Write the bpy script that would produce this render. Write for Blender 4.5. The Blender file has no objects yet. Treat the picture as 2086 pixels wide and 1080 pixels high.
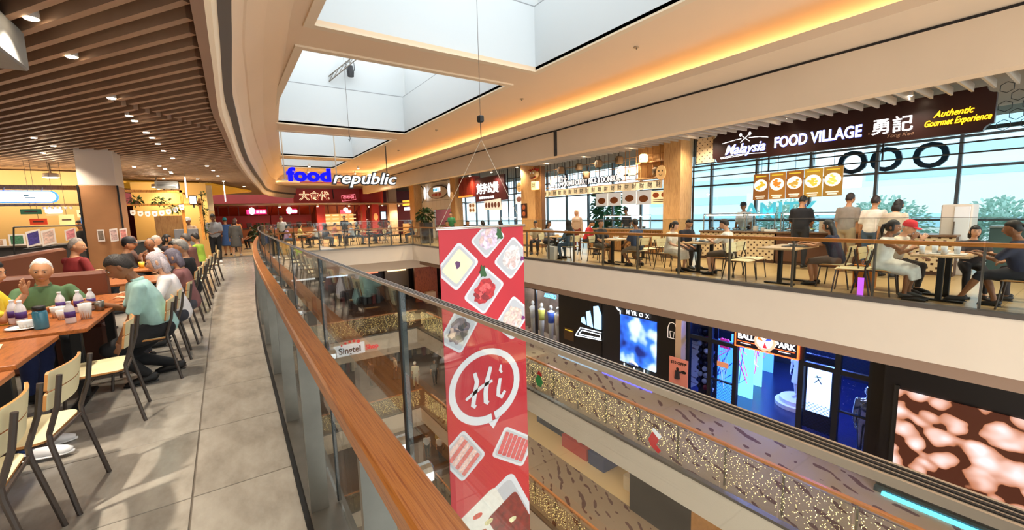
import bpy, bmesh, math, random
from mathutils import Vector, Matrix
random.seed(11)
SC = bpy.context.scene
COL = SC.collection
PI = math.pi

# ------------------------------------------------------------------ camera
def look_basis(yaw, pitch, roll):
    cy, sy, cp, sp, cr, sr = math.cos(yaw), math.sin(yaw), math.cos(pitch), math.sin(pitch), math.cos(roll), math.sin(roll)
    fw = Vector((sy * cp, cy * cp, -sp)); rt = Vector((cy, -sy, 0)); up = rt.cross(fw)
    return rt * cr + up * sr, up * cr - rt * sr, fw
cr_, cu_, cf_ = look_basis(.5989, .1213, -.0270)
cam = bpy.data.objects.new('camera', bpy.data.cameras.new('camera')); COL.objects.link(cam)
cam.matrix_world = Matrix(((cr_.x, cu_.x, -cf_.x, 0), (cr_.y, cu_.y, -cf_.y, 0), (cr_.z, cu_.z, -cf_.z, 1.5), (0, 0, 0, 1)))
cam.data.sensor_fit = 'HORIZONTAL'; cam.data.sensor_width = 36; cam.data.lens = 36 * 856 / 2086
cam.data.clip_start = .05; cam.data.clip_end = 300
SC.camera = cam

# ------------------------------------------------------------------ sky, exposure
world = bpy.data.worlds.new('overcast_sky'); SC.world = world; world.use_nodes = True
bg = world.node_tree.nodes['Background']
bg.inputs['Color'].default_value = (.90, .96, 1.0, 1); bg.inputs['Strength'].default_value = 2.5
vs = SC.view_settings
vs.view_transform = 'Standard'; vs.look = 'None'; vs.gamma = 1; vs.use_curve_mapping = False; vs.exposure = 0.56
cy_ = SC.cycles
cy_.max_bounces = 6; cy_.diffuse_bounces = 3; cy_.glossy_bounces = 4; cy_.transmission_bounces = 4
cy_.transparent_max_bounces = 18; cy_.sample_clamp_indirect = 6; cy_.caustics_reflective = False; cy_.caustics_refractive = False
cy_.use_denoising = True; cy_.use_adaptive_sampling = True; cy_.adaptive_threshold = .02

# ------------------------------------------------------------------ materials
def lin(c):
    if isinstance(c, str):
        c = c.lstrip('#'); c = [int(c[i:i + 2], 16) / 255 for i in (0, 2, 4)]
    return tuple(v / 12.92 if v <= .04045 else ((v + .055) / 1.055) ** 2.4 for v in c) + (1,)
MATS = {}
def mat(color, rough=.55, metal=0, emit=0, ecol=None, var=0, vscale=8, bump=0, bscale=40, spec=.5, name=None):
    key = (color, rough, metal, emit, ecol, var, vscale, bump, bscale, spec)
    if key in MATS: return MATS[key]
    m = bpy.data.materials.new(name or 'm_' + color.lstrip('#')); m.use_nodes = True
    nt = m.node_tree; b = nt.nodes['Principled BSDF']
    b.inputs['Base Color'].default_value = lin(color); b.inputs['Roughness'].default_value = rough
    b.inputs['Metallic'].default_value = metal; b.inputs['Specular IOR Level'].default_value = spec
    if emit:
        b.inputs['Emission Color'].default_value = lin(ecol or color); b.inputs['Emission Strength'].default_value = emit
    if var or bump:
        tc = nt.nodes.new('ShaderNodeTexCoord')
        n = nt.nodes.new('ShaderNodeTexNoise'); n.inputs['Scale'].default_value = vscale; n.inputs['Detail'].default_value = 6
        nt.links.new(tc.outputs['Object'], n.inputs['Vector'])
        if var:
            r = nt.nodes.new('ShaderNodeValToRGB'); c = lin(color)
            r.color_ramp.elements[0].position = .3; r.color_ramp.elements[1].position = .7
            r.color_ramp.elements[0].color = tuple(v * (1 - var) for v in c[:3]) + (1,)
            r.color_ramp.elements[1].color = tuple(min(1, v * (1 + var)) for v in c[:3]) + (1,)
            nt.links.new(n.outputs['Fac'], r.inputs['Fac']); nt.links.new(r.outputs['Color'], b.inputs['Base Color'])
        if bump:
            n2 = nt.nodes.new('ShaderNodeTexNoise'); n2.inputs['Scale'].default_value = bscale; n2.inputs['Detail'].default_value = 4
            nt.links.new(tc.outputs['Object'], n2.inputs['Vector'])
            bp = nt.nodes.new('ShaderNodeBump'); bp.inputs['Strength'].default_value = bump; bp.inputs['Distance'].default_value = .01
            nt.links.new(n2.outputs['Fac'], bp.inputs['Height']); nt.links.new(bp.outputs['Normal'], b.inputs['Normal'])
    MATS[key] = m
    return m
def nodes_mat(name):
    m = bpy.data.materials.new(name); m.use_nodes = True
    return m, m.node_tree, m.node_tree.nodes['Principled BSDF']
def ramp(nt, stops):
    r = nt.nodes.new('ShaderNodeValToRGB'); e = r.color_ramp.elements
    while len(e) < len(stops): e.new(.5)
    for i, (p, c) in enumerate(stops): e[i].position = p; e[i].color = lin(c)
    return r
def coords(nt, scale=(1, 1, 1), rot=(0, 0, 0)):
    tc = nt.nodes.new('ShaderNodeTexCoord'); mp = nt.nodes.new('ShaderNodeMapping')
    mp.inputs['Scale'].default_value = scale; mp.inputs['Rotation'].default_value = rot
    nt.links.new(tc.outputs['Object'], mp.inputs['Vector'])
    return mp.outputs['Vector']
def wood(c0, c1, scale=(1, 1, 1), rough=.4, wscale=6, name='wood'):
    m, nt, b = nodes_mat(name)
    v = coords(nt, scale)
    w = nt.nodes.new('ShaderNodeTexNoise'); w.inputs['Scale'].default_value = wscale; w.inputs['Detail'].default_value = 8; w.inputs['Distortion'].default_value = .6
    nt.links.new(v, w.inputs['Vector'])
    r = ramp(nt, [(.32, c0), (.52, c1), (.7, c0)]); nt.links.new(w.outputs['Fac'], r.inputs['Fac'])
    nt.links.new(r.outputs['Color'], b.inputs['Base Color']); b.inputs['Roughness'].default_value = rough
    bp = nt.nodes.new('ShaderNodeBump'); bp.inputs['Strength'].default_value = .15; bp.inputs['Distance'].default_value = .004
    nt.links.new(w.outputs['Fac'], bp.inputs['Height']); nt.links.new(bp.outputs['Normal'], b.inputs['Normal'])
    return m
def glass(name, tint='#f2f6f4', refl=1.0, base=.0):
    m = bpy.data.materials.new(name); m.use_nodes = True; nt = m.node_tree; nt.nodes.clear()
    o = nt.nodes.new('ShaderNodeOutputMaterial'); mx = nt.nodes.new('ShaderNodeMixShader')
    t = nt.nodes.new('ShaderNodeBsdfTransparent'); t.inputs['Color'].default_value = lin(tint)
    g = nt.nodes.new('ShaderNodeBsdfGlossy'); g.inputs['Roughness'].default_value = .0
    lw = nt.nodes.new('ShaderNodeLayerWeight'); lw.inputs['Blend'].default_value = .5
    pw = nt.nodes.new('ShaderNodeMath'); pw.operation = 'POWER'; pw.inputs[1].default_value = 4.0
    ma = nt.nodes.new('ShaderNodeMath'); ma.operation = 'MULTIPLY_ADD'; ma.inputs[1].default_value = .85 * refl; ma.inputs[2].default_value = .04 * refl + base
    nt.links.new(lw.outputs['Facing'], pw.inputs[0]); nt.links.new(pw.outputs[0], ma.inputs[0]); nt.links.new(ma.outputs[0], mx.inputs[0])
    nt.links.new(t.outputs[0], mx.inputs[1]); nt.links.new(g.outputs[0], mx.inputs[2]); nt.links.new(mx.outputs[0], o.inputs[0])
    return m
def glow(color, s): return mat(color, .5, 0, s, color)

CREAM = mat('#e6d2b8', .75, var=.02, vscale=1.5)
CREAM2 = mat('#dcc3a4', .8, var=.03, vscale=1)
WHITE = mat('#f2f1ee', .6)
STEEL = mat('#8a847b', .45, 1, var=.15, vscale=5)
CHROME = mat('#d6d3cf', .2, 1)
ALU = mat('#dcd8d0', .32, .85)
BLACK = mat('#141312', .5)
DARK = mat('#2b2624', .6)
TUBE = mat('#4a403a', .42, .3)
RAILWOOD = wood('#a2561f', '#cf8440', (55, 1.0, 55), .34, 3, 'oak_handrail')
TABLEWOOD = wood('#86471f', '#b0652f', (9, 1.3, 9), .35, 4, 'table_veneer')
COLWOOD = wood('#b98750', '#d9ab70', (9, 9, .7), .5, 4, 'column_veneer')
BAMBOO = wood('#9a6a3c', '#c08d55', (6, 6, 1), .5, 5, 'bamboo_wood')
REDWOOD = wood('#7a1f14', '#a5341f', (9, 9, .8), .4, 4, 'red_wood')
PLY = mat('#efe2b4', .42, var=.04, vscale=6)
PLYEDGE = mat('#c98c4e', .5)
GLASS = glass('balustrade_glass', '#f4f7f5', .8, .03)
GLASS_FAR = glass('far_balustrade_glass', '#f2f5f3', .4)
WINPANE = glass('exterior_glazing', '#d6e3e8', .4)
PANE = glass('window_pane', '#f4faff', .4)

# ------------------------------------------------------------------ mesh building
def origin(o):
    v = Vector()
    while o is not None: v += o.location; o = o.parent
    return v
class MB:
    def __init__(s): s.v = []; s.f = []; s.m = []
    def add(s, vs_, fs, mi=0):
        o = len(s.v); s.v += [tuple(p) for p in vs_]
        for f in fs: s.f.append(tuple(i + o for i in f)); s.m.append(mi)
        return s
    def box(s, x0, x1, y0, y1, z0, z1, mi=0):
        return s.add([(x0, y0, z0), (x1, y0, z0), (x1, y1, z0), (x0, y1, z0), (x0, y0, z1), (x1, y0, z1), (x1, y1, z1), (x0, y1, z1)],
                     [(0, 3, 2, 1), (4, 5, 6, 7), (0, 1, 5, 4), (1, 2, 6, 5), (2, 3, 7, 6), (3, 0, 4, 7)], mi)
    def cbox(s, c, d, mi=0):
        return s.box(c[0] - d[0] / 2, c[0] + d[0] / 2, c[1] - d[1] / 2, c[1] + d[1] / 2, c[2] - d[2] / 2, c[2] + d[2] / 2, mi)
    def bbox(s, x0, x1, y0, y1, z0, z1, b=.01, mi=0):
        """box with bevelled (chamfered) edges"""
        vs_ = []; idx = {}
        for i, (xa, sx) in enumerate(((x0, 1), (x1, -1))):
            for j, (ya, sy) in enumerate(((y0, 1), (y1, -1))):
                for k, (za, sz) in enumerate(((z0, 1), (z1, -1))):
                    idx[i, j, k] = (len(vs_), len(vs_) + 1, len(vs_) + 2)
                    vs_ += [(xa, ya + sy * b, za + sz * b), (xa + sx * b, ya, za + sz * b), (xa + sx * b, ya + sy * b, za)]
        F = []
        for i in (0, 1):
            q = [idx[i, 0, 0][0], idx[i, 1, 0][0], idx[i, 1, 1][0], idx[i, 0, 1][0]]; F.append(q if i else q[::-1])
            q = [idx[0, i, 0][1], idx[1, i, 0][1], idx[1, i, 1][1], idx[0, i, 1][1]]; F.append(q[::-1] if i else q)
            q = [idx[0, 0, i][2], idx[1, 0, i][2], idx[1, 1, i][2], idx[0, 1, i][2]]; F.append(q if i else q[::-1])
        for a in (0, 1):
            for c in (0, 1):
                q = [idx[a, c, 0][0], idx[a, c, 0][1], idx[a, c, 1][1], idx[a, c, 1][0]]; F.append(q if (a == c) else q[::-1])
                q = [idx[a, 0, c][0], idx[a, 0, c][2], idx[a, 1, c][2], idx[a, 1, c][0]]; F.append(q[::-1] if (a == c) else q)
                q = [idx[0, a, c][1], idx[0, a, c][2], idx[1, a, c][2], idx[1, a, c][1]]; F.append(q if (a == c) else q[::-1])
        for i in (0, 1):
            for j in (0, 1):
                for k in (0, 1):
                    t = list(idx[i, j, k]); F.append(t if (i + j + k) % 2 == 0 else t[::-1])
        return s.add(vs_, F, mi)
    def tube(s, pts, r, n=8, cap=True, mi=0, ry=None, lat=None):
        """swept tube; r one radius or a list; ry second radius (list), lat = lateral axis for ellipses"""
        pts = [Vector(p) for p in pts]; k = len(pts)
        R = r if isinstance(r, (list, tuple)) else [r] * k
        RY = ry if ry is not None else R
        if not isinstance(RY, (list, tuple)): RY = [RY] * k
        vs_ = []; fs = []; prev = None
        for i, p in enumerate(pts):
            t = (pts[min(i + 1, k - 1)] - pts[max(i - 1, 0)])
            t = t.normalized() if t.length > 1e-9 else Vector((0, 0, 1))
            if lat is not None: a = Vector(lat) - t * Vector(lat).dot(t)
            elif prev is None:
                a = Vector((1, 0, 0)) if abs(t.x) < .8 else Vector((0, 1, 0)); a = a - t * a.dot(t)
            else: a = prev - t * prev.dot(t)
            a = a.normalized() if a.length > 1e-9 else Vector((1, 0, 0)); prev = a; b = t.cross(a)
            for j in range(n):
                an = 2 * PI * j / n
                vs_.append(p + a * (math.cos(an) * R[i]) + b * (math.sin(an) * RY[i]))
        for i in range(k - 1):
            for j in range(n):
                fs.append((i * n + j, i * n + (j + 1) % n, (i + 1) * n + (j + 1) % n, (i + 1) * n + j))
        if cap: fs.append(tuple(range(n - 1, -1, -1))); fs.append(tuple((k - 1) * n + j for j in range(n)))
        return s.add(vs_, fs, mi)
    def prism(s, poly, fn, t0, t1, mi=0):
        """polygon [(u,v)] extruded between t0 and t1; fn(u,v,t) -> xyz"""
        n = len(poly)
        vs_ = [fn(u, v, t0) for u, v in poly] + [fn(u, v, t1) for u, v in poly]
        fs = [tuple(range(n - 1, -1, -1)), tuple(range(n, 2 * n))] + [(i, (i + 1) % n, n + (i + 1) % n, n + i) for i in range(n)]
        return s.add(vs_, fs, mi)
    def lathe(s, prof, c=(0, 0, 0), n=16, mi=0, ax=None):
        vs_ = []; k = len(prof)
        for r, z in prof:
            for j in range(n):
                a = 2 * PI * j / n; vs_.append((c[0] + r * math.cos(a), c[1] + r * math.sin(a), c[2] + z))
        fs = [(i * n + j, i * n + (j + 1) % n, (i + 1) * n + (j + 1) % n, (i + 1) * n + j) for i in range(k - 1) for j in range(n)]
        fs.append(tuple(range(n - 1, -1, -1))); fs.append(tuple((k - 1) * n + j for j in range(n)))
        return s.add(vs_, fs, mi)
    def ell(s, c, r, n=12, m=8, mi=0, M=None):
        c = Vector(c); vs_ = []; fs = []
        for i in range(m + 1):
            th = PI * i / m
            for j in range(n):
                a = 2 * PI * j / n
                p = Vector((r[0] * math.sin(th) * math.cos(a), r[1] * math.sin(th) * math.sin(a), r[2] * math.cos(th)))
                vs_.append(c + (M @ p if M else p))
        for i in range(m):
            for j in range(n):
                q = (i * n + j, (i + 1) * n + j, (i + 1) * n + (j + 1) % n, i * n + (j + 1) % n)
                fs.append(q)
        return s.add(vs_, fs, mi)
    def strip(s, A, B, mi=0):
        n = len(A); return s.add(list(A) + list(B), [(i, i + 1, n + i + 1, n + i) for i in range(n - 1)], mi)
    def mesh(s, name, smooth=False):
        me = bpy.data.meshes.new(name); me.from_pydata(s.v, [], s.f)
        if any(s.m): me.polygons.foreach_set('material_index', s.m)
        if smooth: me.polygons.foreach_set('use_smooth', [True] * len(s.f))
        me.update(); return me
    def build(s, name, m, parent=None, smooth=False, world=True, loc=None):
        if world and parent is not None:
            o = origin(parent)
            s.v = [(p[0] - o[0], p[1] - o[1], p[2] - o[2]) for p in s.v]
        me = s.mesh(name, smooth)
        for q in (m if isinstance(m, (list, tuple)) else [m]): me.materials.append(q)
        return link(name, me, parent, loc)
def link(name, data, parent=None, loc=None, rot=None):
    o = bpy.data.objects.new(name, data); COL.objects.link(o)
    if parent is not None: o.parent = parent
    if loc is not None: o.location = loc
    if rot is not None: o.rotation_euler = rot
    return o
def tag(o, label=None, cat=None, group=None, kind=None):
    if label: o['label'] = label
    if cat: o['category'] = cat
    if group: o['group'] = group
    if kind: o['kind'] = kind
    return o
def thing(name, label, cat, loc=(0, 0, 0), rz=0, group=None):
    o = link(name, None, None, loc, (0, 0, rz)); o.empty_display_size = .1
    return tag(o, label, cat, group)
def struct(name, mb, m, parent=None, label=None, smooth=False):
    o = mb.build(name, m, parent, smooth)
    if parent is None: tag(o, label, None, None, 'structure')
    return o
def copy_tree(o, parent=None, loc=None, rz=None, label=None):
    c = o.copy(); COL.objects.link(c)
    if parent is not None: c.parent = parent
    if loc is not None: c.location = loc
    if rz is not None: c.rotation_euler = (0, 0, rz)
    if label: c['label'] = label
    for ch in o.children: copy_tree(ch, c)
    return c
def box1(name, x0, x1, y0, y1, z0, z1, m, parent=None, b=0):
    mb = MB(); mb.bbox(x0, x1, y0, y1, z0, z1, b) if b else mb.box(x0, x1, y0, y1, z0, z1)
    return mb.build(name, m, parent)
# text: face 'x' looks towards -X (read from the atrium), 'y' looks towards -Y
ROT = {'x': Matrix(((0, 0, -1), (-1, 0, 0), (0, 1, 0))), 'y': Matrix(((1, 0, 0), (0, 0, -1), (0, 1, 0))), '-x': Matrix(((0, 0, 1), (1, 0, 0), (0, 1, 0)))}
def text(name, body, pos, size, m, face='x', parent=None, ext=.006, off=0, shear=0, align='CENTER', sx=1.0, tilt=0, world=True, space=1.0):
    cu = bpy.data.curves.new(name, 'FONT'); cu.body = body; cu.size = size; cu.extrude = ext; cu.offset = off; cu.shear = shear
    cu.align_x = align; cu.align_y = 'CENTER'; cu.space_character = space; cu.resolution_u = 3
    cu.materials.append(m)
    o = link(name, cu, parent)
    p = Vector(pos)
    if parent is not None and world: p = p - origin(parent)
    M = ROT[face] @ Matrix.Rotation(tilt, 3, 'Z') @ Matrix.Diagonal((sx, 1, 1))
    o.matrix_local = Matrix.Translation(p) @ M.to_4x4()
    return o
def interp(tab, t):
    if t <= tab[0][0]: return tab[0][1]
    for (a, va), (b, vb) in zip(tab, tab[1:]):
        if t <= b: return va + (vb - va) * (t - a) / (b - a)
    return tab[-1][1]
def smooth_tab(pts, n=8):
    """Catmull-Rom through [(x,y)]"""
    P = [Vector((p[0], p[1], 0)) for p in pts]; P = [P[0] * 2 - P[1]] + P + [P[-1] * 2 - P[-2]]; out = []
    for i in range(1, len(P) - 2):
        for k in range(n):
            t = k / n; a, b, c, d = P[i - 1:i + 3]
            out.append(.5 * ((2 * b) + (c - a) * t + (2 * a - 5 * b + 4 * c - d) * t * t + (3 * b - a - 3 * c + d) * t ** 3))
    out.append(P[-2]); return [(p.x, p.y) for p in out]
def lamp(name, kind, loc, energy, color=(1, .86, .68), size=.1, spot=None, parent=None, rot=None, blend=.6):
    l = bpy.data.lights.new(name, kind); l.energy = energy; l.color = color
    if kind == 'AREA': l.size = size
    else: l.shadow_soft_size = size
    if kind == 'SPOT': l.spot_size = spot or 2.2; l.spot_blend = blend
    o = link(name, l, parent, loc, rot); return o
ONES = ['', 'first', 'second', 'third', 'fourth', 'fifth', 'sixth', 'seventh', 'eighth', 'ninth', 'tenth', 'eleventh', 'twelfth', 'thirteenth', 'fourteenth', 'fifteenth', 'sixteenth', 'seventeenth', 'eighteenth', 'nineteenth']
def nth(i):
    if i < 20: return ONES[i]
    t = ('twenty', 'thirty', 'forty')[i // 10 - 2]
    return t + '-' + ONES[i % 10] if i % 10 else t[:-1] + 'ieth'
ORD = ['nearest'] + [nth(i) for i in range(2, 24)]
# ================================================================== STRUCTURE
L1, L2, L3, L4 = -4.6, -9.2, -13.85, -18.4
XR, YF = 8.38, 21.75
EDGE = smooth_tab([(-3.5, .21), (0, .225), (2, .235), (4, .27), (6, .31), (8, .37), (10, .46), (12, .57), (14, .70), (16, .85), (18, 1.03), (19.6, 1.27), (20.8, 1.75), (21.5, 2.6)], 4)
edge = lambda y: interp(EDGE, y)
# edge as a path (x, y) that runs on along the far side of the atrium
PATH = [(x, y) for y, x in EDGE] + [(3.6, 21.72), (5, 21.75), (6.6, 21.75), (XR + .12, 21.75)]
def offset_path(path, d):
    out = []
    for i, p in enumerate(path):
        a = path[max(i - 1, 0)]; b = path[min(i + 1, len(path) - 1)]
        tx, ty = b[0] - a[0], b[1] - a[1]; l = math.hypot(tx, ty); out.append((p[0] + d * ty / l, p[1] - d * tx / l))
    return out

# materials of the setting
def tile_mat():
    m, nt, b = nodes_mat('stone_tile')
    v = coords(nt, (1, .45, 1))
    n = nt.nodes.new('ShaderNodeTexNoise'); n.inputs['Scale'].default_value = 5; n.inputs['Detail'].default_value = 9; n.inputs['Roughness'].default_value = .62
    nt.links.new(v, n.inputs['Vector'])
    oi = nt.nodes.new('ShaderNodeObjectInfo'); ad = nt.nodes.new('ShaderNodeMath'); ad.operation = 'MULTIPLY_ADD'; ad.inputs[1].default_value = .10
    nt.links.new(oi.outputs['Random'], ad.inputs[0]); nt.links.new(n.outputs['Fac'], ad.inputs[2])
    r = ramp(nt, [(.35, '#8a8277'), (.55, '#a39b8f'), (.75, '#b4ada1')]); nt.links.new(ad.outputs[0], r.inputs['Fac'])
    nt.links.new(r.outputs['Color'], b.inputs['Base Color'])
    r2 = ramp(nt, [(.3, '#8c8c8c'), (.7, '#606060')]); nt.links.new(n.outputs['Fac'], r2.inputs['Fac']); nt.links.new(r2.outputs['Color'], b.inputs['Roughness'])
    return m
TILE = tile_mat()
def court_floor():
    m, nt, b = nodes_mat('court_floor')
    v = coords(nt, (1, 1, 1))
    br = nt.nodes.new('ShaderNodeTexBrick'); br.offset = 0; br.inputs['Scale'].default_value = 1.0
    br.inputs['Brick Width'].default_value = .9; br.inputs['Row Height'].default_value = .9; br.inputs['Mortar Size'].default_value = .006
    br.inputs['Color1'].default_value = lin('#cfae78'); br.inputs['Color2'].default_value = lin('#c8a671'); br.inputs['Mortar'].default_value = lin('#a58757')
    nt.links.new(v, br.inputs['Vector']); nt.links.new(br.outputs['Color'], b.inputs['Base Color']); b.inputs['Roughness'].default_value = .28
    return m
COURT = court_floor()
def carpet():
    m, nt, b = nodes_mat('leaf_carpet')
    v = coords(nt, (1, 1, 1), (0, 0, .5))
    # curved leaf strokes: stretched noise bands cut into islands by a second noise
    w = nt.nodes.new('ShaderNodeTexWave'); w.inputs['Scale'].default_value = .8; w.inputs['Distortion'].default_value = 7; w.inputs['Detail'].default_value = 1.2; w.inputs['Detail Scale'].default_value = .9
    n = nt.nodes.new('ShaderNodeTexNoise'); n.inputs['Scale'].default_value = 2.9; n.inputs['Detail'].default_value = 1
    nt.links.new(v, w.inputs['Vector']); nt.links.new(v, n.inputs['Vector'])
    mu = nt.nodes.new('ShaderNodeMath'); mu.operation = 'MULTIPLY'
    nt.links.new(w.outputs['Fac'], mu.inputs[0]); nt.links.new(n.outputs['Fac'], mu.inputs[1])
    r = ramp(nt, [(.50, '#95816e'), (.52, '#4f2a26')]); nt.links.new(mu.outputs[0], r.inputs['Fac'])
    nt.links.new(r.outputs['Color'], b.inputs['Base Color']); b.inputs['Roughness'].default_value = .9
    return m
CARPET = carpet()

# ---- level 0 floors
mb = MB(); ys = [p[0] for p in EDGE]
ext = [(y, edge(y) + .0) for y in ys] + [(21.75, 2.9)]
mb.strip([(x, y, -.006) for y, x in ext], [(-9, y, -.006) for y, x in ext]).strip([(-9, y, -.8) for y, x in ext], [(x + .3, y, -.8) for y, x in ext])
floor_l = struct('floor', mb, mat('#6d6357', .8), label='grey stone tiled walkway floor beside the oak railing')
struct('floor_far', MB().box(-9, 17, YF, 40, -.8, 0), COURT, label='tan food court floor at the far end of the atrium')
struct('floor_right', MB().box(XR, 17, -4, YF, -.8, 0), COURT, label='tan food court floor behind the right balustrade')
# stone tiles, one object each
T = .9; gap = .004; k = 0
for iy in range(-2, 22):
    y0 = 2.78 + (iy - 2) * T; y1 = y0 + T
    if y1 < -.2 or y0 > 21.2: continue
    for ix in range(-5, 2):
        x0 = -.27 + ix * T; x1 = x0 + T
        xe0, xe1 = edge(y0), edge(y1)
        if x0 > min(xe0, xe1) - .05: continue
        r0, r1 = min(x1, xe0), min(x1, xe1)
        cx, cyy = (x0 + r0) / 2, (y0 + y1) / 2; g = gap
        mb = MB(); top = [(x0 + g, y0 + g), (r0 - g, y0 + g), (r1 - g, y1 - g), (x0 + g, y1 - g)]
        vs_ = [(x - cx, y - cyy, -.012) for x, y in top] + [(x - cx, y - cyy, -.003) for x, y in top] + [(x - cx + .002 * (1 if i in (0, 3) else -1), y - cyy + .002 * (1 if i < 2 else -1), 0) for i, (x, y) in enumerate(top)]
        fs = [(8, 9, 10, 11)]
        for l in (0, 4): fs += [(l + i, l + (i + 1) % 4, l + 4 + (i + 1) % 4, l + 4 + i) for i in range(4)]
        mb.add(vs_, fs); mb.build('tile', TILE, floor_l, world=False, loc=(cx, cyy, 0))

# ---- lower level slabs and the ground
for n, z in enumerate((L1, L2, L3)):
    struct('floor_right_lower_%d' % (n + 1), MB().box(XR, 18, -6, YF, z - .8, z), CARPET, label='patterned carpet gallery floor on the right, %s level down' % ('one', 'two', 'three')[n])
    struct('floor_far_lower_%d' % (n + 1), MB().box(-9, 18, YF, 40, z - .8, z), mat('#5b4030', .5, var=.2, vscale=2), label='dark wood floor at the far end, %s level down' % ('one', 'two', 'three')[n])
    mb = MB(); mb.strip([(edge(y) + .28, y, z) for y in ys], [(-9, y, z) for y in ys]).strip([(-9, y, z - .8) for y in ys], [(edge(y) + .28, y, z - .8) for y in ys]).strip([(edge(y) + .28, y, z - .8) for y in ys], [(edge(y) + .28, y, z) for y in ys])
    struct('floor_left_lower_%d' % (n + 1), mb, CREAM2, label='gallery slab below the camera, %s level down' % ('one', 'two', 'three')[n])
struct('floor_ground', MB().box(-9, 18, -8, 40, L4 - .2, L4), mat('#8a7a6a', .5), label='pale ground floor at the bottom of the atrium')

# ---- fascias round the atrium (cream bands)
k = 1
for z in (0, L1, L2, L3):
    struct('trim_%d' % k, MB().box(XR - .05, XR + .06, -6, YF + .05, z - .82, z - .03), CREAM, label='long cream slab edge along the right side of the atrium, floor height %.1f m' % z); k += 1
    struct('trim_%d' % k, MB().box(-9, XR + .06, YF - .05, YF + .06, z - .82, z - .03), CREAM, label='cream slab edge across the far end of the atrium, floor height %.1f m' % z); k += 1
    struct('trim_%d' % k, MB().box(XR - .07, XR + .08, -6, YF + .05, z - .03, z + .035), mat('#6e655b', .4, .6), label='grey metal shoe of the right balustrade, floor height %.1f m' % z); k += 1
    struct('trim_%d' % k, MB().box(2.6, XR + .08, YF - .07, YF + .08, z - .03, z + .035), mat('#6e655b', .4, .6), label='grey metal shoe of the far balustrade, floor height %.1f m' % z); k += 1
    # set-back bulkhead under the slab at the far end and soffit band on the right
    struct('trim_%d' % k, MB().box(-9, 16, YF + .5, YF + .62, z - 1.35, z - .8), CREAM2, label='set back bulkhead under the far slab, floor height %.1f m' % z); k += 1
    struct('trim_%d' % k, MB().box(XR + .55, XR + .7, -6, YF + .5, z - 1.17, z - .8), mat('#a98a72', .8), label='brownish dropped edge under the right slab, floor height %.1f m' % z); k += 1

# ---- atrium ceiling with skylight openings
ZC = 4.5
SKY = [(2.7, 7.35), (8.5, 15.1), (16.45, 22.45), (23.6, 27.2)]; SX0, SX1 = 1.45, 5.75
CEIL = mat('#dcc0a0', .8, var=.02, vscale=.6)
mb = MB(); yb = [-4] + [v for s_ in SKY for v in s_] + [30.2]
mb.box(-1.2, SX0, -4, 30.2, ZC, ZC + .06).box(SX1, 9.3, -4, 30.2, ZC, ZC + .06)
for a, b in zip(yb[::2], yb[1::2]): mb.box(SX0, SX1, a, b, ZC, ZC + .06)
ceil = struct('ceiling', mb, CEIL, label='warm beige atrium ceiling pierced by skylights')
WELL = mat('#c4c8c8', .7, var=.01, vscale=.5)
for i, (a, b) in enumerate(SKY):
    w = thing('window_%d' % (i + 1), None, None, (SX0, a, ZC)); tag(w, '%s rectangular skylight well in the atrium ceiling' % ('nearest large', 'second', 'third', 'farthest small')[i], None, None, 'structure')
    X0, X1, t, e = SX0, SX1, .14, .05
    for nm, bx in (('frame', (X0 - t, X1 + t, a - t, a)), ('frame', (X0 - t, X1 + t, b, b + t)), ('frame', (X0 - t, X0, a, b)), ('frame', (X1, X1 + t, a, b))):
        mbf = MB(); x0, x1, y0, y1 = bx
        mbf.box(x0, x1, y0, y1, ZC - .035, ZC + .0); 
        mbf.build('frame', mat('#d8c3a6', .6), w)
    H = ZC + 1.25
    for nm, bx in (('well_wall', (X0 - .12, X1 + .12, a - .12, a)), ('well_wall', (X0 - .12, X1 + .12, b, b + .12)), ('well_wall', (X0 - .12, X0, a, b)), ('well_wall', (X1, X1 + .12, a, b))):
        box1(nm, *bx, ZC - .0, H, WELL, w)
    # upper well, slightly set out, with a joint line
    for bx in ((X0 - .2, X1 + .2, b + .10, b + .22), (X1 + .10, X1 + .22, a, b), (X0 - .22, X0 - .1, a, b)):
        box1('upper_wall', *bx, H + .03, H + 1.5, WELL, w)
    for bx in ((X0 - .2, X1 + .2, b, b + .12), (X1, X1 + .12, a, b), (X0 - .12, X0, a, b)):
        box1('joint', *[bx[0] + .01, bx[1] + .03, bx[2] + .01, bx[3] + .03], H, H + .03, mat('#8d8f90', .6), w)
    # roof glazing bars
    for j in range(1, 4):
        yy = a + (b - a) * j / 4
        box1('glazing_bar', X0 - .2, X1 + .2, yy - .04, yy + .04, H + 1.42, H + 1.5, WHITE, w)

# ---- right hand cove, beam, food court ceiling
mb = MB().box(7.4, 9.3, -4, 30.2, 3.93, 3.97).box(7.4, 7.44, -4, 30.2, 3.97, 4.07)
struct('trim_40', mb, CREAM2, label='projecting light trough along the right side of the atrium ceiling')
struct('wall_cove', MB().box(9.25, 9.3, -4, 30.2, 3.97, ZC), CREAM2, label='back wall of the light trough')
struct('trim_41', MB().box(XR - .02, XR + .3, -4, 30.6, 3.17, 3.88), CREAM2, label='deep beige beam above the right hand food court')
struct('trim_42', MB().box(XR + .02, XR + .3, -4, 30.6, 3.88, 3.93), DARK, label='dark shadow gap on top of the right beam')
struct('trim_43', MB().box(XR - .03, XR + .02, 9.72, 9.86, 3.17, 3.89), DARK, label='dark vertical joint in the right beam')
cv = tag(MB().box(8.95, 9.15, -4, 30, 3.975, 3.995).build('cove_light', glow('#ffe0a6', 15)), 'long amber strip light hidden in the right cove', 'strip light')
tag(MB().box(2.6, 7.2, 30.35, 30.5, 3.80, 3.82).build('cove_light', glow('#ffe0a6', 10)), 'short amber strip light in the far cove', 'strip light')
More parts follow.
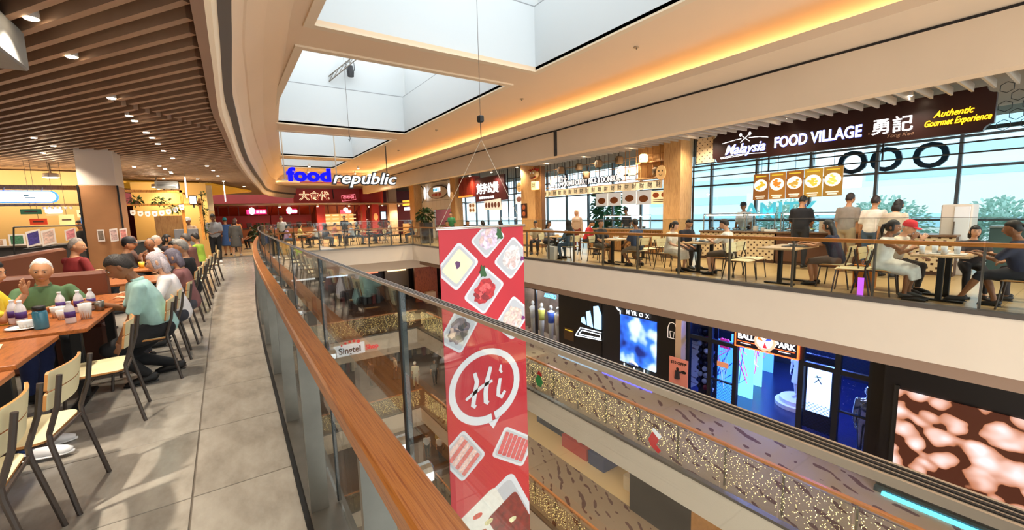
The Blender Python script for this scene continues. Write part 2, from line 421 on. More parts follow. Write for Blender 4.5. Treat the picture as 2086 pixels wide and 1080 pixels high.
court_ceil = struct('ceiling_court', MB().box(XR + .3, 17, -4, 40, 3.72, 3.8), mat('#8f8172', .8), label='food court ceiling behind the right beam')
FIN = mat('#b7aa9a', .5)
fin = MB().box(-1.42, 1.42, -.018, .018, -.07, .07).mesh('slat'); fin.materials.append(FIN)
for i in range(58):
    link('slat', fin, court_ceil, (10.12, -.9 + i * .27, 3.56))
# ---- far end: cove, red sign wall, ceiling behind
struct('wall_far_cove', MB().box(1.5, 9.3, 30.2, 30.3, 3.95, ZC + .06).box(1.5, 9.3, 30.2, 31.2, 3.72, 3.76).box(2.4, 8.4, 30.16, 30.2, 3.72, 3.84), CREAM2, label='cream cove across the far end of the ceiling')
mb = MB(); mb.add([(1.9, 31.2, 3.74), (9.3, 31.2, 3.74), (9.3, 33, 3.66), (1.9, 33, 3.66)], [(0, 3, 2, 1)])
struct('ceiling_far_slope', mb, CREAM2, label='sloping cream soffit before the red wall')
REDWALL = mat('#c22a1e', .45, var=.06, vscale=2)
struct('wall_red', MB().box(4.25, 8.75, 33, 33.2, 2.52, 3.75), REDWALL, label='red bulkhead wall above the far stalls')
mb = MB(); mb.add([(8.75, 33, 2.52), (9.7, 30.4, 2.52), (9.7, 30.4, 3.75), (8.75, 33, 3.75)], [(0, 1, 2, 3)])
struct('wall_red_return', mb, mat('#c23a34', .35), label='glossy red return wall right of the red bulkhead')
struct('ceiling_far', MB().box(-9, 17, 30.6, 42, 2.5, 2.56), mat('#8a6f5a', .8), label='low ceiling over the far stalls')
struct('wall_far', MB().box(-9, 18, 36, 36.2, 0, 4.6), mat('#7a1b14', .6, var=.1, vscale=1), label='dark red back wall behind the far stalls')
struct('wall_left', MB().box(-9.1, -9, -4, 40, 0, 4.6), mat('#7c5b44', .7), label='brown wall at the far left')
struct('wall_left_back', MB().box(-9, -2.9, 17.0, 17.1, 0, 3.3), mat('#b98f62', .7), label='wall behind the left kitchen stall')
struct('wall_light_block', MB().box(-9, .15, -4.6, -4.5, 0, 3.7), mat('#8a6a52', .8), label='brown wall added behind the camera to shade the slats')  # unseen wall, added to keep sky light off the slat sides
# ---- curved bulkhead between slat ceiling and atrium ceiling
BULK = smooth_tab([(-4, -.1), (0, -.08), (4, -.02), (5, 0), (7.1, .04), (8.6, .13), (13.4, .46), (18, .92), (23, 1.5), (28, 2.1), (31, 2.9), (33.2, 4.3)], 4)
def bulk_loft(prof, name, m, label):
    mbl = MB(); pts = [(x, y) for y, x in BULK]
    rows = [[(p[0], p[1], z) for p in offset_path(pts, d)] for d, z in prof]
    for A, B_ in zip(rows, rows[1:]): mbl.strip(A, B_)
    return struct(name, mbl, m, label=label, smooth=False)
def zsh(z): return z
bulk_loft([(-.02, 3.6), (-.02, 3.0), (.06, 2.98)], 'trim_50', mat('#9a7c68', .7), 'brown lower lip of the curved bulkhead')
bulk_loft([(.06, 2.98), (.10, 3.02), (.14, 3.22)], 'trim_51', mat('#e3cba9', .6), 'pale curved band of the bulkhead beside the slat ceiling')
bulk_loft([(.14, 3.22), (.24, 3.25), (.24, 3.31), (.20, 3.32)], 'trim_52', mat('#5a524b', .6), 'dark recessed groove running along the curved bulkhead')
bulk_loft([(.20, 3.32), (.27, 3.62), (.42, 3.98), (.45, 3.99), (.72, 4.28), (1.1, 4.52)], 'trim_53', CEIL, 'smooth beige upper curve of the bulkhead')
# ---- slat ceiling over the left walkway
bulk_x = lambda y: interp(BULK, y)
mb = MB(); by = [-4 + i for i in range(36)]
mb.strip([(bulk_x(y) + .05, y, 3.58) for y in by], [(-9, y, 3.58) for y in by])
slat_root = struct('ceiling_slats', mb, mat('#2a201c', .9), label='dark ceiling void above the timber slats')
SLAT = mat('#a5846a', .62, var=.1, vscale=3)
dxs, dys = .575, -.818
for i in range(110):
    y_at0 = -.9 + i * .322
    # right end where the slat meets the bulkhead
    ye = y_at0
    for _ in range(4):
        xe = bulk_x(ye) - .03; ye = y_at0 + xe * dys / dxs
    L = 9.2 if y_at0 > 8 else 6.5
    segs = [(.03, L)]
    if 6.0 < y_at0 < 9.2:
        g = .12 + (9.2 - y_at0) * .52; segs = [(.03, g), (g + .13, L)]
    for s0, s1 in segs:
        x0, y0 = xe - dxs * s0, ye - dys * s0; x1, y1 = xe - dxs * s1, ye - dys * s1
        if y1 > 31: 
            t = (31 - y0) / (y1 - y0); x1, y1 = x0 + (x1 - x0) * t, 31
            if t <= 0.05: continue
        nx, ny = .029 * .818, .029 * .575
        z0, z1 = 3.10, 3.26
        q = [(x0 - nx, y0 - ny), (x0 + nx, y0 + ny), (x1 + nx, y1 + ny), (x1 - nx, y1 - ny)]
        cx, cyy = (x0 + x1) / 2, (y0 + y1) / 2
        mb = MB(); mb.prism([(a - cx, b - cyy) for a, b in q], lambda u, v, t: (u, v, t), z0, z1)
        o = mb.build('slat', SLAT, slat_root, world=False, loc=(cx, cyy, 0))
# rectangular white air duct box hanging at top left
dk = thing('air_duct', 'grey white air duct box hanging among the slats at the top left corner', 'duct', (-1.75, 4.7, 2.75))
MB().bbox(-2.25, -1.22, 4.05, 5.36, 2.80, 3.12, .015).build('duct_body', mat('#8f8f8b', .7, var=.06), dk)
MB().tube([(-1.35, 4.9, 3.12), (-1.35, 4.9, 3.6)], .012).build('hanger', STEEL, dk)

# ---- exterior glazing on the right and the outside world
win = thing('window_9', None, None, (15.3, 10, 0)); tag(win, 'tall exterior window wall behind the right hand stalls', None, None, 'structure')
FR = mat('#6f7478', .4, .5)
yv = [-4 + i * 1.62 for i in range(22)]
for y in yv: box1('mullion', 15.24, 15.36, y - .035, y + .035, 0, 3.72, FR, win)
for z in (.05, 1.05, 2.35, 3.1): box1('transom', 15.25, 15.35, -4, 30, z - .03, z + .03, FR, win)
for y0, y1 in zip(yv, yv[1:]): box1('pane', 15.29, 15.30, y0 + .03, y1 - .03, .05, 3.7, WINPANE, win)
struct('terrain_outside', MB().box(18, 140, -80, 120, -19, -18.5), mat('#9aa39a', .9), label='pale ground outside the windows')
# ================================================================== RAILINGS
def resample(path, step):
    out = [path[0]]; acc = 0.0
    cum = [0]
    for a, b in zip(path, path[1:]): cum.append(cum[-1] + math.hypot(b[0] - a[0], b[1] - a[1]))
    n = int(cum[-1] / step); j = 0; out = []
    for i in range(n + 1):
        s = i * step
        while j < len(cum) - 2 and cum[j + 1] < s: j += 1
        t = (s - cum[j]) / max(1e-9, cum[j + 1] - cum[j]); a, b = path[j], path[j + 1]
        out.append((a[0] + (b[0] - a[0]) * t, a[1] + (b[1] - a[1]) * t))
    return out
def wall_strip(pts, z0, z1, t, mbx=None):
    """thin vertical sheet of thickness t following pts"""
    mbx = mbx or MB(); A = offset_path(pts, -t / 2); B_ = offset_path(pts, t / 2); n = len(pts)
    vs_ = [(x, y, z0) for x, y in A] + [(x, y, z1) for x, y in A] + [(x, y, z0) for x, y in B_] + [(x, y, z1) for x, y in B_]
    fs = []
    for i in range(n - 1):
        fs += [(i, n + i, n + i + 1, i + 1), (2 * n + i, 2 * n + i + 1, 3 * n + i + 1, 3 * n + i), (n + i, 3 * n + i, 3 * n + i + 1, n + i + 1), (i, i + 1, 2 * n + i + 1, 2 * n + i)]
    fs += [(0, 2 * n, 3 * n, n), (n - 1, 2 * n - 1, 4 * n - 1, 3 * n - 1)]
    return mbx.add(vs_, fs)
def swept(pts, prof, closed=True):
    """profile [(d,z)] swept along the plan path"""
    mbx = MB(); rows = [[(x, y, z) for x, y in offset_path(pts, d)] for d, z in prof]
    rows.append(rows[0])
    for A, B_ in zip(rows, rows[1:]): mbx.strip(A, B_)
    k = len(prof); n = len(pts)
    mbx.add([(offset_path(pts, d)[0][0], offset_path(pts, d)[0][1], z) for d, z in prof], [tuple(range(k))])
    mbx.add([(offset_path(pts, d)[-1][0], offset_path(pts, d)[-1][1], z) for d, z in prof], [tuple(range(k - 1, -1, -1))])
    return mbx
def balustrade(name, label, path, z, base, near=False, step=1.165, start=0, gl=GLASS, hand=True, off_h=.045, off_g=.14, ztop=1.312, zh=.95):
    t = thing(name, label, 'railing', base)
    fine = resample(path, step / 6)
    if hand:
        h, w, b = .062, .043, .008
        prof = [(off_h - w, z + zh - h + b), (off_h - w + b, z + zh - h), (off_h + w - b, z + zh - h), (off_h + w, z + zh - h + b), (off_h + w, z + zh - b), (off_h + w - b, z + zh), (off_h - w + b, z + zh), (off_h - w, z + zh - b)]
        swept(fine, prof).build('handrail', RAILWOOD, t)
    g = resample(path, step / 6)
    gp = offset_path(g, off_g)
    # metal top rail with two grooves
    zt = z + ztop
    rw = .011 if near else .014
    swept(g, [(off_g - rw, zt - .001), (off_g - rw, zt + .006), (off_g + rw, zt + .006), (off_g + rw, zt - .001)]).build('top_rail', ALU if near else STEEL, t)
    if near:
        for d0, d1 in ((-.0072, -.0048), (-.0015, .0015), (.0048, .0072)): swept(g, [(off_g + d0, zt + .0058), (off_g + d0, zt + .0066), (off_g + d1, zt + .0066), (off_g + d1, zt + .0058)]).build('rail_groove', DARK, t)
    if near:
        swept(g, [(-.004, z + .002), (off_g + .03, z + .002), (off_g + .03, z + .02), (-.004, z + .02)]).build('base_plate', STEEL, t)
        swept(g, [(-.03, z + .001), (-.004, z + .001), (-.004, z + .008), (-.03, z + .008)]).build('seal_strip', BLACK, t)
    n = len(g)
    for i in range(0, n - 6, 6):
        seg = gp[i:i + 7]
        c = seg[3]
        # trim ends for the joint
        seg = list(seg); q = .011 / (step / 6)
        seg[0] = (seg[0][0] + (seg[1][0] - seg[0][0]) * q, seg[0][1] + (seg[1][1] - seg[0][1]) * q)
        seg[-1] = (seg[-1][0] + (seg[-2][0] - seg[-1][0]) * q, seg[-1][1] + (seg[-2][1] - seg[-1][1]) * q)
        wall_strip(seg, z + .03, zt - .004, .012).build('glass_panel', gl, t)
    for i in range(0, n, 6):
        p = g[i]; a = g[max(i - 1, 0)]; b_ = g[min(i + 1, n - 1)]
        tx, ty = b_[0] - a[0], b_[1] - a[1]; l = math.hypot(tx, ty); tx /= l; ty /= l; nx, ny = ty, -tx
        mbp = MB(); hw = .042 if near else .03; hd = .012
        fn = lambda u, v, tt: (p[0] + nx * (off_h + u) + tx * v, p[1] + ny * (off_h + u) + ty * v, tt)
        mbp.prism([(-hw, -hd), (hw, -hd), (hw, hd), (-hw, hd)], fn, z + .01, z + zh - .06); mbp.build('post', STEEL, t)
        if near:
            jx, jy = p[0] + nx * off_g, p[1] + ny * off_g
            MB().prism([(-.009, -.008), (.009, -.008), (.009, .008), (-.009, .008)], lambda u, v, tt: (jx + nx * u + tx * v, jy + ny * u + ty * v, tt), z + .03, zt).build('joint_seal', BLACK, t)
        if near and p[1] < 12:
            for sgn in (-1, 1):
                so = MB(); cx, cyy = p[0] + tx * sgn * .085, p[1] + ty * sgn * .085
                zz = z + .86 - .02
                P_ = lambda d: (cx + nx * d, cyy + ny * d, zz)
                so.tube([P_(off_h), P_(off_g - .03)], .010, 8).tube([P_(off_g - .034), P_(off_g - .028), P_(off_g + .02), P_(off_g + .026)], [.020, .028, .028, .020], 14)
                so.build('standoff', CHROME, t, smooth=False)
    return t
# start the path so that joints fall at y = 1.06 + n * 1.165
def clip_path(path, y0): 
    out = [p for p in path if p[1] > y0]; return [(edge(y0), y0)] + out
balustrade('oak_glass_railing', 'oak handrail and glass panels on steel posts along the near walkway, curving away', clip_path(PATH, 1.06 - 1.165 * 2), 0, (edge(2), 2, 0), near=True)
right_path = [(XR + .04, YF - .0), (XR + .04, -1.5)]
def rp(z, y1=-2.43): return [(XR + .0, YF - .1)][:0] + [(XR + .16, y1 + 1.165 * 21), (XR + .16, y1)]
# path runs towards the camera so that the glass sits on the atrium side
balustrade('oak_glass_railing', 'long straight glass balustrade with oak rail in front of the right hand food court', rp(0, 1.06 - 1.165 * 3), 0, (XR, 6, 0), gl=GLASS_FAR, off_h=.02, off_g=.10, ztop=1.28, zh=.94)
RAILS = []
for n, z in enumerate((L1, L2, L3)):
    w = ('one', 'two', 'three')[n]
    balustrade('oak_glass_railing', 'glass balustrade hung with fairy lights on the right gallery %s level down' % w, rp(z, 1.06 - 1.165 * 4), z, (XR, 6, z), gl=GLASS_FAR, off_h=-.10, off_g=.10, ztop=1.0, zh=1.0)
    balustrade('oak_glass_railing', 'glass balustrade with fairy lights across the far end %s level down' % w, [(.9, YF + .03), (XR + .1, YF + .03)], z, (4, YF, z), gl=GLASS_FAR, off_h=-.08, off_g=.06, ztop=1.0, zh=1.0)
# fairy light curtains: far too many bulbs to count
FAIRY = mat('#fff0c0', .4, 0, 7, '#ffd98a')
WIRE = mat('#6b6455', .6)
def fairy(label, fn, L, z0, z1, cols, nb, seed):
    rnd = random.Random(seed); mbx = MB()
    for c in range(cols):
        u = (c + .5) * L / cols; drop = z0 + (z1 - z0) * rnd.uniform(0, .25)
        k = int(nb * rnd.uniform(.7, 1.1))
        for i in range(k):
            z = z1 - (z1 - drop) * (i + rnd.random() * .8) / k; uu = u + rnd.uniform(-.075, .075)
            p = Vector(fn(uu, z)); d = Vector(fn(uu + rnd.uniform(-1, 1) * .02, z + rnd.uniform(-1, .6) * .03)) - p
            l = d.length or 1; d = d / l * rnd.uniform(.012, .034); r = .0042
            a = Vector((0, 0, 1)).cross(d); a = (a.normalized() if a.length > 1e-6 else Vector((1, 0, 0))) * r; b = d.cross(a).normalized() * r
            mbx.add([p - a, p + b, p + a, p - b, p + d], [(0, 1, 4), (1, 2, 4), (2, 3, 4), (3, 0, 4), (3, 2, 1, 0)])
    o = mbx.build('fairy_lights', FAIRY); tag(o, label, 'string lights', None, 'stuff'); return o
for n, z in enumerate((L1, L2)):
    w = ('one', 'two')[n]
    fairy('curtain of warm white fairy lights behind the right balustrade %s level down' % w, lambda u, zz: (XR + .10, u + .2, zz), 21.2, z + .06, z + .97, 190, 22 if n == 0 else 16, 5 + n)
    fairy('curtain of warm fairy lights along the far balustrade %s level down' % w, lambda u, zz: (2.2 + u, YF + .02, zz), 6.1, z + .06, z + .97, 80, 18, 9 + n)
fairy('thin curtain of fairy lights on the far balustrade three levels down', lambda u, zz: (4.2 + u, YF + .02, zz), 4.1, L3 + .06, L3 + .97, 30, 12, 21)
# ================================================================== LAMPS
LENS = glow('#ffe9c8', 30)
def downlight(pos, label, e=40, color=(1, .84, .63), spot=2.3, group='ceiling downlights', r=.05, can=True):
    t = thing('downlight', label, 'ceiling light', pos, 0, group)
    MB().tube([(0, 0, .17), (0, 0, .012)], r, 14, mi=0).build('housing', mat('#cfc6bb', .5), t, world=False)
    MB().lathe([(r * .82, .004), (r * .82, .010)], n=12).build('lens', LENS, t, world=False)
    lamp('downlight_lamp', 'SPOT', (0, 0, -.02), e * 1.5, color, .05, spot, t, blend=.8)
    return t
k = 1.143
near = [(-.94, 4.32), (-.91, 5.11), (-.89, 6.54), (-.87, 7.48), (-.86, 7.81), (-.84, 8.71), (-.82, 9.21), (-.81, 9.86), (-.81, 10.76), (-.76, 11.91), (-1.14, 13.58), (-1.09, 14.28), (-1.04, 15.07), (-.18, 13.22), (-.07, 14.34), (.03, 15.97), (-2.34, 9.95), (-2.32, 10.8)]
slat_l = [(x * k, y * k, 62) for x, y in near] + [(-1.1, -.6, 40), (-1.1, 1.0, 40), (-2.1, 2.4, 210), (-2.6, 4.6, 60), (-2.7, 6.4, 60), (-3.3, 8.5, 62), (-4.4, 12.4, 62), (-3.8, 13.2, 62), (-3.1, 13.6, 62), (-2.4, 14.6, 62), (-1.9, 16, 62), (-1.2, 17.6, 62), (-.6, 19.8, 62), (.2, 20.6, 62), (-.2, 23, 62), (1.0, 23.5, 62), (-1.6, 20, 62), (.6, 26, 62), (-2.5, 24, 62)]
slat_l.sort(key=lambda q: q[1])
for i, (x, y, e) in enumerate(slat_l):
    downlight((x, y, 3.09), 'small round downlight between the timber slats, %s counting away from the camera' % nth(i + 1), e * 1.2, (1, .89, .74), 1.85, group='downlights in the slat ceiling')
for i in range(15):
    downlight((9.3, .2 + i * 1.45, 3.55), 'recessed downlight in the row behind the right beam, %s from the near end' % nth(i + 1), 85, (1, .88, .70), 2.5, 'downlights behind the right beam', .06)
for i in range(10):
    downlight((11.2, .4 + i * 2.2, 3.55), 'recessed downlight above the right stall counters, %s from the near end' % nth(i + 1), 85, (1, .88, .70), 2.5, 'downlights over the stall counters', .06)
for i, (x, y) in enumerate([(2.2, 33.6), (3.2, 31.5), (4.5, 33.6), (5.5, 31.5), (6.9, 33.6), (7.6, 31.6), (9.6, 33.8), (9.8, 31), (11.4, 32)]):
    downlight((x, y, 2.33), 'recessed downlight in the low far ceiling, %s from the left' % nth(i + 1), 150, (1, .86, .66), 2.6, 'downlights over the far stalls', .07)
for i, (x, y) in enumerate([(4.2, 25.5), (6.8, 25.5), (8.8, 24.5), (4.6, 28.4), (7.4, 28.6), (8.9, 28)]):
    downlight((x, y, 4.33), 'small downlight in the beige ceiling before the far stalls, %s one' % nth(i + 1), 240, (1, .88, .70), 2.6, 'downlights in the far ceiling', .06)
# glowing panels added under the slabs, out of view, to light lower galleries
FILL_PANEL = glow('#ffdcae', 17)
for n, z in enumerate((0, L1, L2, L3)):
    w = ('one', 'two', 'three', 'four')[n]
    for i in range(6):
        p = thing('fill_light_panel', 'added fill light panel over the right gallery %s level down, %s from near' % (w, nth(i + 1)), 'ceiling light', (9.9, .6 + i * 3.6, z - .84), 0, 'added gallery light panels %s level down' % w)
        MB().box(-.3, .3, -.6, .6, -.012, .0).build('diffuser', FILL_PANEL, p, world=False)
        MB().box(-.33, .33, -.63, .63, -.008, .03).build('frame', WHITE, p, world=False)
    for i in range(4):
        p = thing('fill_light_panel', 'added fill light panel over the far gallery %s level down, %s from left' % (w, nth(i + 1)), 'ceiling light', (2.5 + i * 2.6, 24.6, z - .84), 0, 'added far gallery light panels %s level down' % w)
        MB().box(-.6, .6, -.3, .3, -.012, .0).build('diffuser', FILL_PANEL, p, world=False)
        MB().box(-.63, .63, -.33, .33, -.008, .03).build('frame', WHITE, p, world=False)
# ================================================================== CHAIRS AND TABLES
def chair_proto():
    t = thing('dining_chair', 'x', 'chair')
    w, d, zs = .205, .20, .43
    # seat: rounded plywood sheet, slightly waisted, top cream, edge orange
    def seat_poly(s):
        pts = []
        for cx, cy, a0 in ((w - .05, d - .05, 0), (-w + .05, d - .05, 90), (-w + .03, -d + .05, 180), (w - .03, -d + .05, 270)):
            for k in range(4):
                a = math.radians(a0 + k * 30); pts.append(((cx + .05 * math.cos(a)) * s, (cy + .05 * math.sin(a)) * s))
        return pts
    P_ = seat_poly(1); Q = seat_poly(.985); n = len(P_)
    mb = MB(); dip = lambda x, y: -.012 * (1 - (x / w) ** 2) - (.012 if y > d * .8 else 0)
    vs_ = [(x, y, zs - .014 + dip(x, y)) for x, y in P_] + [(x, y, zs - .002 + dip(x, y)) for x, y in P_] + [(x, y, zs + dip(x, y)) for x, y in Q]
    mb.add(vs_, [tuple(range(n - 1, -1, -1))] + [(i, (i + 1) % n, n + (i + 1) % n, n + i) for i in range(n)], 1)
    mb.add(vs_, [tuple(range(2 * n, 3 * n))] + [(n + i, n + (i + 1) % n, 2 * n + (i + 1) % n, 2 * n + i) for i in range(n)], 0)
    mb.build('seat', [PLY, PLYEDGE], t, world=False)
    # backrest: curved pad with a thin slit between upper and lower half
    def pad(z0, z1, name):
        mbp = MB(); n = 9; rows = []
        for zz in (z0, z0 + .01, z1 - .01, z1):
            inset = .012 if zz in (z0, z1) else 0
            for side in (0, 1):
                row = []
                for i in range(n):
                    u = -1 + 2 * i / (n - 1); x = u * (.20 - inset); y = -.205 - .03 * (1 - u * u) - (zz - .5) * .16 + (.013 if side else 0)
                    row.append((x, y, zz))
                rows.append(row)
        F = rows[1::2]; Bk = rows[0::2]
        for A, B_ in zip(F, F[1:]): mbp.strip(B_, A, 0)
        for A, B_ in zip(Bk, Bk[1:]): mbp.strip(A, B_, 0)
        mbp.strip(F[-1], Bk[-1], 1).strip(Bk[0], F[0], 1)
        for e in (0, n - 1):
            mbp.add([r[e] for r in F] + [r[e] for r in Bk], [(0, 1, 5, 4), (1, 2, 6, 5), (2, 3, 7, 6)], 1)
        return mbp.build(name, [PLY, PLYEDGE], t, world=False)
    pad(.575, .668, 'backrest'); pad(.674, .775, 'backrest')
    r = .0125
    for s in (-1, 1):
        MB().tube([(s * .215, -.285, 0), (s * .195, -.215, .40), (s * .193, -.213, .455), (s * .195, -.26, .60), (s * .196, -.285, .755)], r, 8).build('leg', TUBE, t, world=False)
        MB().tube([(s * .20, .215, 0), (s * .175, .17, .40), (s * .15, .16, .412)], r * .9, 8).build('leg', TUBE, t, world=False)
        MB().tube([(s * .175, .17, .405), (s * .192, -.215, .405)], r * .75, 6).build('side_rail', TUBE, t, world=False)
    MB().tube([(-.193, -.213, .41), (.193, -.213, .41)], r * .75, 6).build('cross_rail', TUBE, t, world=False)
    MB().tube([(-.175, .16, .41), (.175, .16, .41)], r * .75, 6).build('cross_rail', TUBE, t, world=False)
    return t
CH0 = chair_proto(); CH_USED = [False]
def chair(x, y, rz, label, group):
    """rz: direction the sitter faces, measured from +Y anticlockwise"""
    if not CH_USED[0]: c = CH0; CH_USED[0] = True
    else: c = copy_tree(CH0)
    c.location = (x, y, 0); c.rotation_euler = (0, 0, rz); c['label'] = label; c['group'] = group; return c
def table(x0, x1, y0, y1, label, group, top=TABLEWOOD, z=.715, legs=2, along='x'):
    cx, cy = (x0 + x1) / 2, (y0 + y1) / 2
    t = thing('dining_table', label, 'table', (cx, cy, 0), 0, group)
    MB().bbox(x0, x1, y0, y1, z - .032, z, .004).build('tabletop', top, t)
    dx, dy = ((x1 - x0) * .27, 0) if along == 'x' else (0, (y1 - y0) * .27)
    for s in ((-1, 1) if legs == 2 else (0,)):
        px, py = cx + s * dx, cy + s * dy
        MB().bbox(px - .035, px + .035, py - .035, py + .035, .03, z - .04, .005).box(px - .13, px + .13, py - .03, py + .03, z - .045, z - .032).build('leg', BLACK, t)
        mb = MB()
        if along == 'x': mb.bbox(px - .035, px + .035, cy - .27, cy + .27, 0, .03, .006)
        else: mb.bbox(cx - .27, cx + .27, py - .035, py + .035, 0, .03, .006)
        mb.build('foot', BLACK, t)
    return t

# ================================================================== PEOPLE
PENDING = []
def finalize_people():
    bpy.context.view_layer.update(); dg = bpy.context.evaluated_depsgraph_get()
    for tmp, obj, extra, m in PENDING:
        me = bpy.data.meshes.new_from_object(tmp.evaluated_get(dg))
        v = [tuple(p.co) for p in me.vertices]; f = [tuple(p.vertices) for p in me.polygons]
        b = MB(); b.add(v, f)
        if extra is not None: b.add(extra.v, extra.f)
        nm = b.mesh(obj.name, True); nm.materials.append(m); old = obj.data; obj.data = nm
        bpy.data.meshes.remove(old); bpy.data.meshes.remove(me)
    for tmp, *_ in PENDING: 
        d = tmp.data; bpy.data.objects.remove(tmp); bpy.data.meshes.remove(d)
    PENDING.clear()
def remeshed(name, mb, vox, m, parent, extra=None, it=4):
    tmp = bpy.data.objects.new('tmp', mb.mesh('tmp')); COL.objects.link(tmp)
    md = tmp.modifiers.new('r', 'REMESH'); md.mode = 'VOXEL'; md.voxel_size = vox
    ms = tmp.modifiers.new('s', 'SMOOTH'); ms.factor = .5; ms.iterations = it
    o = link(name, bpy.data.meshes.new(name), parent)
    PENDING.append((tmp, o, extra, m)); return o
def ik(a, b, l1, l2, pole):
    a, b, pole = Vector(a), Vector(b), Vector(pole); d = b - a; L = min(d.length, (l1 + l2) * .995)
    u = d.normalized(); x = (l1 * l1 - l2 * l2 + L * L) / (2 * L); h = math.sqrt(max(0, l1 * l1 - x * x))
    p = pole - u * pole.dot(u); p = p.normalized() if p.length > 1e-6 else Vector((0, 0, 1))
    return a + u * x + p * h, a + u * L
def hand_mesh(mb, wrist, d, nrm, s, side, curl=.35, spread=.1):
    """palm, four unequal bent fingers and a thumb; d = finger direction, nrm = back of hand"""
    d = Vector(d).normalized(); nrm = Vector(nrm); nrm = (nrm - d * nrm.dot(d)).normalized(); lat = d.cross(nrm) * side   # towards the thumb
    W = Vector(wrist); sc = s * .95
    mb.tube([W - d * .015 * sc, W + d * .02 * sc, W + d * .05 * sc, W + d * .085 * sc, W + d * .097 * sc], [.022 * sc, .030 * sc, .038 * sc, .039 * sc, .032 * sc], 8, ry=[.018 * sc, .017 * sc, .015 * sc, .013 * sc, .009 * sc], lat=lat)
    for k, (o, L) in enumerate(((.030, .070), (.010, .078), (-.010, .073), (-.029, .058))):
        p = W + d * .090 * sc + lat * o * sc; dirv = (d + lat * (o * spread * 12)).normalized(); pts = [p - dirv * .01 * sc]
        for j, fr in enumerate((.42, .32, .26)):
            an = curl * (j + .6); v = dirv * math.cos(an) - nrm * math.sin(an); pts.append(pts[-1] + v * L * fr * sc)
        r = (.0086, .0084, .0076, .0058); mb.tube(pts, [q * sc for q in r], 6)
    p = W + d * .028 * sc + lat * .026 * sc; v = (d * .7 + lat * .75 - nrm * .25).normalized(); v2 = (d * .95 + lat * .3 - nrm * .25).normalized()
    mb.tube([p - v * .01 * sc, p + v * .032 * sc, p + v * .032 * sc + v2 * .026 * sc, p + v * .032 * sc + v2 * .048 * sc], [.0125 * sc, .0108 * sc, .0095 * sc, .006 * sc], 6)
def head_mesh(mb, c, R, s, n=24, m=18, jaw=.0):
    c = Vector(c); rows = []
    vs_ = []; fs = []
    for i in range(m + 1):
        th = PI * i / m
        for j in range(n):
            a = 2 * PI * j / n; x, y, z = math.sin(th) * math.cos(a), math.sin(th) * math.sin(a), math.cos(th)
            px, py, pz = .076 * x, .094 * y, .115 * z
            if z < 0: px *= 1 - .26 * z * z; py *= 1 - .10 * z * z
            if y > 0: py *= .96
            g = lambda cx, cz, sx, sz: math.exp(-((px - cx) / sx) ** 2 - ((pz - cz) / sz) ** 2)
            if y > 0:
                py += .022 * g(0, -.030, .014, .020) + .011 * g(0, -.004, .011, .026)
                py += .006 * g(0, -.066, .024, .010) + .008 * g(0, -.098, .026, .014)
                for sx in (-1, 1): py += -.011 * g(sx * .031, .004, .016, .011) + .005 * g(sx * .03, .026, .024, .010) + .004 * g(sx * .045, -.030, .020, .020)
            vs_.append(c + R @ (Vector((px, py, pz)) * s))
    for i in range(m):
        for j in range(n): fs.append((i * n + j, (i + 1) * n + j, (i + 1) * n + (j + 1) % n, i * n + (j + 1) % n))
    mb.add(vs_, fs)
    for sx in (-1, 1):   # ears
        M_ = R @ Matrix.Rotation(sx * .35, 3, 'Z')
        mb.ell(c + R @ (Vector((sx * .077, -.006, -.004)) * s), (.010 * s, .020 * s, .032 * s), 8, 6, 0, M_)
def hair_mesh(style, c, R, s, near):
    mb = MB(); n, m = (28, 18) if near else (18, 12); c = Vector(c); rnd = random.Random(3)
    long_ = style in ('long', 'bob', 'pony')
    vs_ = []; fs = []
    for i in range(m + 1):
        th = PI * i / m
        for j in range(n):
            a = 2 * PI * j / n; x, y, z = math.sin(th) * math.cos(a), math.sin(th) * math.sin(a), math.cos(th)
            low = -.42 if style in ('short', 'bald', 'thin', 'bun') else -.6
            hl = .50 if style not in ('thin',) else .66
            k = 1.10 + .018 * math.sin(a * 9 + z * 7)
            # hairline: in front only above hl, at the sides down to the ear, at the back down to the nape
            lim = hl if y > .45 else (hl + (.05 - hl) * (.45 - y) / .6 if y > -.15 else .05 + (low - .05) * min(1, (-.15 - y) / .5))
            if style == 'bald': lim = -.1 if y < -.35 else 2; 
            if long_ and abs(x) > .55 and y < .45: lim = min(lim, -.65)
            if z < lim: k = .86
            px, py, pz = .076 * x * k, .094 * y * k, .115 * z * k + (.008 if k > 1 else 0)
            vs_.append(c + R @ (Vector((px, py - .004, pz)) * s))
    for i in range(m):
        for j in range(n): fs.append((i * n + j, (i + 1) * n + j, (i + 1) * n + (j + 1) % n, i * n + (j + 1) % n))
    mb.add(vs_, fs)
    T_ = lambda x, y, z: c + R @ (Vector((x, y, z)) * s)
    lat = R @ Vector((1, 0, 0))
    if style == 'bob': mb.tube([T_(0, -.05, .05), T_(0, -.066, -.05), T_(0, -.068, -.12), T_(0, -.056, -.15)], [.07 * s, .088 * s, .084 * s, .05 * s], 12, ry=[.04 * s, .046 * s, .044 * s, .02 * s], lat=lat)
    if style == 'long': mb.tube([T_(0, -.05, .05), T_(0, -.07, -.06), T_(0, -.09, -.18), T_(0, -.095, -.28), T_(0, -.085, -.34)], [.07 * s, .09 * s, .10 * s, .09 * s, .04 * s], 12, ry=[.04 * s, .05 * s, .042 * s, .035 * s, .015 * s], lat=lat)
    if style == 'pony': mb.tube([T_(0, -.09, .05), T_(0, -.125, .03), T_(0, -.14, -.06), T_(0, -.13, -.16)], [.02 * s, .03 * s, .028 * s, .01 * s], 8)
    if style == 'bun': mb.ell(T_(0, -.10, .045), (.034 * s, .03 * s, .032 * s), 10, 8)
    return mb
SKIN = {'fair': '#d9a583', 'tan': '#c08a63', 'brown': '#93613f', 'dark': '#6b4630'}
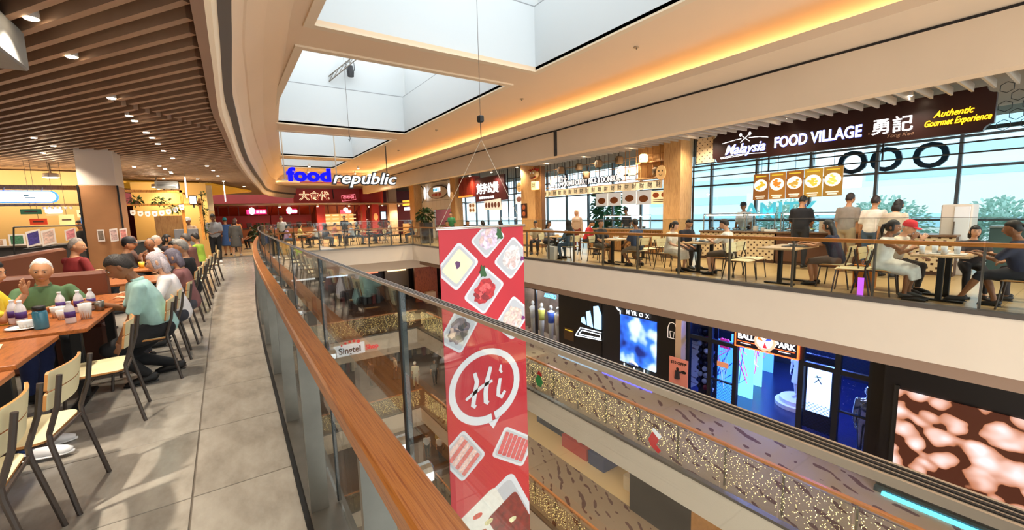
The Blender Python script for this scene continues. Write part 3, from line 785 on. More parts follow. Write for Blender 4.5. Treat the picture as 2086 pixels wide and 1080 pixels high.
def person(label, x, y, rz, pose='sit', H=1.62, shirt='#888888', pants='#333333', skin='tan', hair='short', hc='#1c1613', lean=.08, hyaw=0, hpitch=0, htilt=0,
           lh=None, rh=None, sleeve=.5, pant=1.0, shoes='#2b2a2a', group=None, near=False, z0=0, dress=None, cap=None, brim=True, fat=1.0, seat=.43, feet=None, curl=.4, hand_dir=None, hijab=None, collar=False, wave=None, stripes=None):
    t = thing('person', label, 'person', (x, y, z0), rz, group)
    s = H / 1.70; V = Vector; vox = .012 if near else .022
    cloth = lambda c, nm: mat(c, .8, var=.10, vscale=14, bump=.25 if near else 0, bscale=18)
    sk = mat(SKIN[skin], .5, var=.05, vscale=20)
    sit = pose == 'sit'
    pz = seat + .085 * s if sit else .93 * s
    rl = Matrix.Rotation(-lean, 3, 'X')
    pel = V((0, -.02 if sit else 0, pz))
    S = lambda lx, ly, lz: pel + rl @ (V((lx, ly, lz)) * s)
    sh = {q: S(q * .172 * (fat * .5 + .5), -.005, .418) for q in (-1, 1)}
    neck0, neck1 = S(0, -.012, .475), S(0, .012, .56)
    hR = Matrix.Rotation(hyaw, 3, 'Z') @ Matrix.Rotation(-(lean * .35 + hpitch), 3, 'X') @ Matrix.Rotation(htilt, 3, 'Y')
    hc_ = neck1 + hR @ (V((0, .022, .085)) * s)
    # arms
    hands = {}
    for q, tg in ((-1, lh), (1, rh)):
        if tg is None: tg = (q * .12, .36, pz / s - .30 + .36) if sit else (q * .24, .06, .76)
        tg = V(tg) * (1 if False else 1)
        pole = V((q * .40, -.45, -.75))
        el, wr = ik(sh[q], tg, .275 * s, .245 * s, pole); hands[q] = (el, wr)
    # legs
    hips = {q: pel + V((q * .088 * s, 0, -.015 * s)) for q in (-1, 1)}; legs = {}
    for q in (-1, 1):
        if feet is not None: ft = V(feet[0 if q < 0 else 1])
        elif sit: ft = V((q * .11, .34 * s, .075))
        else: ft = V((q * .095, -.01, .075))
        kn, an = ik(hips[q], ft, .415 * s, .40 * s, V((q * .12, 1, .5 if sit else .1))); legs[q] = (kn, an)
    f = fat
    zz = [-.10, -.04, .06, .18, .30, .40, .45, .485]
    rx = [.10, .155, .160 * f, .148 * f, .158 * f, .160, .115, .058]; ry = [.08, .112 * f, .115 * f, .108 * f, .112 * f, .095, .075, .055]
    tor = [S(0, (.012 if .1 < a < .4 else 0), a) for a in zz]
    lat = V((1, 0, 0))
    def torso(mb, d, i0=0, i1=8): mb.tube(tor[i0:i1], [(r + d) * s for r in rx[i0:i1]], 16, ry=[(r + d) * s for r in ry[i0:i1]], lat=lat)
    def arm(mb, q, d, fr0, fr1, near_=False):
        el, wr = hands[q]; a = sh[q]; pts = [a - (el - a) * .05, a + (el - a) * .3, el, el + (wr - el) * .35, wr]; rr = [.046, .045, .037, .036, .024]
        cum = [0, .18, .52, .69, 1.0]; P2 = []; R2 = []
        for p_, r_, c_ in zip(pts, rr, cum):
            if c_ <= fr1 + 1e-6: P2.append(p_); R2.append((r_ + d) * s)
        if P2 and cum[len(P2) - 1] < fr1 and len(P2) < 5:
            i = len(P2); tt = (fr1 - cum[i - 1]) / (cum[i] - cum[i - 1]); P2.append(pts[i - 1] + (pts[i] - pts[i - 1]) * tt); R2.append((rr[i - 1] + (rr[i] - rr[i - 1]) * tt + d * 1.4) * s)
        mb.ell(a, [(.047 + d) * s] * 3, 10, 8); mb.tube(P2, R2, 10)
        if fr1 > .55: mb.ell(el, [(.038 + d) * s] * 3, 8, 6)
    def leg(mb, q, d, fr1):
        kn, an = legs[q]; h = hips[q]; pts = [h, h + (kn - h) * .45, kn, kn + (an - kn) * .32, kn + (an - kn) * .75, an]; rr = [.088 * f, .078 * f, .054, .054, .038, .036]; cum = [0, .24, .52, .68, .88, 1.0]
        P2, R2 = [], []
        for p_, r_, c_ in zip(pts, rr, cum):
            if c_ <= fr1 + 1e-6: P2.append(p_); R2.append((r_ + d) * s)
        if len(P2) < 6 and cum[len(P2) - 1] < fr1:
            i = len(P2); tt = (fr1 - cum[i - 1]) / (cum[i] - cum[i - 1]); P2.append(pts[i - 1] + (pts[i] - pts[i - 1]) * tt); R2.append((rr[i - 1] + (rr[i] - rr[i - 1]) * tt + d * 1.5) * s)
        mb.tube(P2, R2, 12); mb.ell(h, [(.09 * f + d) * s] * 3, 10, 8)
        if fr1 > .6: mb.ell(kn, [(.055 + d) * s] * 3, 10, 8)
    # body
    b = MB(); torso(b, 0); b.tube([S(0, -.015, .44), neck0, neck1, hc_], [.062 * s, .052 * s, .050 * s, .05 * s], 10)
    for q in (-1, 1):
        arm(b, q, 0, 0, 1.0); leg(b, q, 0, 1.0)
        an = legs[q][1]; fd = (legs[q][1] - legs[q][0]); fdir = V((q * .12, 1, 0)).normalized()
        b.tube([an - fdir * .045 * s + V((0, 0, -.04 * s)), an + fdir * .03 * s + V((0, 0, -.035 * s)), an + fdir * .15 * s + V((0, 0, -.055 * s))], [.028 * s, .034 * s, .024 * s], 8)
    ex = MB(); head_mesh(ex, hc_, hR, s, *((36, 28) if near else (20, 14)))
    for q in (-1, 1):
        el, wr = hands[q]; d = (wr - el).normalized(); nr = V((0, 0, 1)) if abs(d.z) < .75 else V((q * .8, .2, 0)); cl = curl
        if wave == q: d = V((q * .55, .1, .75)).normalized(); nr = V((0, -1, .2)); cl = .05
        hand_mesh(ex, wr, d, nr, s, -q, cl)
    body = remeshed('body', b, vox, sk, t, ex)
    # clothes
    main = dress or shirt
    m_ = stripes or cloth(main, 'cloth')
    c_ = MB(); torso(c_, .013, 1 if not sit else 0, 7)
    c_.tube([S(0, 0, .36), S(0, -.004, .425), S(0, -.008, .458), S(0, -.012, .482)], [.176 * s, .160 * s, .120 * s, .080 * s], 16, ry=[.112 * s, .100 * s, .088 * s, .074 * s], lat=lat)
    for q in (-1, 1): arm(c_, q, .013, 0, sleeve) if sleeve > .1 else c_.ell(sh[q], [.055 * s] * 3, 8, 6)
    if dress:
        k0, k1 = legs[-1][0], legs[1][0]; km = (k0 + k1) / 2
        if sit: c_.tube([pel + V((0, -.05, -.02)), pel + (km - pel) * .5, km + V((0, .02, -.03)), km + V((0, .05, -.16))], [.20 * s, .215 * s, .195 * s, .2 * s], 14, ry=[.11 * s, .13 * s, .12 * s, .075 * s], lat=lat)
        else: c_.tube([pel + V((0, 0, .05)), pel + V((0, 0, -.15)), pel + V((0, 0, -.48 * s))], [.16 * s, .19 * s, .23 * s], 16, ry=[.12 * s, .15 * s, .19 * s], lat=lat)
    so = remeshed('dress' if dress else 'shirt', c_, vox * 1.05, m_, t)
    if collar:
        mbc = MB(); mbc.tube([neck0 + V((0, -.004, -.012 * s)), neck0 + V((0, .004, .03 * s))], [.068 * s, .060 * s], 14, ry=[.064 * s, .058 * s], lat=lat); mbc.build('collar', cloth(main, 'c'), t, True, world=False)
    if not dress:
        c_ = MB(); c_.tube(tor[0:3], [(r + .010) * s for r in rx[0:3]], 16, ry=[(r + .010) * s for r in ry[0:3]], lat=lat)
        for q in (-1, 1): leg(c_, q, .011, pant)
        remeshed('trousers', c_, vox * 1.05, cloth(pants, 'p'), t)
    for q in (-1, 1):
        an = legs[q][1]; fdir = V((q * .12, 1, 0)).normalized(); g = V((0, 0, 1)); zb = an.z - .075
        P2 = lambda a, h_: V((an.x, an.y, zb)) + fdir * a * s + g * h_ * s
        mbx = MB(); l2 = g.cross(fdir)
        mbx.tube([P2(-.065, .035), P2(-.05, .045), P2(0, .048), P2(.07, .038), P2(.14, .026), P2(.175, .022)], [.022 * s, .036 * s, .038 * s, .043 * s, .043 * s, .022 * s], 10, ry=[.03 * s, .043 * s, .046 * s, .036 * s, .025 * s, .014 * s], lat=l2)
        mbx.tube([P2(-.07, .008), P2(-.04, .008), P2(.06, .008), P2(.14, .008), P2(.185, .008)], [.022 * s, .038 * s, .045 * s, .044 * s, .016 * s], 10, ry=[.008 * s] * 5, lat=l2)
        mbx.build('shoe', mat(shoes, .55), t, True, world=False)
    hm = mat(hc, .55, var=.25, vscale=60, bump=.5 if near else 0, bscale=120)
    if hijab:
        hb = MB(); hb.ell(hc_ + hR @ (V((0, -.018, .012)) * s), (.098 * s, .106 * s, .136 * s), 18, 12, 0, hR)
        hb.tube([hc_ + hR @ (V((0, -.02, -.03)) * s), neck0 + V((0, -.01, .02)), S(0, 0, .40), S(0, .01, .28)], [.092 * s, .10 * s, .185 * s, .19 * s], 16, ry=[.085 * s, .09 * s, .125 * s, .13 * s], lat=lat)
        hv = hb.v; F_ = hR @ V((0, 1, 0))
        hb.v = [tuple(V(p) - F_ * .045 * s) if (V(p) - hc_).dot(F_) > .035 * s and -.095 * s < (V(p) - hc_).z < .075 * s else p for p in hv]
        hb.build('headscarf', cloth(hijab, 'h'), t, True, world=False)
    elif hair: hair_mesh(hair, hc_, hR, s, near).build('hair', hm, t, True, world=False)
    if cap:
        mbx = MB(); n = 18; M_ = hR; top = []
        T_ = lambda lx, ly, lz: hc_ + hR @ (V((lx, ly, lz)) * s)
        vs_ = []; fs = []; rings = [(1.0, .028), (.99, .06), (.90, .10), (.68, .130), (.35, .145), (.02, .150)]
        for k_, z_ in rings:
            for j in range(n): a = 2 * PI * j / n; vs_.append(T_(.088 * k_ * math.cos(a), -.004 + .106 * k_ * math.sin(a), z_))
        for i in range(len(rings) - 1):
            for j in range(n): fs.append((i * n + j, i * n + (j + 1) % n, (i + 1) * n + (j + 1) % n, (i + 1) * n + j))
        mbx.add(vs_, fs); co = mbx.build('cap', mat(cap, .7), t, True, world=False)
        if brim:
            mbb = MB(); R1 = [T_(.074 * math.sin(a), .10 * math.cos(a) + .0, .034) for a in [(-1.0 + .25 * i) for i in range(9)]]; R2 = [T_(.086 * math.sin(a), .085 + .095 * math.cos(a * .95), .024 - .010 * abs(a)) for a in [(-1.0 + .25 * i) for i in range(9)]]
            mbb.strip(R1, R2); up = hR @ V((0, 0, .006)); mbb.strip([p + up for p in R2], [p + up for p in R1]); mbb.strip(R2, [p + up for p in R2]); mbb.build('brim', mat(cap, .7), co, world=False)
    # face details
    for q in (-1, 1):
        e = MB(); e.ell(hc_ + hR @ (V((q * .031, .0815, .004)) * s), (.0125 * s, .007 * s, .0062 * s), 10, 6, 0, hR); eo = e.build('eye', mat('#e9e2da', .25), t, True, world=False)
        MB().ell(hc_ + hR @ (V((q * .031, .087, .004)) * s), (.0062 * s, .003 * s, .0062 * s), 8, 6, 0, hR).build('iris', mat('#1d120c', .2), eo, True, world=False)
        MB().tube([hc_ + hR @ (V((q * a_, b_, c2)) * s) for a_, b_, c2 in ((.014, .0935, .022), (.032, .090, .027), (.048, .079, .021))], [.0028 * s, .0036 * s, .002 * s], 5).build('eyebrow', mat(hc if hc != '#e8e4dc' else '#8a8580', .8), t, world=False)
    MB().tube([hc_ + hR @ (V((a_, b_, c2)) * s) for a_, b_, c2 in ((-.022, .082, -.064), (-.008, .0925, -.0625), (.008, .0925, -.0625), (.022, .082, -.064))], [.002 * s, .0048 * s, .0048 * s, .002 * s], 6).build('mouth', mat('#9a5a4c', .5), t, world=False)
    return t
# ================================================================== LEFT ROW: TABLES, CHAIRS, DINERS
GC = 'chairs along the walkway'
ypos = [2.67, 3.21, 4.34, 5.28, 5.92, 6.62, 7.95, 8.75, 9.5, 10.3, 11.2, 12.1, 13.2]
xpos = [-.61, -.56, -.465, -.29, -.26, -.20, -.20, -.16, -.14, -.12, -.08, -.02, .06]
desc = ['empty cream ply chair nearest the camera, cut by the left frame edge', 'empty cream ply chair, second from the camera along the walkway', 'empty cream ply chair just in front of the man in the pale blue shirt',
        'cream ply chair under the man in the pale blue shirt', 'cream ply chair under the silver haired woman in white', 'cream ply chair under the woman with violet grey hair', 'cream ply chair under the grey haired man in black']
for i, (y, x) in enumerate(zip(ypos, xpos)):
    d = desc[i] if i < len(desc) else 'cream ply chair along the walkway, %s behind the man in black' % ('first', 'second', 'third', 'fourth', 'fifth', 'sixth')[i - 7]
    chair(x - .47 + .02, y, PI / 2 + (.06, -.10, .05, .0, .05, -.05)[i % 6], d, GC)
GT = 'tables along the walkway'
table(-1.72, -1.02, 2.55, 3.42, 'orange brown table nearest the camera at the left frame edge', GT)
table(-1.80, -1.05, 3.55, 4.33, 'orange brown table corner with open menu beside the empty chairs', GT)
table(-1.72, -.93, 4.46, 5.52, 'table crowded with bottles and cups before the man in green', GT)
table(-1.75, -.88, 5.62, 6.5, 'table shared by the silver haired woman behind the crowded table', GT)
table(-1.6, -.82, 7.5, 8.4, 'table before the grey haired man in black', GT)
table(-1.55, -.75, 9.4, 10.2, 'table with yellow drink cup further along the walkway', GT)
table(-1.5, -.7, 11.0, 11.8, 'table with white tray further along the walkway', GT)
GL = 'diners on the left'
P = person
P('older man with white hair in a green polo facing the camera', -1.50, 5.98, PI + .2, H=1.6, seat=.40, shirt='#4d6b45', pants='#2c2c30', skin='tan', hair='thin', hc='#e8e4dc', lean=.18, hyaw=-.05, hpitch=.02, htilt=-.08, lh=(-.28, .33, .76), rh=(.20, .40, .75), near=True, group=GL, collar=True, fat=1.08)
P('person in a yellow shirt at the left edge raising an open hand', -1.80, 5.34, -PI / 2 - .15, H=1.68, shirt='#d9c02e', pants='#25305c', skin='tan', hc='#161210', lean=.28, hyaw=-.2, rh=(.12, .42, .95), lh=(-.22, .42, .76), near=True, group=GL, wave=1, fat=1.1)
P('grey haired man in a maroon polo with navy sleeves seated left of the pillar', -1.95, 9.3, -PI / 2 + .75, H=1.74, shirt='#7a1716', pants='#22242c', skin='tan', hair='thin', hc='#8b8179', lean=.05, hyaw=-.9, hpitch=.05, rh=(.26, .26, .74), lh=(-.22, .36, .74), near=True, group=GL, fat=1.15)
P('dark haired man in a pale blue shirt bending over the table', -.60, 5.28, PI / 2 + .12, H=1.68, shirt='#a8cdc6', pants='#1b1b1e', skin='brown', hair='short', hc='#2b241f', lean=.32, hpitch=.35, hyaw=-.05, rh=(.16, .42, .77), lh=(-.20, .30, .40), near=True, group=GL, collar=True, fat=1.12, sleeve=.46, shoes='#1e1c1b', feet=((-.13, .12, .075), (.12, -.1, .075)))
P('silver haired woman in a white blouse beside the pale blue shirt', -.50, 5.95, PI / 2, H=1.55, shirt='#efe6e4', pants='#3b3b44', skin='fair', hair='bob', hc='#bdb0b4', lean=.20, hpitch=.12, rh=(.2, .38, .74), lh=(-.2, .36, .74), near=True, group=GL)
P('woman with violet grey bob in a red and grey floral top', -.44, 6.66, PI / 2 - .1, H=1.52, shirt='#8a5a58', pants='#4a4a52', skin='tan', hair='bob', hc='#6d6470', lean=.16, hpitch=.1, near=True, group=GL)
P('grey haired man in a black tee seen from behind at the walkway', -.48, 7.98, PI / 2 - .3, H=1.64, shirt='#131214', pants='#6b6a6c', skin='tan', hair='short', hc='#8d8880', lean=.10, hyaw=.25, near=True, group=GL)
P('bald man in brown resting chin on folded hands', -1.12, 10.55, PI - .25, H=1.64, shirt='#7a4a2e', pants='#2c2622', skin='brown', hair='bald', hc='#3a332e', lean=.26, hpitch=.15, rh=(.05, .34, .90), lh=(-.05, .34, .88), sleeve=.3, group=GL)
P('man in a black baseball cap and dark jacket before the pillar', -1.52, 10.2, -PI / 2 + .1, H=1.66, shirt='#241f1d', pants='#22201f', skin='tan', hc='#1b1714', cap='#17161a', sleeve=1, lean=.15, hyaw=-.15, group=GL)
P('woman with brown shoulder length hair next to the black cap', -1.55, 11.1, -PI / 2 + .3, H=1.66, shirt='#5d4036', pants='#33302e', skin='fair', hair='bob', hc='#4a2419', sleeve=1, lean=.05, group=GL)
P('short grey haired woman in white sitting behind the brown haired woman', -1.28, 12.2, -PI / 2 - .1, H=1.60, shirt='#eae4df', pants='#44434a', skin='fair', hair='short', hc='#b3a79b', lean=.05, group=GL)
P('dark haired woman in a black and white patterned top', -.62, 9.2, PI / 2 - .2, H=1.55, shirt='#55535a', pants='#2a2a2e', skin='tan', hair='short', hc='#17120f', lean=.15, group=GL)
P('man in a plaid shirt further along the walkway row', -.60, 11.2, PI / 2 - .4, H=1.68, shirt='#6a4238', pants='#2a2a2e', skin='tan', hair='short', hc='#4c443e', lean=.1, sleeve=.9, group=GL)
P('person in a lime top in the walkway row', -.52, 12.9, PI / 2 - .4, H=1.62, shirt='#a6c33f', pants='#2a2a2e', skin='tan', hair='short', hc='#211a16', lean=.1, group=GL)
P('woman with dark hair and dark top opposite the plaid shirt', -1.2, 13.1, -PI / 2, H=1.6, shirt='#3c3034', pants='#2a2a2e', skin='tan', hair='bob', hc='#1d1613', lean=.1, group=GL)
P('dark haired person with head low at the far left behind the yellow shirt', -2.55, 7.4, -PI / 2, H=1.6, shirt='#b98b72', pants='#2a2a2e', skin='tan', hair='short', hc='#120e0c', lean=.3, hpitch=.5, group=GL)
GW = 'people standing or walking'
P('man in a grey tee and black trousers standing on the walkway', -.25, 18.6, PI - .1, pose='stand', H=1.80, shirt='#8f8f93', pants='#18181b', skin='dark', hair='short', hc='#17120f', rh=(.10, .26, 1.10), lh=(-.10, .26, 1.12), shoes='#e8e6e2', group=GW, hpitch=.3)
P('woman walking away in a white sleeved top and grey pinafore', .42, 21.2, -.2, pose='stand', H=1.60, dress='#55524e', shirt='#e9e6e1', sleeve=1.0, skin='fair', hair='bob', hc='#40211a', shoes='#d8c8b8', group=GW, feet=((-.09, -.14, .09), (.09, .16, .075)))
P('person in a blue patterned skirt behind the standing man', .12, 22.2, .2, pose='stand', H=1.66, dress='#3d5f96', skin='tan', hair='short', hc='#231a15', group=GW, cap='#2aa0b0')
P('person in an orange top near the far end of the walkway', .55, 24.4, 2.8, pose='stand', H=1.66, shirt='#c9793a', pants='#2a2a2e', skin='tan', hc='#1d1613', group=GW)
P('seated woman in black beside the potted shrub far down the walkway', 1.3, 26.5, 2.2, H=1.62, shirt='#17161a', pants='#17161a', skin='tan', hair='long', hc='#1d1613', group=GW)
P('stall worker in a white cap behind the bunting counter', -.95, 18.9, PI - .5, pose='stand', H=1.68, shirt='#d8b79a', pants='#333333', skin='brown', hc='#1b1410', cap='#f0eeea', group='stall workers')
P('masked stall worker behind the shelf with bunting', -1.55, 19.6, PI - .2, pose='stand', H=1.66, shirt='#5f7f78', pants='#333333', skin='tan', hair='bob', hc='#1b1410', group='stall workers')
P('stall worker in black behind the left kitchen counter', -3.05, 15.6, PI - .3, pose='stand', H=1.64, shirt='#141317', pants='#333333', skin='tan', hair='bob', hc='#120e0c', group='stall workers')
# ================================================================== RIGHT HAND STALLS (X about 11.7)
def column(y0, y1, label, x0=11.35, x1=11.95, m=COLWOOD, z1=3.72):
    t = thing('column', label, 'column', ((x0 + x1) / 2, (y0 + y1) / 2, 0))
    MB().bbox(x0, x1, y0, y1, 0, z1, .01).build('shaft', m, t)
    MB().box(x0 - .012, x1 + .012, y0 - .012, y1 + .012, 0, .1).build('plinth', mat('#6a5440', .5), t)
    return t
column(7.62, 8.22, 'wood clad column between the dark brown sign and the bamboo lattice')
column(14.72, 15.75, 'wood clad column left of the bamboo lattice stall')
column(22.35, 22.95, 'wood clad column left of the red boxed stall', x1=11.85)
column(28.7, 29.6, 'wood clad column left of the oval fish sign')
TEAL = glow('#3f5cff', 1.6)
LETTER = glow('#ffffff', 1.6)
# ---- the dark brown sign
BR = mat('#2c0f0b', .35)
sg = thing('shop_sign', 'long dark brown sign reading FOOD VILLAGE with white lit letters', 'sign', (11.8, 4.2, 2.78))
y0, y1, z0, z1, c = 1.52, 6.86, 2.78, 3.58, .13
poly = []
for cy, cz, a0 in ((y1, z1, 180), (y0, z1, 270), (y0, z0, 0), (y1, z0, 90)):
    for k in range(6):
        a = math.radians(a0 + 90 - k * 18)
        poly.append((cy + c * math.cos(a) * (1 if True else 1), cz + c * math.sin(a)))
def corner(cy, cz, sy, sz): return [(cy + sy * c * math.cos(math.radians(k * 18)), cz + sz * c * math.sin(math.radians(k * 18))) for k in range(6)]
poly = corner(y1, z1, -1, -1) + corner(y0, z1, 1, -1)[::-1] + corner(y0, z0, 1, 1) + corner(y1, z0, -1, 1)[::-1]
# order round: top-left arc runs inwards, then the others
poly = corner(y1, z1, -1, -1)[::-1] + corner(y0, z1, 1, -1) + corner(y0, z0, 1, 1)[::-1] + corner(y1, z0, -1, 1)
MB().prism(poly, lambda u, v, t: (t, u, v), 11.72, 11.86).build('board', BR, sg)
GOLD = mat('#6b4a35', .4)
xf = 11.712
def lit(body, y, z, size, off=0, shear=0, halo=TEAL, m=LETTER, sx=1, space=1.0, tilt=0, parent=sg, nm='lettering'):
    o = text(nm, body, (xf - .012, y, z), size, m, 'x', parent, .012, off, shear, sx=sx, space=space, tilt=tilt)
    if halo: text('halo', body, (xf + .002, y, z), size, halo, 'x', parent, .003, off + size * (.018 if halo is not globals().get('NAVYH') else .10), shear, sx=sx, space=space, tilt=tilt)
    return o
lit('FOOD VILLAGE', 4.34, 3.09, .36, .005, sx=.72)
lit('Malaysia', 5.98, 3.07, .36, .002, .35, sx=.88)
lit('勇記', 2.95, 3.10, .34, .002, halo=None)
text('lettering', 'Yong Kee', (xf - .004, 2.82, 2.91), .11, mat('#8a6a55', .5), 'x', sg, .003, 0, .3)
text('lettering', 'BY', (xf - .004, 3.30, 3.01), .07, mat('#8a6a55', .5), 'x', sg, .003)
YEL = glow('#ffd21f', 1.8); YH = glow('#b07a08', 1.0)
lit('Authentic', 2.06, 3.20, .17, 0, .4, halo=YH, m=YEL, sx=.78)
lit('Gourmet Experience', 2.01, 3.04, .17, 0, .4, halo=YH, m=YEL, sx=.62)
for pts in ([(6.58, 3.28), (6.2, 3.33), (6.06, 3.335)], [(5.86, 3.335), (5.6, 3.32), (5.38, 3.27)], [(6.62, 2.90), (6.2, 2.93), (5.8, 2.915), (5.42, 2.89)], [(6.6, 2.87), (6.0, 2.90)]):
    MB().tube([(xf - .008, a, b) for a, b in pts], .008, 6).build('swash', LETTER, sg)
for s_ in (-1, 1):
    MB().tube([(xf - .008, 5.96 - s_ * .12, 3.24), (xf - .008, 5.96 + s_ * .10, 3.42)], .007, 6).ell((xf - .008, 5.96 + s_ * .12, 3.44), (.006, .035, .045), 8, 6).build('cutlery_mark', LETTER, sg)
for y in (1.9, 4.2, 6.5): MB().tube([(11.8, y, 3.56), (11.8, y, 3.73)], .012, 6).build('hanger', BLACK, sg)
# frame bars around the shop front
fr = thing('storefront_grille', 'black metal frame bars under the dark brown sign', 'frame', (11.85, 4.4, 2.4))
for z in (2.42, 2.62): MB().box(11.83, 11.87, -.9, 7.55, z - .014, z + .014).build('bar', BLACK, fr)
for y in (7.52, 5.4, 3.1, 1.0): MB().box(11.83, 11.87, y - .014, y + .014, 2.42, 3.70).build('bar', BLACK, fr)
MB().box(11.83, 11.87, 7.50, 7.54, 0, 2.42).build('bar', BLACK, fr)
# perforated panel left of the sign and honeycomb screen right of it
def dots(c0, c1, sc, rad):
    m, nt, b = nodes_mat('dot_pattern'); v = coords(nt, (sc, sc, sc), (PI / 4, 0, 0))
    vo = nt.nodes.new('ShaderNodeTexVoronoi'); vo.inputs['Randomness'].default_value = 0; vo.inputs['Scale'].default_value = 1; vo.distance = 'MANHATTAN'
    nt.links.new(v, vo.inputs['Vector']); r = ramp(nt, [(rad, c1), (rad + .02, c0)]); nt.links.new(vo.outputs['Distance'], r.inputs['Fac']); nt.links.new(r.outputs['Color'], b.inputs['Base Color'])
    b.inputs['Roughness'].default_value = .5; return m
DOTS = dots('#e6cda3', '#4a2a1c', 9, .36)
pp = thing('pattern_panel', 'cream panel with brown diamond dots left of the dark brown sign', 'panel', (11.9, 7.2, 2.8))
MB().box(11.88, 11.92, 6.9, 7.46, 2.84, 3.56).build('sheet', DOTS, pp)
for a in ((6.86, 7.50, 2.80, 2.83), (6.86, 7.50, 3.57, 3.60), (7.475, 7.50, 2.83, 3.57)): MB().box(11.87, 11.93, *a).build('edge', BLACK, pp)
hs = thing('honeycomb_screen', 'black honeycomb wire screen at the right end of the dark brown sign', 'screen', (11.85, .6, 2.8))
for r_ in range(5):
    for q in range(7):
        cy, cz = 1.42 - q * .29 - (r_ % 2) * .145, 2.86 + r_ * .165
        if cz > 3.6: continue
        pts = [(11.84, cy + .095 * math.cos(math.radians(60 * k + 30)), cz + .095 * math.sin(math.radians(60 * k + 30))) for k in range(7)]
        MB().tube(pts, .006, 4).build('cell', BLACK, hs)
# ---- counters with food displays
def counter(y0, y1, label, front, x0=12.0, x1=12.65, h=.80, top='#7a5a42'):
    t = thing('stall_counter', label, 'counter', ((x0 + x1) / 2, (y0 + y1) / 2, 0))
    MB().box(x0 + .03, x1, y0, y1, 0, h).build('body', mat('#5a4032', .6), t)
    if front is not None: MB().box(x0, x0 + .03, y0, y1, .08, h - .01).build('front_panel', front, t)
    MB().bbox(x0 - .04, x1 + .02, y0 - .02, y1 + .02, h, h + .04, .006).build('worktop', mat(top, .3), t)
    return t
counter(1.9, 3.3, 'patterned stall counter where customers order, under the dark brown sign', DOTS)
counter(3.35, 5.2, 'middle stall counter with brown panels under the menu photos', mat('#6a4632', .4))
counter(5.25, 7.35, 'left stall counter with cream diamond dot panel', DOTS)
SS = mat('#c8ccce', .25, .9)
def vitrine(y0, y1, label, x0=12.08, x1=12.6, z=.84, h=.5):
    t = thing('glass_display_case', label, 'display case', ((x0 + x1) / 2, (y0 + y1) / 2, z))
    for x in (x0, x1 - .02):
        for y in (y0, y1 - .02): MB().box(x, x + .02, y, y + .02, z, z + h).build('post', SS, t)
    MB().box(x0, x1, y0, y1, z + h - .02, z + h).build('lid', SS, t)
    MB().box(x0 + .002, x0 + .008, y0 + .02, y1 - .02, z + .02, z + h - .02).build('front_pane', PANE, t)
    MB().tube([(x0 + .08, y0 + .05, z + h - .05), (x0 + .08, y1 - .05, z + h - .05)], .014, 8).build('light_tube', glow('#fff3cf', 7), t)
    MB().box(x0 + .03, x1 - .03, y0 + .02, y1 - .02, z, z + .02).build('shelf', SS, t)
    rnd = random.Random(int(y0 * 10)); n = int((y1 - y0) / .24)
    for i in range(n):
        cy = y0 + (i + .5) * (y1 - y0) / n
        MB().lathe([(.06, 0), (.095, .05), (.098, .05), (.065, .006)], ((x0 + x1) / 2, cy, z + .02), 10).build('food_tray', SS, t)
        MB().ell(((x0 + x1) / 2, cy, z + .06), (.085, .085, .03), 8, 6).build('food', mat(rnd.choice(('#d9a13a', '#b8541f', '#8a5a2a', '#c9c04a', '#e0c080')), .6, var=.3, vscale=30), t)
    return t
vitrine(6.1, 7.3, 'lit glass food case on the left dotted counter')
vitrine(5.28, 6.05, 'plain glass sneeze guard case beside the lit food case')
vitrine(3.9, 5.15, 'glass case on the middle counter before the cook in blue')
vitrine(9.6, 11.4, 'glass display case on the slatted wood counter below the lattice')
vitrine(17.2, 18.6, 'glass food case on the counter of the dark red stall')
# menu light boxes with dishes
cols = ['#a5672c', '#d48a35', '#b5702f', '#e0a83c', '#c48f3a']
dish = ['#e8b23a', '#d9822b', '#caa046', '#e3c14a', '#e5cf62']
for i in range(5):
    yy = 5.92 - i * .425; ps = ('leftmost', 'second from left', 'middle', 'fourth from left', 'rightmost')[i]
    t = thing('menu_lightbox', 'lit menu photo of a noodle plate, %s of five above the counter' % ps, 'menu board', (12.6, yy, 1.72), 0, 'menu photos over the stall counter')
    zt = 1.70 + i * .008
    MB().box(12.58, 12.62, yy - .20, yy + .20, zt, zt + .72).build('box', mat('#5a2c14', .4, 0, .5, cols[i]), t)
    MB().tube([(12.6, yy, zt + .71), (12.6, yy, 3.72)], .006, 5).build('hanger', BLACK, t)
    cz = zt + .40
    disc = MB(); disc.prism([(yy + .175 * math.cos(a * PI / 10), cz + .165 * math.sin(a * PI / 10)) for a in range(20)], lambda u, v, q: (q, u, v), 12.565, 12.58); disc.build('plate', mat('#efe6d2', .5, 0, .8, '#fff4dc'), t)
    f_ = MB()
    rnd = random.Random(i)
    for k in range(16):
        a, r_ = rnd.random() * 6.28, rnd.random() * .11; f_.ell((12.565, yy + r_ * math.cos(a), cz + r_ * math.sin(a)), (.008, .045, .03), 6, 5)
    f_.build('noodles', mat(dish[i], .5, 0, .7, dish[i], var=.3, vscale=40), t)
    for k, (w, z_) in enumerate(((.13, zt + .10), (.10, zt + .05), (.14, zt + .65))): MB().box(12.568, 12.58, yy - w, yy + w, z_ - .016, z_ + .016).build('caption', mat('#f3ead0' if k < 2 else '#d8b93a', .5, 0, .6), t)
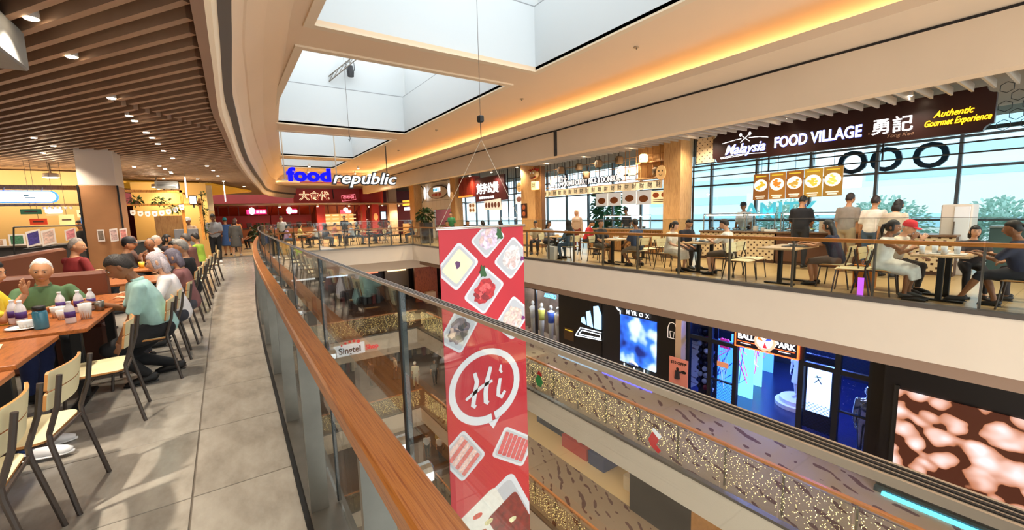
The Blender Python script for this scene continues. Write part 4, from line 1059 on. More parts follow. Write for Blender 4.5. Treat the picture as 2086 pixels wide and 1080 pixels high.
# things on the counters
def boxthing(name, label, cat, x0, x1, y0, y1, z0, z1, m, extra=None, group=None):
    t = thing(name, label, cat, ((x0 + x1) / 2, (y0 + y1) / 2, z0), 0, group)
    MB().bbox(x0, x1, y0, y1, z0, z1, .006).build('case', m, t)
    if extra: extra(t)
    return t
def scr(t, x, y0, y1, z0, z1, c='#d8e6ff', e=2): MB().box(x - .004, x, y0, y1, z0, z1).build('screen', mat('#20242c', .2, 0, e, c), t)
boxthing('cash_register', 'white cash register on the middle stall counter', 'cash register', 12.1, 12.5, 3.42, 3.85, .84, 1.2, mat('#d8d2c8', .5), lambda t: (scr(t, 12.1, 3.48, 3.8, 1.0, 1.17, '#efe6da', .4), MB().box(12.06, 12.12, 3.46, 3.82, .84, .90).build('keypad', mat('#4a4440', .6), t)))
boxthing('menu_stand', 'red and white menu stand before the customer in black', 'menu stand', 12.0, 12.03, 3.95, 4.25, .84, 1.12, mat('#c9b7a2', .5), lambda t: [MB().prism([(4.10 + .07 * math.cos(a) * 1, 1.02 + .05 * math.sin(a)) for a in [k * PI / 6 for k in range(12)]], lambda u, v, q: (q, u, v), 11.99, 12.0).build('printed_dish', mat('#a5281c', .5), t)])
boxthing('menu_stand', 'brown menu stand right of the red one on the counter', 'menu stand', 12.0, 12.03, 3.42, 3.7, .84, 1.10, mat('#8a4a34', .5), lambda t: [MB().box(11.992, 12.0, 3.47, 3.65, .92, 1.06).build('printed_dish', mat('#d8a07a', .5), t)])
def stack(name, label, cat, x, y, z, n, r, m, h=.02, group=None):
    t = thing(name, label, cat, (x, y, z), 0, group)
    for i in range(n): MB().lathe([(r * .6, 0), (r * .95, h), (r, h * 1.5), (r * .93, h * 1.5), (r * .55, h * .5)], (0, 0, i * h), 12).build('bowl', m, t, world=False)
    return t
stack('bowl_stack', 'stack of white bowls on the dotted counter', 'bowls', 12.05, 5.75, .84, 7, .07, WHITE)
stack('bowl_stack', 'second stack of white cups beside the bowls on the dotted counter', 'bowls', 12.03, 5.55, .84, 5, .06, WHITE)
tr = thing('cutlery_rack', 'white and black cutlery rack on the dotted counter', 'rack', (12.05, 5.35, .84))
MB().bbox(11.98, 12.1, 5.2, 5.5, .84, .90, .004).build('tray', WHITE, tr)
for i in range(8): MB().tube([(12.03, 5.23 + i * .035, .88), (12.05, 5.225 + i * .037, 1.02)], .006, 5).build('utensil', BLACK if i % 2 else SS, tr)
bt = thing('sauce_bottle', 'dark sauce bottle on top of the cash register', 'bottle', (12.3, 3.72, 1.2)); MB().lathe([(.03, 0), (.03, .12), (.012, .17), (.012, .2)], (12.3, 3.72, 1.2), 10).build('glass', mat('#1c1a26', .2), bt); MB().lathe([(.014, .2), (.014, .225)], (12.3, 3.72, 1.2), 8).build('stopper', mat('#a02020', .4), bt)
# kiosk cabinet at the right end of the stall
kb = thing('refrigerator', 'tall white drinks cooler at the right end of the counter', 'cooler', (12.5, 2.2, 0))
MB().bbox(12.3, 12.9, 1.75, 2.2, 0, 1.45, .02).build('cabinet', mat('#d9cfc2', .5), kb); MB().bbox(12.28, 12.3, 1.78, 2.0, .3, 1.4, .004).build('door', mat('#e8eef4', .3), kb); MB().box(12.26, 12.28, 1.98, 2.0, .7, 1.1).build('handle', STEEL, kb)
pl = thing('low_wall', 'low dark green counter wall below the far right window', 'counter', (13.2, .3, 0)); MB().bbox(13.1, 13.3, -2.5, 1.6, 0, .95, .01).build('wall', mat('#3f5a5a', .5), pl); MB().bbox(13.05, 13.35, -2.5, 1.6, .95, .99, .005).build('cap', mat('#8f9c9c', .3), pl)
text('window_lettering', 'AMITY', (15.22, 6.6, 1.35), .75, mat('#58c6d8', .4, 0, .6, '#58c6d8'), 'x', None, .01, .01); tag(bpy.data.objects['window_lettering'], 'turquoise letters AMITY on the window behind the cook', 'lettering')
bd = thing('hanging_lettering', 'dark round letters hanging outside the window behind the brown sign', 'sign', (16.2, 3.6, 2.6))
for y in (4.95, 4.15, 3.2): text('letter', 'O', (16.2, y, 2.75), .95, mat('#47586a', .5), 'x', bd, .05, .02)
MB().box(16.2, 16.3, .8, 6.2, 3.3, 3.4).build('beam', STEEL, bd)

# ---- bamboo lattice stall
lt = thing('bamboo_lattice', 'bamboo pole lattice above the curry rice stall', 'lattice', (11.65, 11.4, 2.5))
rnd = random.Random(4)
for i in range(27):
    y = 8.35 + i * .235; zb = 2.5 if i % 3 else 2.62
    MB().tube([(11.62 + (i % 2) * .06, y, zb), (11.62 + (i % 2) * .06, y, 3.70)], .014, 6).build('pole', BAMBOO if i < 8 else mat('#3f2a1f', .5), lt)
for z in (2.55, 2.98, 3.28, 3.60): MB().tube([(11.66, 8.3, z), (11.66, 14.5, z)], .013, 6).build('pole', BAMBOO, lt)
for z in (2.52, 3.04): MB().box(11.55, 11.85, 8.3, 9.45, z - .015, z + .015).build('shelf', BAMBOO, lt)
MB().box(11.86, 11.9, 8.25, 9.6, 2.5, 3.7).build('back_board', COLWOOD, lt)
lan = [(13.16, 3.19, 'dark'), (12.12, 3.21, 'dark'), (11.09, 3.22, 'dark'), (10.12, 3.23, 'dark'), (9.1, 3.17, 'lit'), (9.57, 2.80, 'lit'), (8.58, 2.70, 'dark'), (11.75, 2.87, 'dark')]
for i, (y, z, k) in enumerate(lan):
    t = thing('paper_lantern', '%s drum shaped paper lantern in the bamboo lattice, %s from the right' % ('lit' if k == 'lit' else 'brown', ('sixth', 'fifth', 'fourth', 'third', 'shelf one second', 'low one second', 'first', 'low middle one fifth')[i]), 'lantern', (11.52, y, z - .12), 0, 'lanterns in the bamboo lattice')
    MB().lathe([(.10, 0), (.135, .05), (.14, .14), (.135, .22), (.10, .27)], (11.52, y, z - .13), 14).build('shade', mat('#f3dba6' if k == 'lit' else '#9a7a56', .7, 0, 1.6 if k == 'lit' else 0, '#ffdf9e'), t)
    for dz in (0, .26): MB().lathe([(.104, 0), (.104, .02)], (11.52, y, z - .135 + dz), 12).build('rim', BLACK, t)
    text('lettering', '財', (11.37, y, z), .15, BLACK, 'x', t, .002)
for y, z, lb in ((13.68, 2.77, 'oval lit lantern sign left of the curry rice letters'), (10.04, 2.84, 'round lit sign with red mark right of the curry rice letters')):
    t = thing('oval_sign', lb, 'sign', (11.5, y, z - .2)); o = MB(); o.ell((11.5, y, z), (.08, .15, .20), 16, 10); o.build('shade', mat('#fff2cf', .5, 0, 2.2, '#ffeec4'), t, True)
    text('lettering', '財' if y > 12 else 'O', (11.41, y, z), .2, mat('#8a2a1c', .5), 'x', t, .003); MB().tube([(11.5, y, z + .19), (11.5, y, z + .5)], .005, 5).build('cord', BLACK, t)
cs = thing('shop_sign', 'white lit letters OMU CURRY RICE & DONBURI under the lattice', 'sign', (11.6, 11.6, 2.5))
MB().box(11.60, 11.63, 10.1, 13.35, 2.56, 2.60).build('rail', BLACK, cs)
xf = 11.6; NAVYH = mat('#141c34', .5); SOFT = mat('#f4f4f4', .4, 0, .35, '#ffffff')
MB().box(11.606, 11.616, 10.12, 12.95, 2.54, 2.75).build('backing', NAVYH, cs)
lit('OMU CURRY RICE & DONBURI', 11.53, 2.64, .30, .001, sx=.68, parent=cs, halo=NAVYH, m=SOFT)
lit('財', 13.14, 2.72, .48, .003, parent=cs, halo=NAVYH, m=SOFT)
# noren: a strip of small printed flags
nr = thing('flag_strip', 'strip of cream flags printed with black characters under the lattice', 'bunting', (11.6, 11.4, 2.2))
for i in range(19):
    y = 14.3 - i * .318; f_ = MB().box(11.585, 11.595, y - .155, y + .155, 2.18, 2.43).build('flag', mat('#e9d6b0', .8, 0, .15), nr)
    text('character', '財', (11.58, y, 2.30), .19, BLACK, 'x', f_, .002)
MB().tube([(11.59, 8.35, 2.44), (11.59, 14.5, 2.44)], .012, 6).build('rod', BAMBOO, nr)
cc = counter(8.3, 12.2, 'slatted wood counter of the curry rice stall', None, h=.80, top='#b98a5a')
for i in range(60): MB().box(11.985, 12.03, 8.32 + i * .0645, 8.355 + i * .0645, .06, .79).build('slat', BAMBOO, cc)
mbx = thing('menu_board', 'cream menu board with two dishes right of the lattice stall', 'menu board', (11.8, 8.62, 1.7)); MB().box(11.78, 11.82, 8.28, 8.98, 1.70, 2.12).build('panel', mat('#f0dca6', .5, 0, .5), mbx)
for y in (8.47, 8.80): MB().prism([(y + .12 * math.cos(k * PI / 7), 1.98 + .085 * math.sin(k * PI / 7)) for k in range(14)], lambda u, v, q: (q, u, v), 11.765, 11.78).build('printed_dish', mat('#b5521f', .5, var=.4, vscale=30), mbx)
for z in (1.83, 1.77): MB().box(11.77, 11.78, 8.36, 8.9, z - .012, z + .012).build('caption', mat('#6a4a2a', .5), mbx)
MB().tube([(11.8, 8.9, 2.1), (11.8, 8.9, 2.52)], .006, 5).build('hanger', BLACK, mbx)
for i, (y, z) in enumerate(((11.2, 1.8), (10.6, 1.8), (9.9, 1.85), (9.3, 1.8))):
    t = thing('window_poster', 'food poster on the glass behind the curry stall, %s from the left' % ('first', 'second', 'third', 'fourth')[i], 'poster', (15.1, y * 1.29, z), 0, 'posters on the stall window')
    MB().box(15.21, 15.24, y * 1.29 - .4, y * 1.29 + .4, z - .05, z + .55).build('sheet', mat('#f5efe6', .5, 0, .3), t); MB().ell((15.20, y * 1.29, z + .2), (.01, .26, .15), 10, 8).build('printed_dish', mat('#c8794a', .5), t)
ps = thing('slatted_pillar', 'slatted timber pillar with red lion head ornament left of the lattice', 'pillar', (11.5, 14.55, 0))
for i in range(8): MB().box(11.36, 11.40, 14.33 + i * .05, 14.36 + i * .05, 0, 3.7).build('slat', BAMBOO, ps)
MB().box(11.40, 11.6, 14.30, 14.72, 0, 3.7).build('core', mat('#7a5232', .6), ps)
li = thing('lion_head', 'red and gold lion dance head ornament on the slatted pillar', 'ornament', (11.25, 14.55, 2.95))
MB().ell((11.2, 14.52, 3.15), (.16, .24, .2), 14, 10).build('head', mat('#d8b078', .6, var=.3, vscale=20), li, True)
for k in range(7): MB().tube([(11.2, 14.52 + .16 * (k - 3) / 3, 3.28), (11.15, 14.52 + .42 * (k - 3) / 3, 3.46 - .03 * abs(k - 3))], [.05, .008], 6).build('crest', mat('#b02a1c', .5), li)
for s_ in (-1, 1): MB().ell((11.06, 14.52 + s_ * .09, 3.2), (.03, .045, .045), 8, 6).build('eye', WHITE, li, True)
MB().tube([(11.1, 14.32, 3.02), (11.05, 14.52, 2.97), (11.1, 14.72, 3.02)], .03, 6).build('mouth', mat('#8a1c14', .5), li)
ct = thing('paper_lantern', 'yellow box lantern with character below the lion head', 'lantern', (11.25, 14.55, 2.55)); MB().bbox(11.15, 11.35, 14.36, 14.72, 2.5, 2.85, .02).build('shade', mat('#f0d890', .5, 0, 1.2), ct); text('lettering', '財', (11.14, 14.54, 2.67), .24, BLACK, 'x', ct, .003)
for (y, z, lb) in ((8.26, 2.64, 'round wooden face sign on the column right of the lattice'), (15.79, 2.69, 'round wooden face sign on the column left of the lattice'), (22.65, 2.65, 'round wooden face sign on the far column')):
    t = thing('face_sign', lb, 'sign', (11.3, y, z - .2)); MB().prism([(y + .17 * math.cos(k * PI / 10), z + .22 * math.sin(k * PI / 10)) for k in range(20)], lambda u, v, q: (q, u, v), 11.27, 11.31).build('board', mat('#e0b070', .5, 0, .3), t)
    for s_ in (-1, 1): MB().ell((11.265, y + s_ * .06, z + .05), (.008, .02, .03), 6, 5).build('eye', BLACK, t)
    MB().tube([(11.265, y - .06, z - .06), (11.265, y, z - .09), (11.265, y + .06, z - .06)], .008, 5).build('mouth', BLACK, t); MB().tube([(11.29, y, z + .2), (11.33, y, z + .5)], .006, 5).build('hanger', BLACK, t)
wp = thing('wall_poster', 'dark framed food poster on the column left of the lattice', 'poster', (11.3, 15.55, 1.3)); MB().box(11.31, 11.34, 15.3, 15.72, 1.30, 1.95).build('frame', mat('#3a1d12', .4), wp)
for z in (1.48, 1.78): MB().ell((11.31, 15.51, z), (.01, .13, .11), 10, 8).build('printed_dish', mat('#a8562a', .5, var=.4, vscale=20), wp)

# ---- dark red stall
rb = thing('red_cabinet', 'red timber wall cabinet on the dark red stall', 'cabinet', (11.6, 21.2, 2.4)); MB().bbox(11.45, 12.0, 20.42, 22.0, 2.5, 3.6, .02).build('body', REDWOOD, rb)
for i in range(3): MB().bbox(11.42, 11.45, 20.48 + i * .5, 20.94 + i * .5, 2.62, 3.5, .01).build('panel', REDWOOD, rb)
MB().box(11.40, 11.44, 20.4, 22.0, 2.5, 2.58).build('ledge', mat('#d8772a', .4, 0, .8, '#ff9a3a'), rb)
sb = thing('shop_sign', 'dark red sign with white Chinese brush characters', 'sign', (11.6, 18.9, 2.2)); MB().prism([(20.3, 2.2), (20.3, 3.45), (17.45, 3.45), (17.45, 3.0), (17.3, 2.75), (17.3, 2.2)], lambda u, v, q: (q, u, v), 11.58, 11.68).build('board', mat('#4a1414', .5), sb)
for y in (17.9, 19.9): MB().tube([(11.63, y, 3.4), (11.63, y, 3.73)], .012, 6).build('hanger', BLACK, sb)
xf = 11.57
lit('刘李公煲', 19.05, 2.82, .58, .008, halo=None, parent=sb, sx=.95)
for i in range(7): MB().box(11.565, 11.575, 19.75 - i * .22, 19.9 - i * .22, 2.33, 2.45).build('small_lettering', LETTER, sb)
pb = thing('photo_board', 'tilted photo board of dishes below the dark red sign', 'menu board', (11.5, 18.45, 1.7)); MB().prism([(19.25, 1.75), (19.25, 2.2), (17.7, 2.28), (17.6, 1.70)], lambda u, v, q: (q, u, v), 11.48, 11.51).build('panel', mat('#d8c8b8', .5, 0, .4), pb)
for i in range(5): MB().ell((11.47, 19.05 - i * .3, 1.98), (.012, .12, .14), 10, 8).build('printed_dish', mat('#6a3a24', .5, var=.4, vscale=20), pb)
for y in (18.0, 19.0): MB().tube([(11.5, y, 2.2), (11.6, y, 2.45)], .006, 5).build('hanger', BLACK, pb)
pb = thing('photo_board', 'upright photo board of dishes under the red cabinet', 'menu board', (11.6, 20.8, 1.6)); MB().box(11.58, 11.62, 20.4, 21.15, 1.62, 2.15).build('panel', mat('#efe3d0', .5, 0, .5), pb)
for i in range(4): MB().ell((11.57, 20.6 + (i % 2) * .35, 1.76 + (i // 2) * .26), (.012, .13, .1), 10, 8).build('printed_dish', mat('#b08050', .5), pb)
for y in (20.5, 21.0): MB().tube([(11.6, y, 2.14), (11.6, y, 2.52)], .006, 5).build('hanger', BLACK, pb)
ob = thing('menu_board', 'white board with a brown plate beside the wood column', 'menu board', (11.6, 16.2, 1.9)); MB().box(11.6, 11.62, 15.95, 16.55, 1.95, 2.4).build('panel', mat('#efe8e0', .5, 0, .4), ob); MB().ell((11.59, 16.25, 2.17), (.01, .22, .12), 12, 8).build('printed_dish', mat('#8a5a50', .5), ob)
MB().tube([(11.61, 16.25, 2.38), (11.61, 16.25, 3.73)], .006, 5).build('hanger', BLACK, ob)
MB().tube([(11.7, 21.2, 3.58), (11.7, 21.2, 3.73)], .02, 5).build('hanger', BLACK, rb)
counter(15.9, 22.2, 'dark counter of the stall with the dark red sign', mat('#3a2a26', .5), h=.85)
gl = thing('glass_partition', 'gridded glass partition above the dark red stall', 'partition', (11.75, 17, 2.4))
for y in (16.0, 16.7, 17.4): MB().box(11.74, 11.78, y - .02, y + .02, 1.0, 3.7).build('bar', BLACK, gl)
for z in (2.45, 3.2): MB().box(11.74, 11.78, 15.8, 17.4, z - .02, z + .02).build('bar', BLACK, gl)
for i in range(20): MB().tube([(11.95, 15.9 + i * .18, 2.5), (11.95, 15.9 + i * .18, 3.7)], .012, 4).build('rod', mat('#6a5a50', .5), gl)
# ---- white tiled stall with the oval fish sign
wt = thing('tiled_wall', 'white tiled wall panel behind the oval fish sign', 'wall panel', (11.9, 25.8, 0)); MB().box(11.9, 12.0, 23.0, 28.6, 1.9, 3.7).build('backing', mat('#8f8f90', .6), wt)
for i in range(9):
    for j in range(3): MB().bbox(11.88, 11.9, 23.03 + i * .62, 23.63 + i * .62, 1.92 + j * .6, 2.50 + j * .6, .006).build('tile', mat('#eceae8', .3), wt)
MB().box(11.9, 12.0, 26.6, 28.6, 0, 1.9).build('panel', WHITE, wt)
fs_ = thing('shop_sign', 'oval fish shaped sign with black rim and white tail discs', 'sign', (11.7, 25.6, 2.6))
MB().prism([(25.55 + 1.5 * math.cos(k * PI / 14), 3.03 + .42 * math.sin(k * PI / 14)) for k in range(28)], lambda u, v, q: (q, u, v), 11.72, 11.76).build('rim', BLACK, fs_)
MB().prism([(25.55 + 1.42 * math.cos(k * PI / 14), 3.03 + .38 * math.sin(k * PI / 14)) for k in range(28)], lambda u, v, q: (q, u, v), 11.70, 11.72).build('face', mat('#d8ccc0', .5), fs_)
MB().box(11.68, 11.7, 25.05, 26.1, 3.06, 3.32).build('badge', mat('#f2f6f8', .4, 0, .8), fs_); 
for i in range(4): MB().box(11.67, 11.68, 25.95 - i * .22, 26.08 - i * .22, 3.10, 3.28).build('lettering', mat('#2aa0c0', .4, 0, .8), fs_)
for i in range(7): MB().box(11.69, 11.70, 26.25 - i * .22, 26.38 - i * .22, 2.78, 2.95).build('lettering', mat('#c02a2a', .4), fs_)
for y in (24.6, 26.5): MB().tube([(11.76, y, 3.05), (11.9, y, 3.05)], .012, 5).build('bracket', BLACK, fs_)
for y in (23.75, 27.5): MB().ell((11.68, y, 3.05), (.03, .22, .42), 12, 10).build('tail_disc', mat('#fafafa', .4, 0, 1.0), fs_, True)
for z0_, z1_ in ((3.3, 3.6), (2.75, 2.45)): MB().tube([(11.7, 27.65, z0_), (11.7, 28.1, z1_)], .03, 5).build('tail_stroke', BLACK, fs_)
counter(23.1, 26.5, 'pale counter of the fish sign stall', mat('#d0c8c0', .5), h=.85)
# kiosk beyond: orange sign
kk = thing('snack_kiosk', 'warm lit snack kiosk with orange sign left of the far column', 'kiosk', (12.0, 31.0, 0)); MB().bbox(11.8, 13, 29.8, 32.5, 0, .95, .01).build('base', COLWOOD, kk); MB().box(12.9, 13, 29.8, 32.5, .95, 2.6).build('back', mat('#b5562a', .6), kk)
for z in (1.2, 1.5, 1.8): MB().box(12.5, 12.9, 29.9, 32.4, z, z + .02).build('shelf', COLWOOD, kk)
MB().box(11.78, 11.85, 29.9, 32.2, 2.35, 2.75).build('sign_board', mat('#e8a02a', .5, 0, 1.2, '#ffb03a'), kk); MB().box(11.78, 11.84, 30.2, 31.9, 1.98, 2.22).build('screen', mat('#e8f2ff', .4, 0, 2), kk)
# ================================================================== LOWER GALLERY SHOPS (one level down, right side)
F1 = L1
struct('wall_lower_right', MB().box(17.6, 17.8, -6, 22, F1, -.8), mat('#1b2030', .7), label='dark back wall of the blue shops')
DKW = mat('#0d0d10', .35)
struct('wall_shop_1', MB().box(11.62, 11.8, 11.05, 13.45, F1, -1.0), DKW, label='black wall with the three bar logo')
struct('wall_shop_2', MB().box(11.62, 11.8, 7.76, 8.55, F1, -1.0), DKW, label='black wall strip with the hoop mark')
struct('wall_shop_3', MB().box(11.62, 11.85, 2.34, 2.92, F1, -1.0), DKW, label='black wall beside the mirrored statue')
struct('wall_shop_4', MB().box(11.14, 11.6, -6, 2.6, F1, -1.0), DKW, label='black surround of the large screen')
struct('wall_shop_5', MB().box(11.7, 11.8, 2.9, 7.76, -1.9, -1.0), mat('#17161a', .5), label='dark strip above the shop entrance')
struct('wall_shop_6', MB().box(11.62, 11.8, 8.55, 11.05, -2.0, -1.0), DKW, label='dark strip above the lit display')
struct('wall_shop_7', MB().box(11.62, 11.8, 13.45, 22, -2.0, -1.0), DKW, label='dark strip above the glass fronted shop')
struct('floor_shop', MB().box(11.75, 17.6, 2.6, 8, F1 - .01, F1 + .012), mat('#1d2a55', .25, var=.15, vscale=1.5), label='glossy blue black floor inside the sports shop')
cc_ = thing('column', 'slim cream column between the hoop wall and the sports shop', 'column', (11.57, 7.65, F1))
MB().bbox(11.45, 11.7, 7.55, 7.76, F1, -1.0, .01).build('shaft', mat('#b09a84', .6), cc_); MB().box(11.43, 11.72, 7.53, 7.78, F1, F1 + .1).build('plinth', mat('#5a4a40', .5), cc_)
# --- three bar logo
LB = mat('#9fd0f2', .4, 0, 1.1, '#9fd4ff')
lg = thing('wall_logo', 'pale blue three bar mountain logo on the black wall', 'logo', (11.6, 11.7, -3.5))
fx = lambda u, v, t: (t, u, v)
for poly in ([(12.14, -2.92), (11.88, -2.98), (11.98, -2.66), (12.12, -2.72)], [(11.80, -2.98), (11.50, -3.02), (11.66, -2.36), (11.86, -2.44)], [(11.42, -3.02), (11.06, -3.02), (11.06, -2.42), (11.22, -2.10), (11.46, -2.16)]):
    MB().prism(poly, fx, 11.59, 11.62).build('bar', LB, lg)
WH = glow('#e8f4ff', 1.6)
for pts in ([(12.5, -3.55), (12.2, -3.16), (11.06, -3.12)], [(12.5, -3.55), (11.06, -3.42)], [(12.28, -3.45), (12.12, -3.25), (11.1, -3.22), (11.1, -3.36), (12.28, -3.45)]):
    MB().tube([(11.6, a, b) for a, b in pts], .018, 6).build('outline', WH, lg)
cd = thing('wall_notice', 'small dim brown notice left of the three bar logo', 'notice', (11.6, 12.95, -3.7)); MB().box(11.6, 11.62, 12.6, 13.2, -3.85, -3.35).build('sheet', mat('#4a3520', .5), cd); MB().box(11.595, 11.6, 12.66, 13.12, -3.45, -3.41).build('caption', mat('#c9b23a', .5, 0, .6), cd)
td = thing('stepped_plinth', 'low stepped plinth with glowing pale blue treads below the logo', 'plinth', (11.4, 12.1, F1))
for i in range(3): MB().box(11.35 + .08 * i, 11.615, 11.1 + .0 * i, 13.3 - .5 * i, F1 + .001, F1 + .12 + .16 * i).build('step', mat('#b9d4e8', .3, 0, .45, '#a8d0ff'), td)
# --- lit display with the athlete picture
ib = thing('lightbox_display', 'blue lit display box with HYROX lettering and a white shoe', 'display', (11.6, 9.6, F1))
def photo_mat():
    m, nt, b = nodes_mat('athlete_photo'); v = coords(nt, (.7, .7, .7)); n = nt.nodes.new('ShaderNodeTexNoise'); n.inputs['Scale'].default_value = 1.6; n.inputs['Detail'].default_value = 2
    nt.links.new(v, n.inputs['Vector']); r = ramp(nt, [(.30, '#0a1a5a'), (.45, '#2a64d8'), (.60, '#d8f0ff'), (.75, '#7a90f0')]); nt.links.new(n.outputs['Fac'], r.inputs['Fac'])
    nt.links.new(r.outputs['Color'], b.inputs['Emission Color']); b.inputs['Emission Strength'].default_value = 1.6; b.inputs['Base Color'].default_value = lin('#101830'); return m
MB().box(11.6, 11.64, 8.58, 10.12, -3.95, -2.22).build('picture', photo_mat(), ib)
MB().box(11.64, 11.8, 8.56, 11.04, F1, -1.98).build('back', mat('#15161c', .4), ib)
text('lettering', 'H  R O X', (11.59, 9.35, -2.08), .2, WH, 'x', ib, .004, .002, space=1.25); text('lettering', 'Y', (11.59, 9.56, -2.08), .24, WH, 'x', ib, .004)
MB().tube([(11.6, 10.32, -1.98), (11.6, 10.22, -2.06), (11.6, 10.12, -2.10), (11.6, 10.12, -2.22)], [.01, .03, .024, .012], 6).build('leaping_mark', WH, ib)
text('lettering', 'PUMA x HYROX', (11.56, 9.6, -4.22), .2, WH, 'x', ib, .004, .003, tilt=-.0, sx=.9)
text('lettering', 'RACE', (11.56, 9.0, -4.42), .13, mat('#9aa4b0', .5), 'x', ib, .003)
for y in (9.88, 9.44, 9.0): MB().tube([(11.55, y, F1 + .15), (11.55, y, -3.98)], .018, 8).build('light_tube', glow('#d8fbff', 6), ib)
MB().box(11.42, 11.66, 8.58, 10.8, F1 + .01, F1 + .10).build('ledge', mat('#e58a78', .5, 0, .25), ib)
sh = MB(); sh.tube([(11.52, 9.62, -3.86), (11.52, 9.5, -3.80), (11.52, 9.35, -3.86), (11.52, 9.24, -3.9)], [.03, .055, .045, .02], 10); sh.build('shoe', mat('#f2f2f2', .4, 0, .4), ib, True)
MB().box(11.45, 11.64, 9.2, 9.7, -3.97, -3.92).build('shelf', DKW, ib)
MB().box(11.38, 11.42, 8.56, 10.8, F1 + .003, F1 + .03).build('blue_edge_light', glow('#3a3aff', 5), ib)
# --- hoop mark, pink offer poster
hp = thing('hoop_mark', 'white outline of a basketball hoop on the black wall', 'mark', (11.6, 7.98, -2.6)); hm_ = [(8.14, -2.62), (8.14, -2.3), (8.08, -2.14), (7.98, -2.10), (7.88, -2.14), (7.82, -2.3), (7.82, -2.62), (8.14, -2.62)]
MB().tube([(11.61, a, b) for a, b in hm_], .014, 6).build('backboard', mat('#d8d0c8', .5, 0, .3), hp); MB().tube([(11.6, 8.06, -2.40), (11.6, 7.90, -2.40), (11.6, 7.93, -2.62), (11.6, 8.03, -2.62), (11.6, 8.06, -2.40)], .010, 5).build('net', mat('#d8d0c8', .5, 0, .3), hp)
po = thing('offer_poster', 'salmon pink poster reading $10 OFF with a player figure', 'poster', (11.3, 7.5, F1)); MB().box(11.3, 11.32, 7.20, 7.85, -3.95, -3.10).build('sheet', mat('#d98a7c', .6), po); text('lettering', '$10 OFF!*', (11.295, 7.52, -3.26), .13, BLACK, 'x', po, .002, .003)
MB().ell((11.295, 7.55, -3.45), (.01, .05, .06), 8, 6).tube([(11.295, 7.55, -3.5), (11.295, 7.55, -3.75)], [.07, .09], 8).tube([(11.295, 7.55, -3.56), (11.295, 7.36, -3.50)], .025, 6).build('player', mat('#1c1618', .6), po); MB().prism([(7.34 + .09 * math.cos(k), -3.50 + .05 * math.sin(k)) for k in [i * .628 for i in range(10)]], fx, 11.292, 11.298).build('racket', BLACK, po); MB().box(11.32, 11.34, 7.45, 7.5, F1, -3.1).build('stand', STEEL, po)
# --- sports shop front
NAVY = mat('#0c1420', .35)
sf = thing('sports_storefront', 'black framed glass front of the blue lit sports shop', 'storefront', (11.8, 5.2, F1))
for y in (7.5, 6.78, 6.02, 4.36, 3.60, 2.95): MB().box(11.74, 11.86, y - .06, y + .06, F1, -1.95).build('frame', NAVY, sf)
for y0_, y1_ in ((6.02, 7.5), (2.95, 4.36)):
    for z in (-2.44, F1 + .06): MB().box(11.75, 11.85, y0_, y1_, z - .06, z + .06).build('frame', NAVY, sf)
MB().box(11.76, 11.84, 2.95, 3.6, -3.42, -3.38).build('frame', NAVY, sf); MB().box(11.76, 11.84, 6.02, 6.78, -3.62, -3.58).build('frame', NAVY, sf)
for y0_, y1_ in ((6.84, 7.44), (6.08, 6.72), (3.66, 4.30), (3.01, 3.54)): MB().box(11.795, 11.80, y0_, y1_, F1 + .12, -2.0).build('glass_pane', glass('shop_glass_%d' % int(y0_ * 10), '#d8e4ff', .3), sf)
# wire mesh, thin diagonals
for y0_, y1_, z0_, z1_ in ((3.01, 4.30, -2.36, -1.98), (3.66, 4.30, F1 + .14, -3.42), (6.08, 6.72, F1 + .14, -3.66)):
    w = MB(); n = int((y1_ - y0_ + z1_ - z0_) / .09)
    for k in range(n):
        d = k * .09
        for sg_ in (0, 1):
            a = (y0_ + max(0, d - (z1_ - z0_)), z0_ + min(d, z1_ - z0_)); b = (y0_ + min(d, y1_ - y0_), z0_ + max(0, d - (y1_ - y0_)))
            if sg_: a, b = (y0_ + y1_ - a[0], a[1]), (y0_ + y1_ - b[0], b[1])
            w.tube([(11.81, a[0], a[1]), (11.81, b[0], b[1])], .005, 3, False)
    w.build('wire_mesh', mat('#3a4458', .4, .5), sf)
bs = thing('shop_sign', 'navy sign reading BALL PARK with a round ball emblem', 'sign', (11.7, 5.2, -2.36)); MB().box(11.66, 11.72, 4.40, 6.0, -2.34, -1.86).build('board', mat('#16182c', .4), bs)
for b_ in ((4.40, 6.0, -2.37, -2.34), (5.97, 6.0, -2.34, -1.86), (4.40, 4.43, -2.34, -1.86)): MB().box(11.65, 11.73, *b_).build('edge', glow('#ff5a2a', 2.5), bs)
text('lettering', 'BALL', (11.655, 5.70, -2.06), .2, LETTER, 'x', bs, .004, .006); text('lettering', 'PARK', (11.655, 4.72, -2.08), .2, LETTER, 'x', bs, .004, .006)
for y in (5.70, 4.72): MB().box(11.652, 11.66, y - .23, y + .23, -2.205, -2.19).build('underline', glow('#ff5a2a', 2), bs); MB().box(11.652, 11.66, y - .14, y + .14, -2.26, -2.235).build('small_print', mat('#cfcfd8', .5, 0, .6), bs)
MB().prism([(5.2 + .27 * (1 + .04 * math.cos(12 * a)) * math.cos(a), -2.06 + .27 * (1 + .04 * math.cos(12 * a)) * math.sin(a)) for a in [k * PI / 36 for k in range(72)]], fx, 11.63, 11.66).build('emblem_rim', mat('#e8a890', .5, 0, .8), bs)
MB().prism([(5.2 + .20 * math.cos(a), -2.06 + .20 * math.sin(a)) for a in [k * PI / 12 for k in range(24)]], fx, 11.62, 11.63).build('emblem_ball', mat('#f0f2f6', .5, 0, 1), bs)
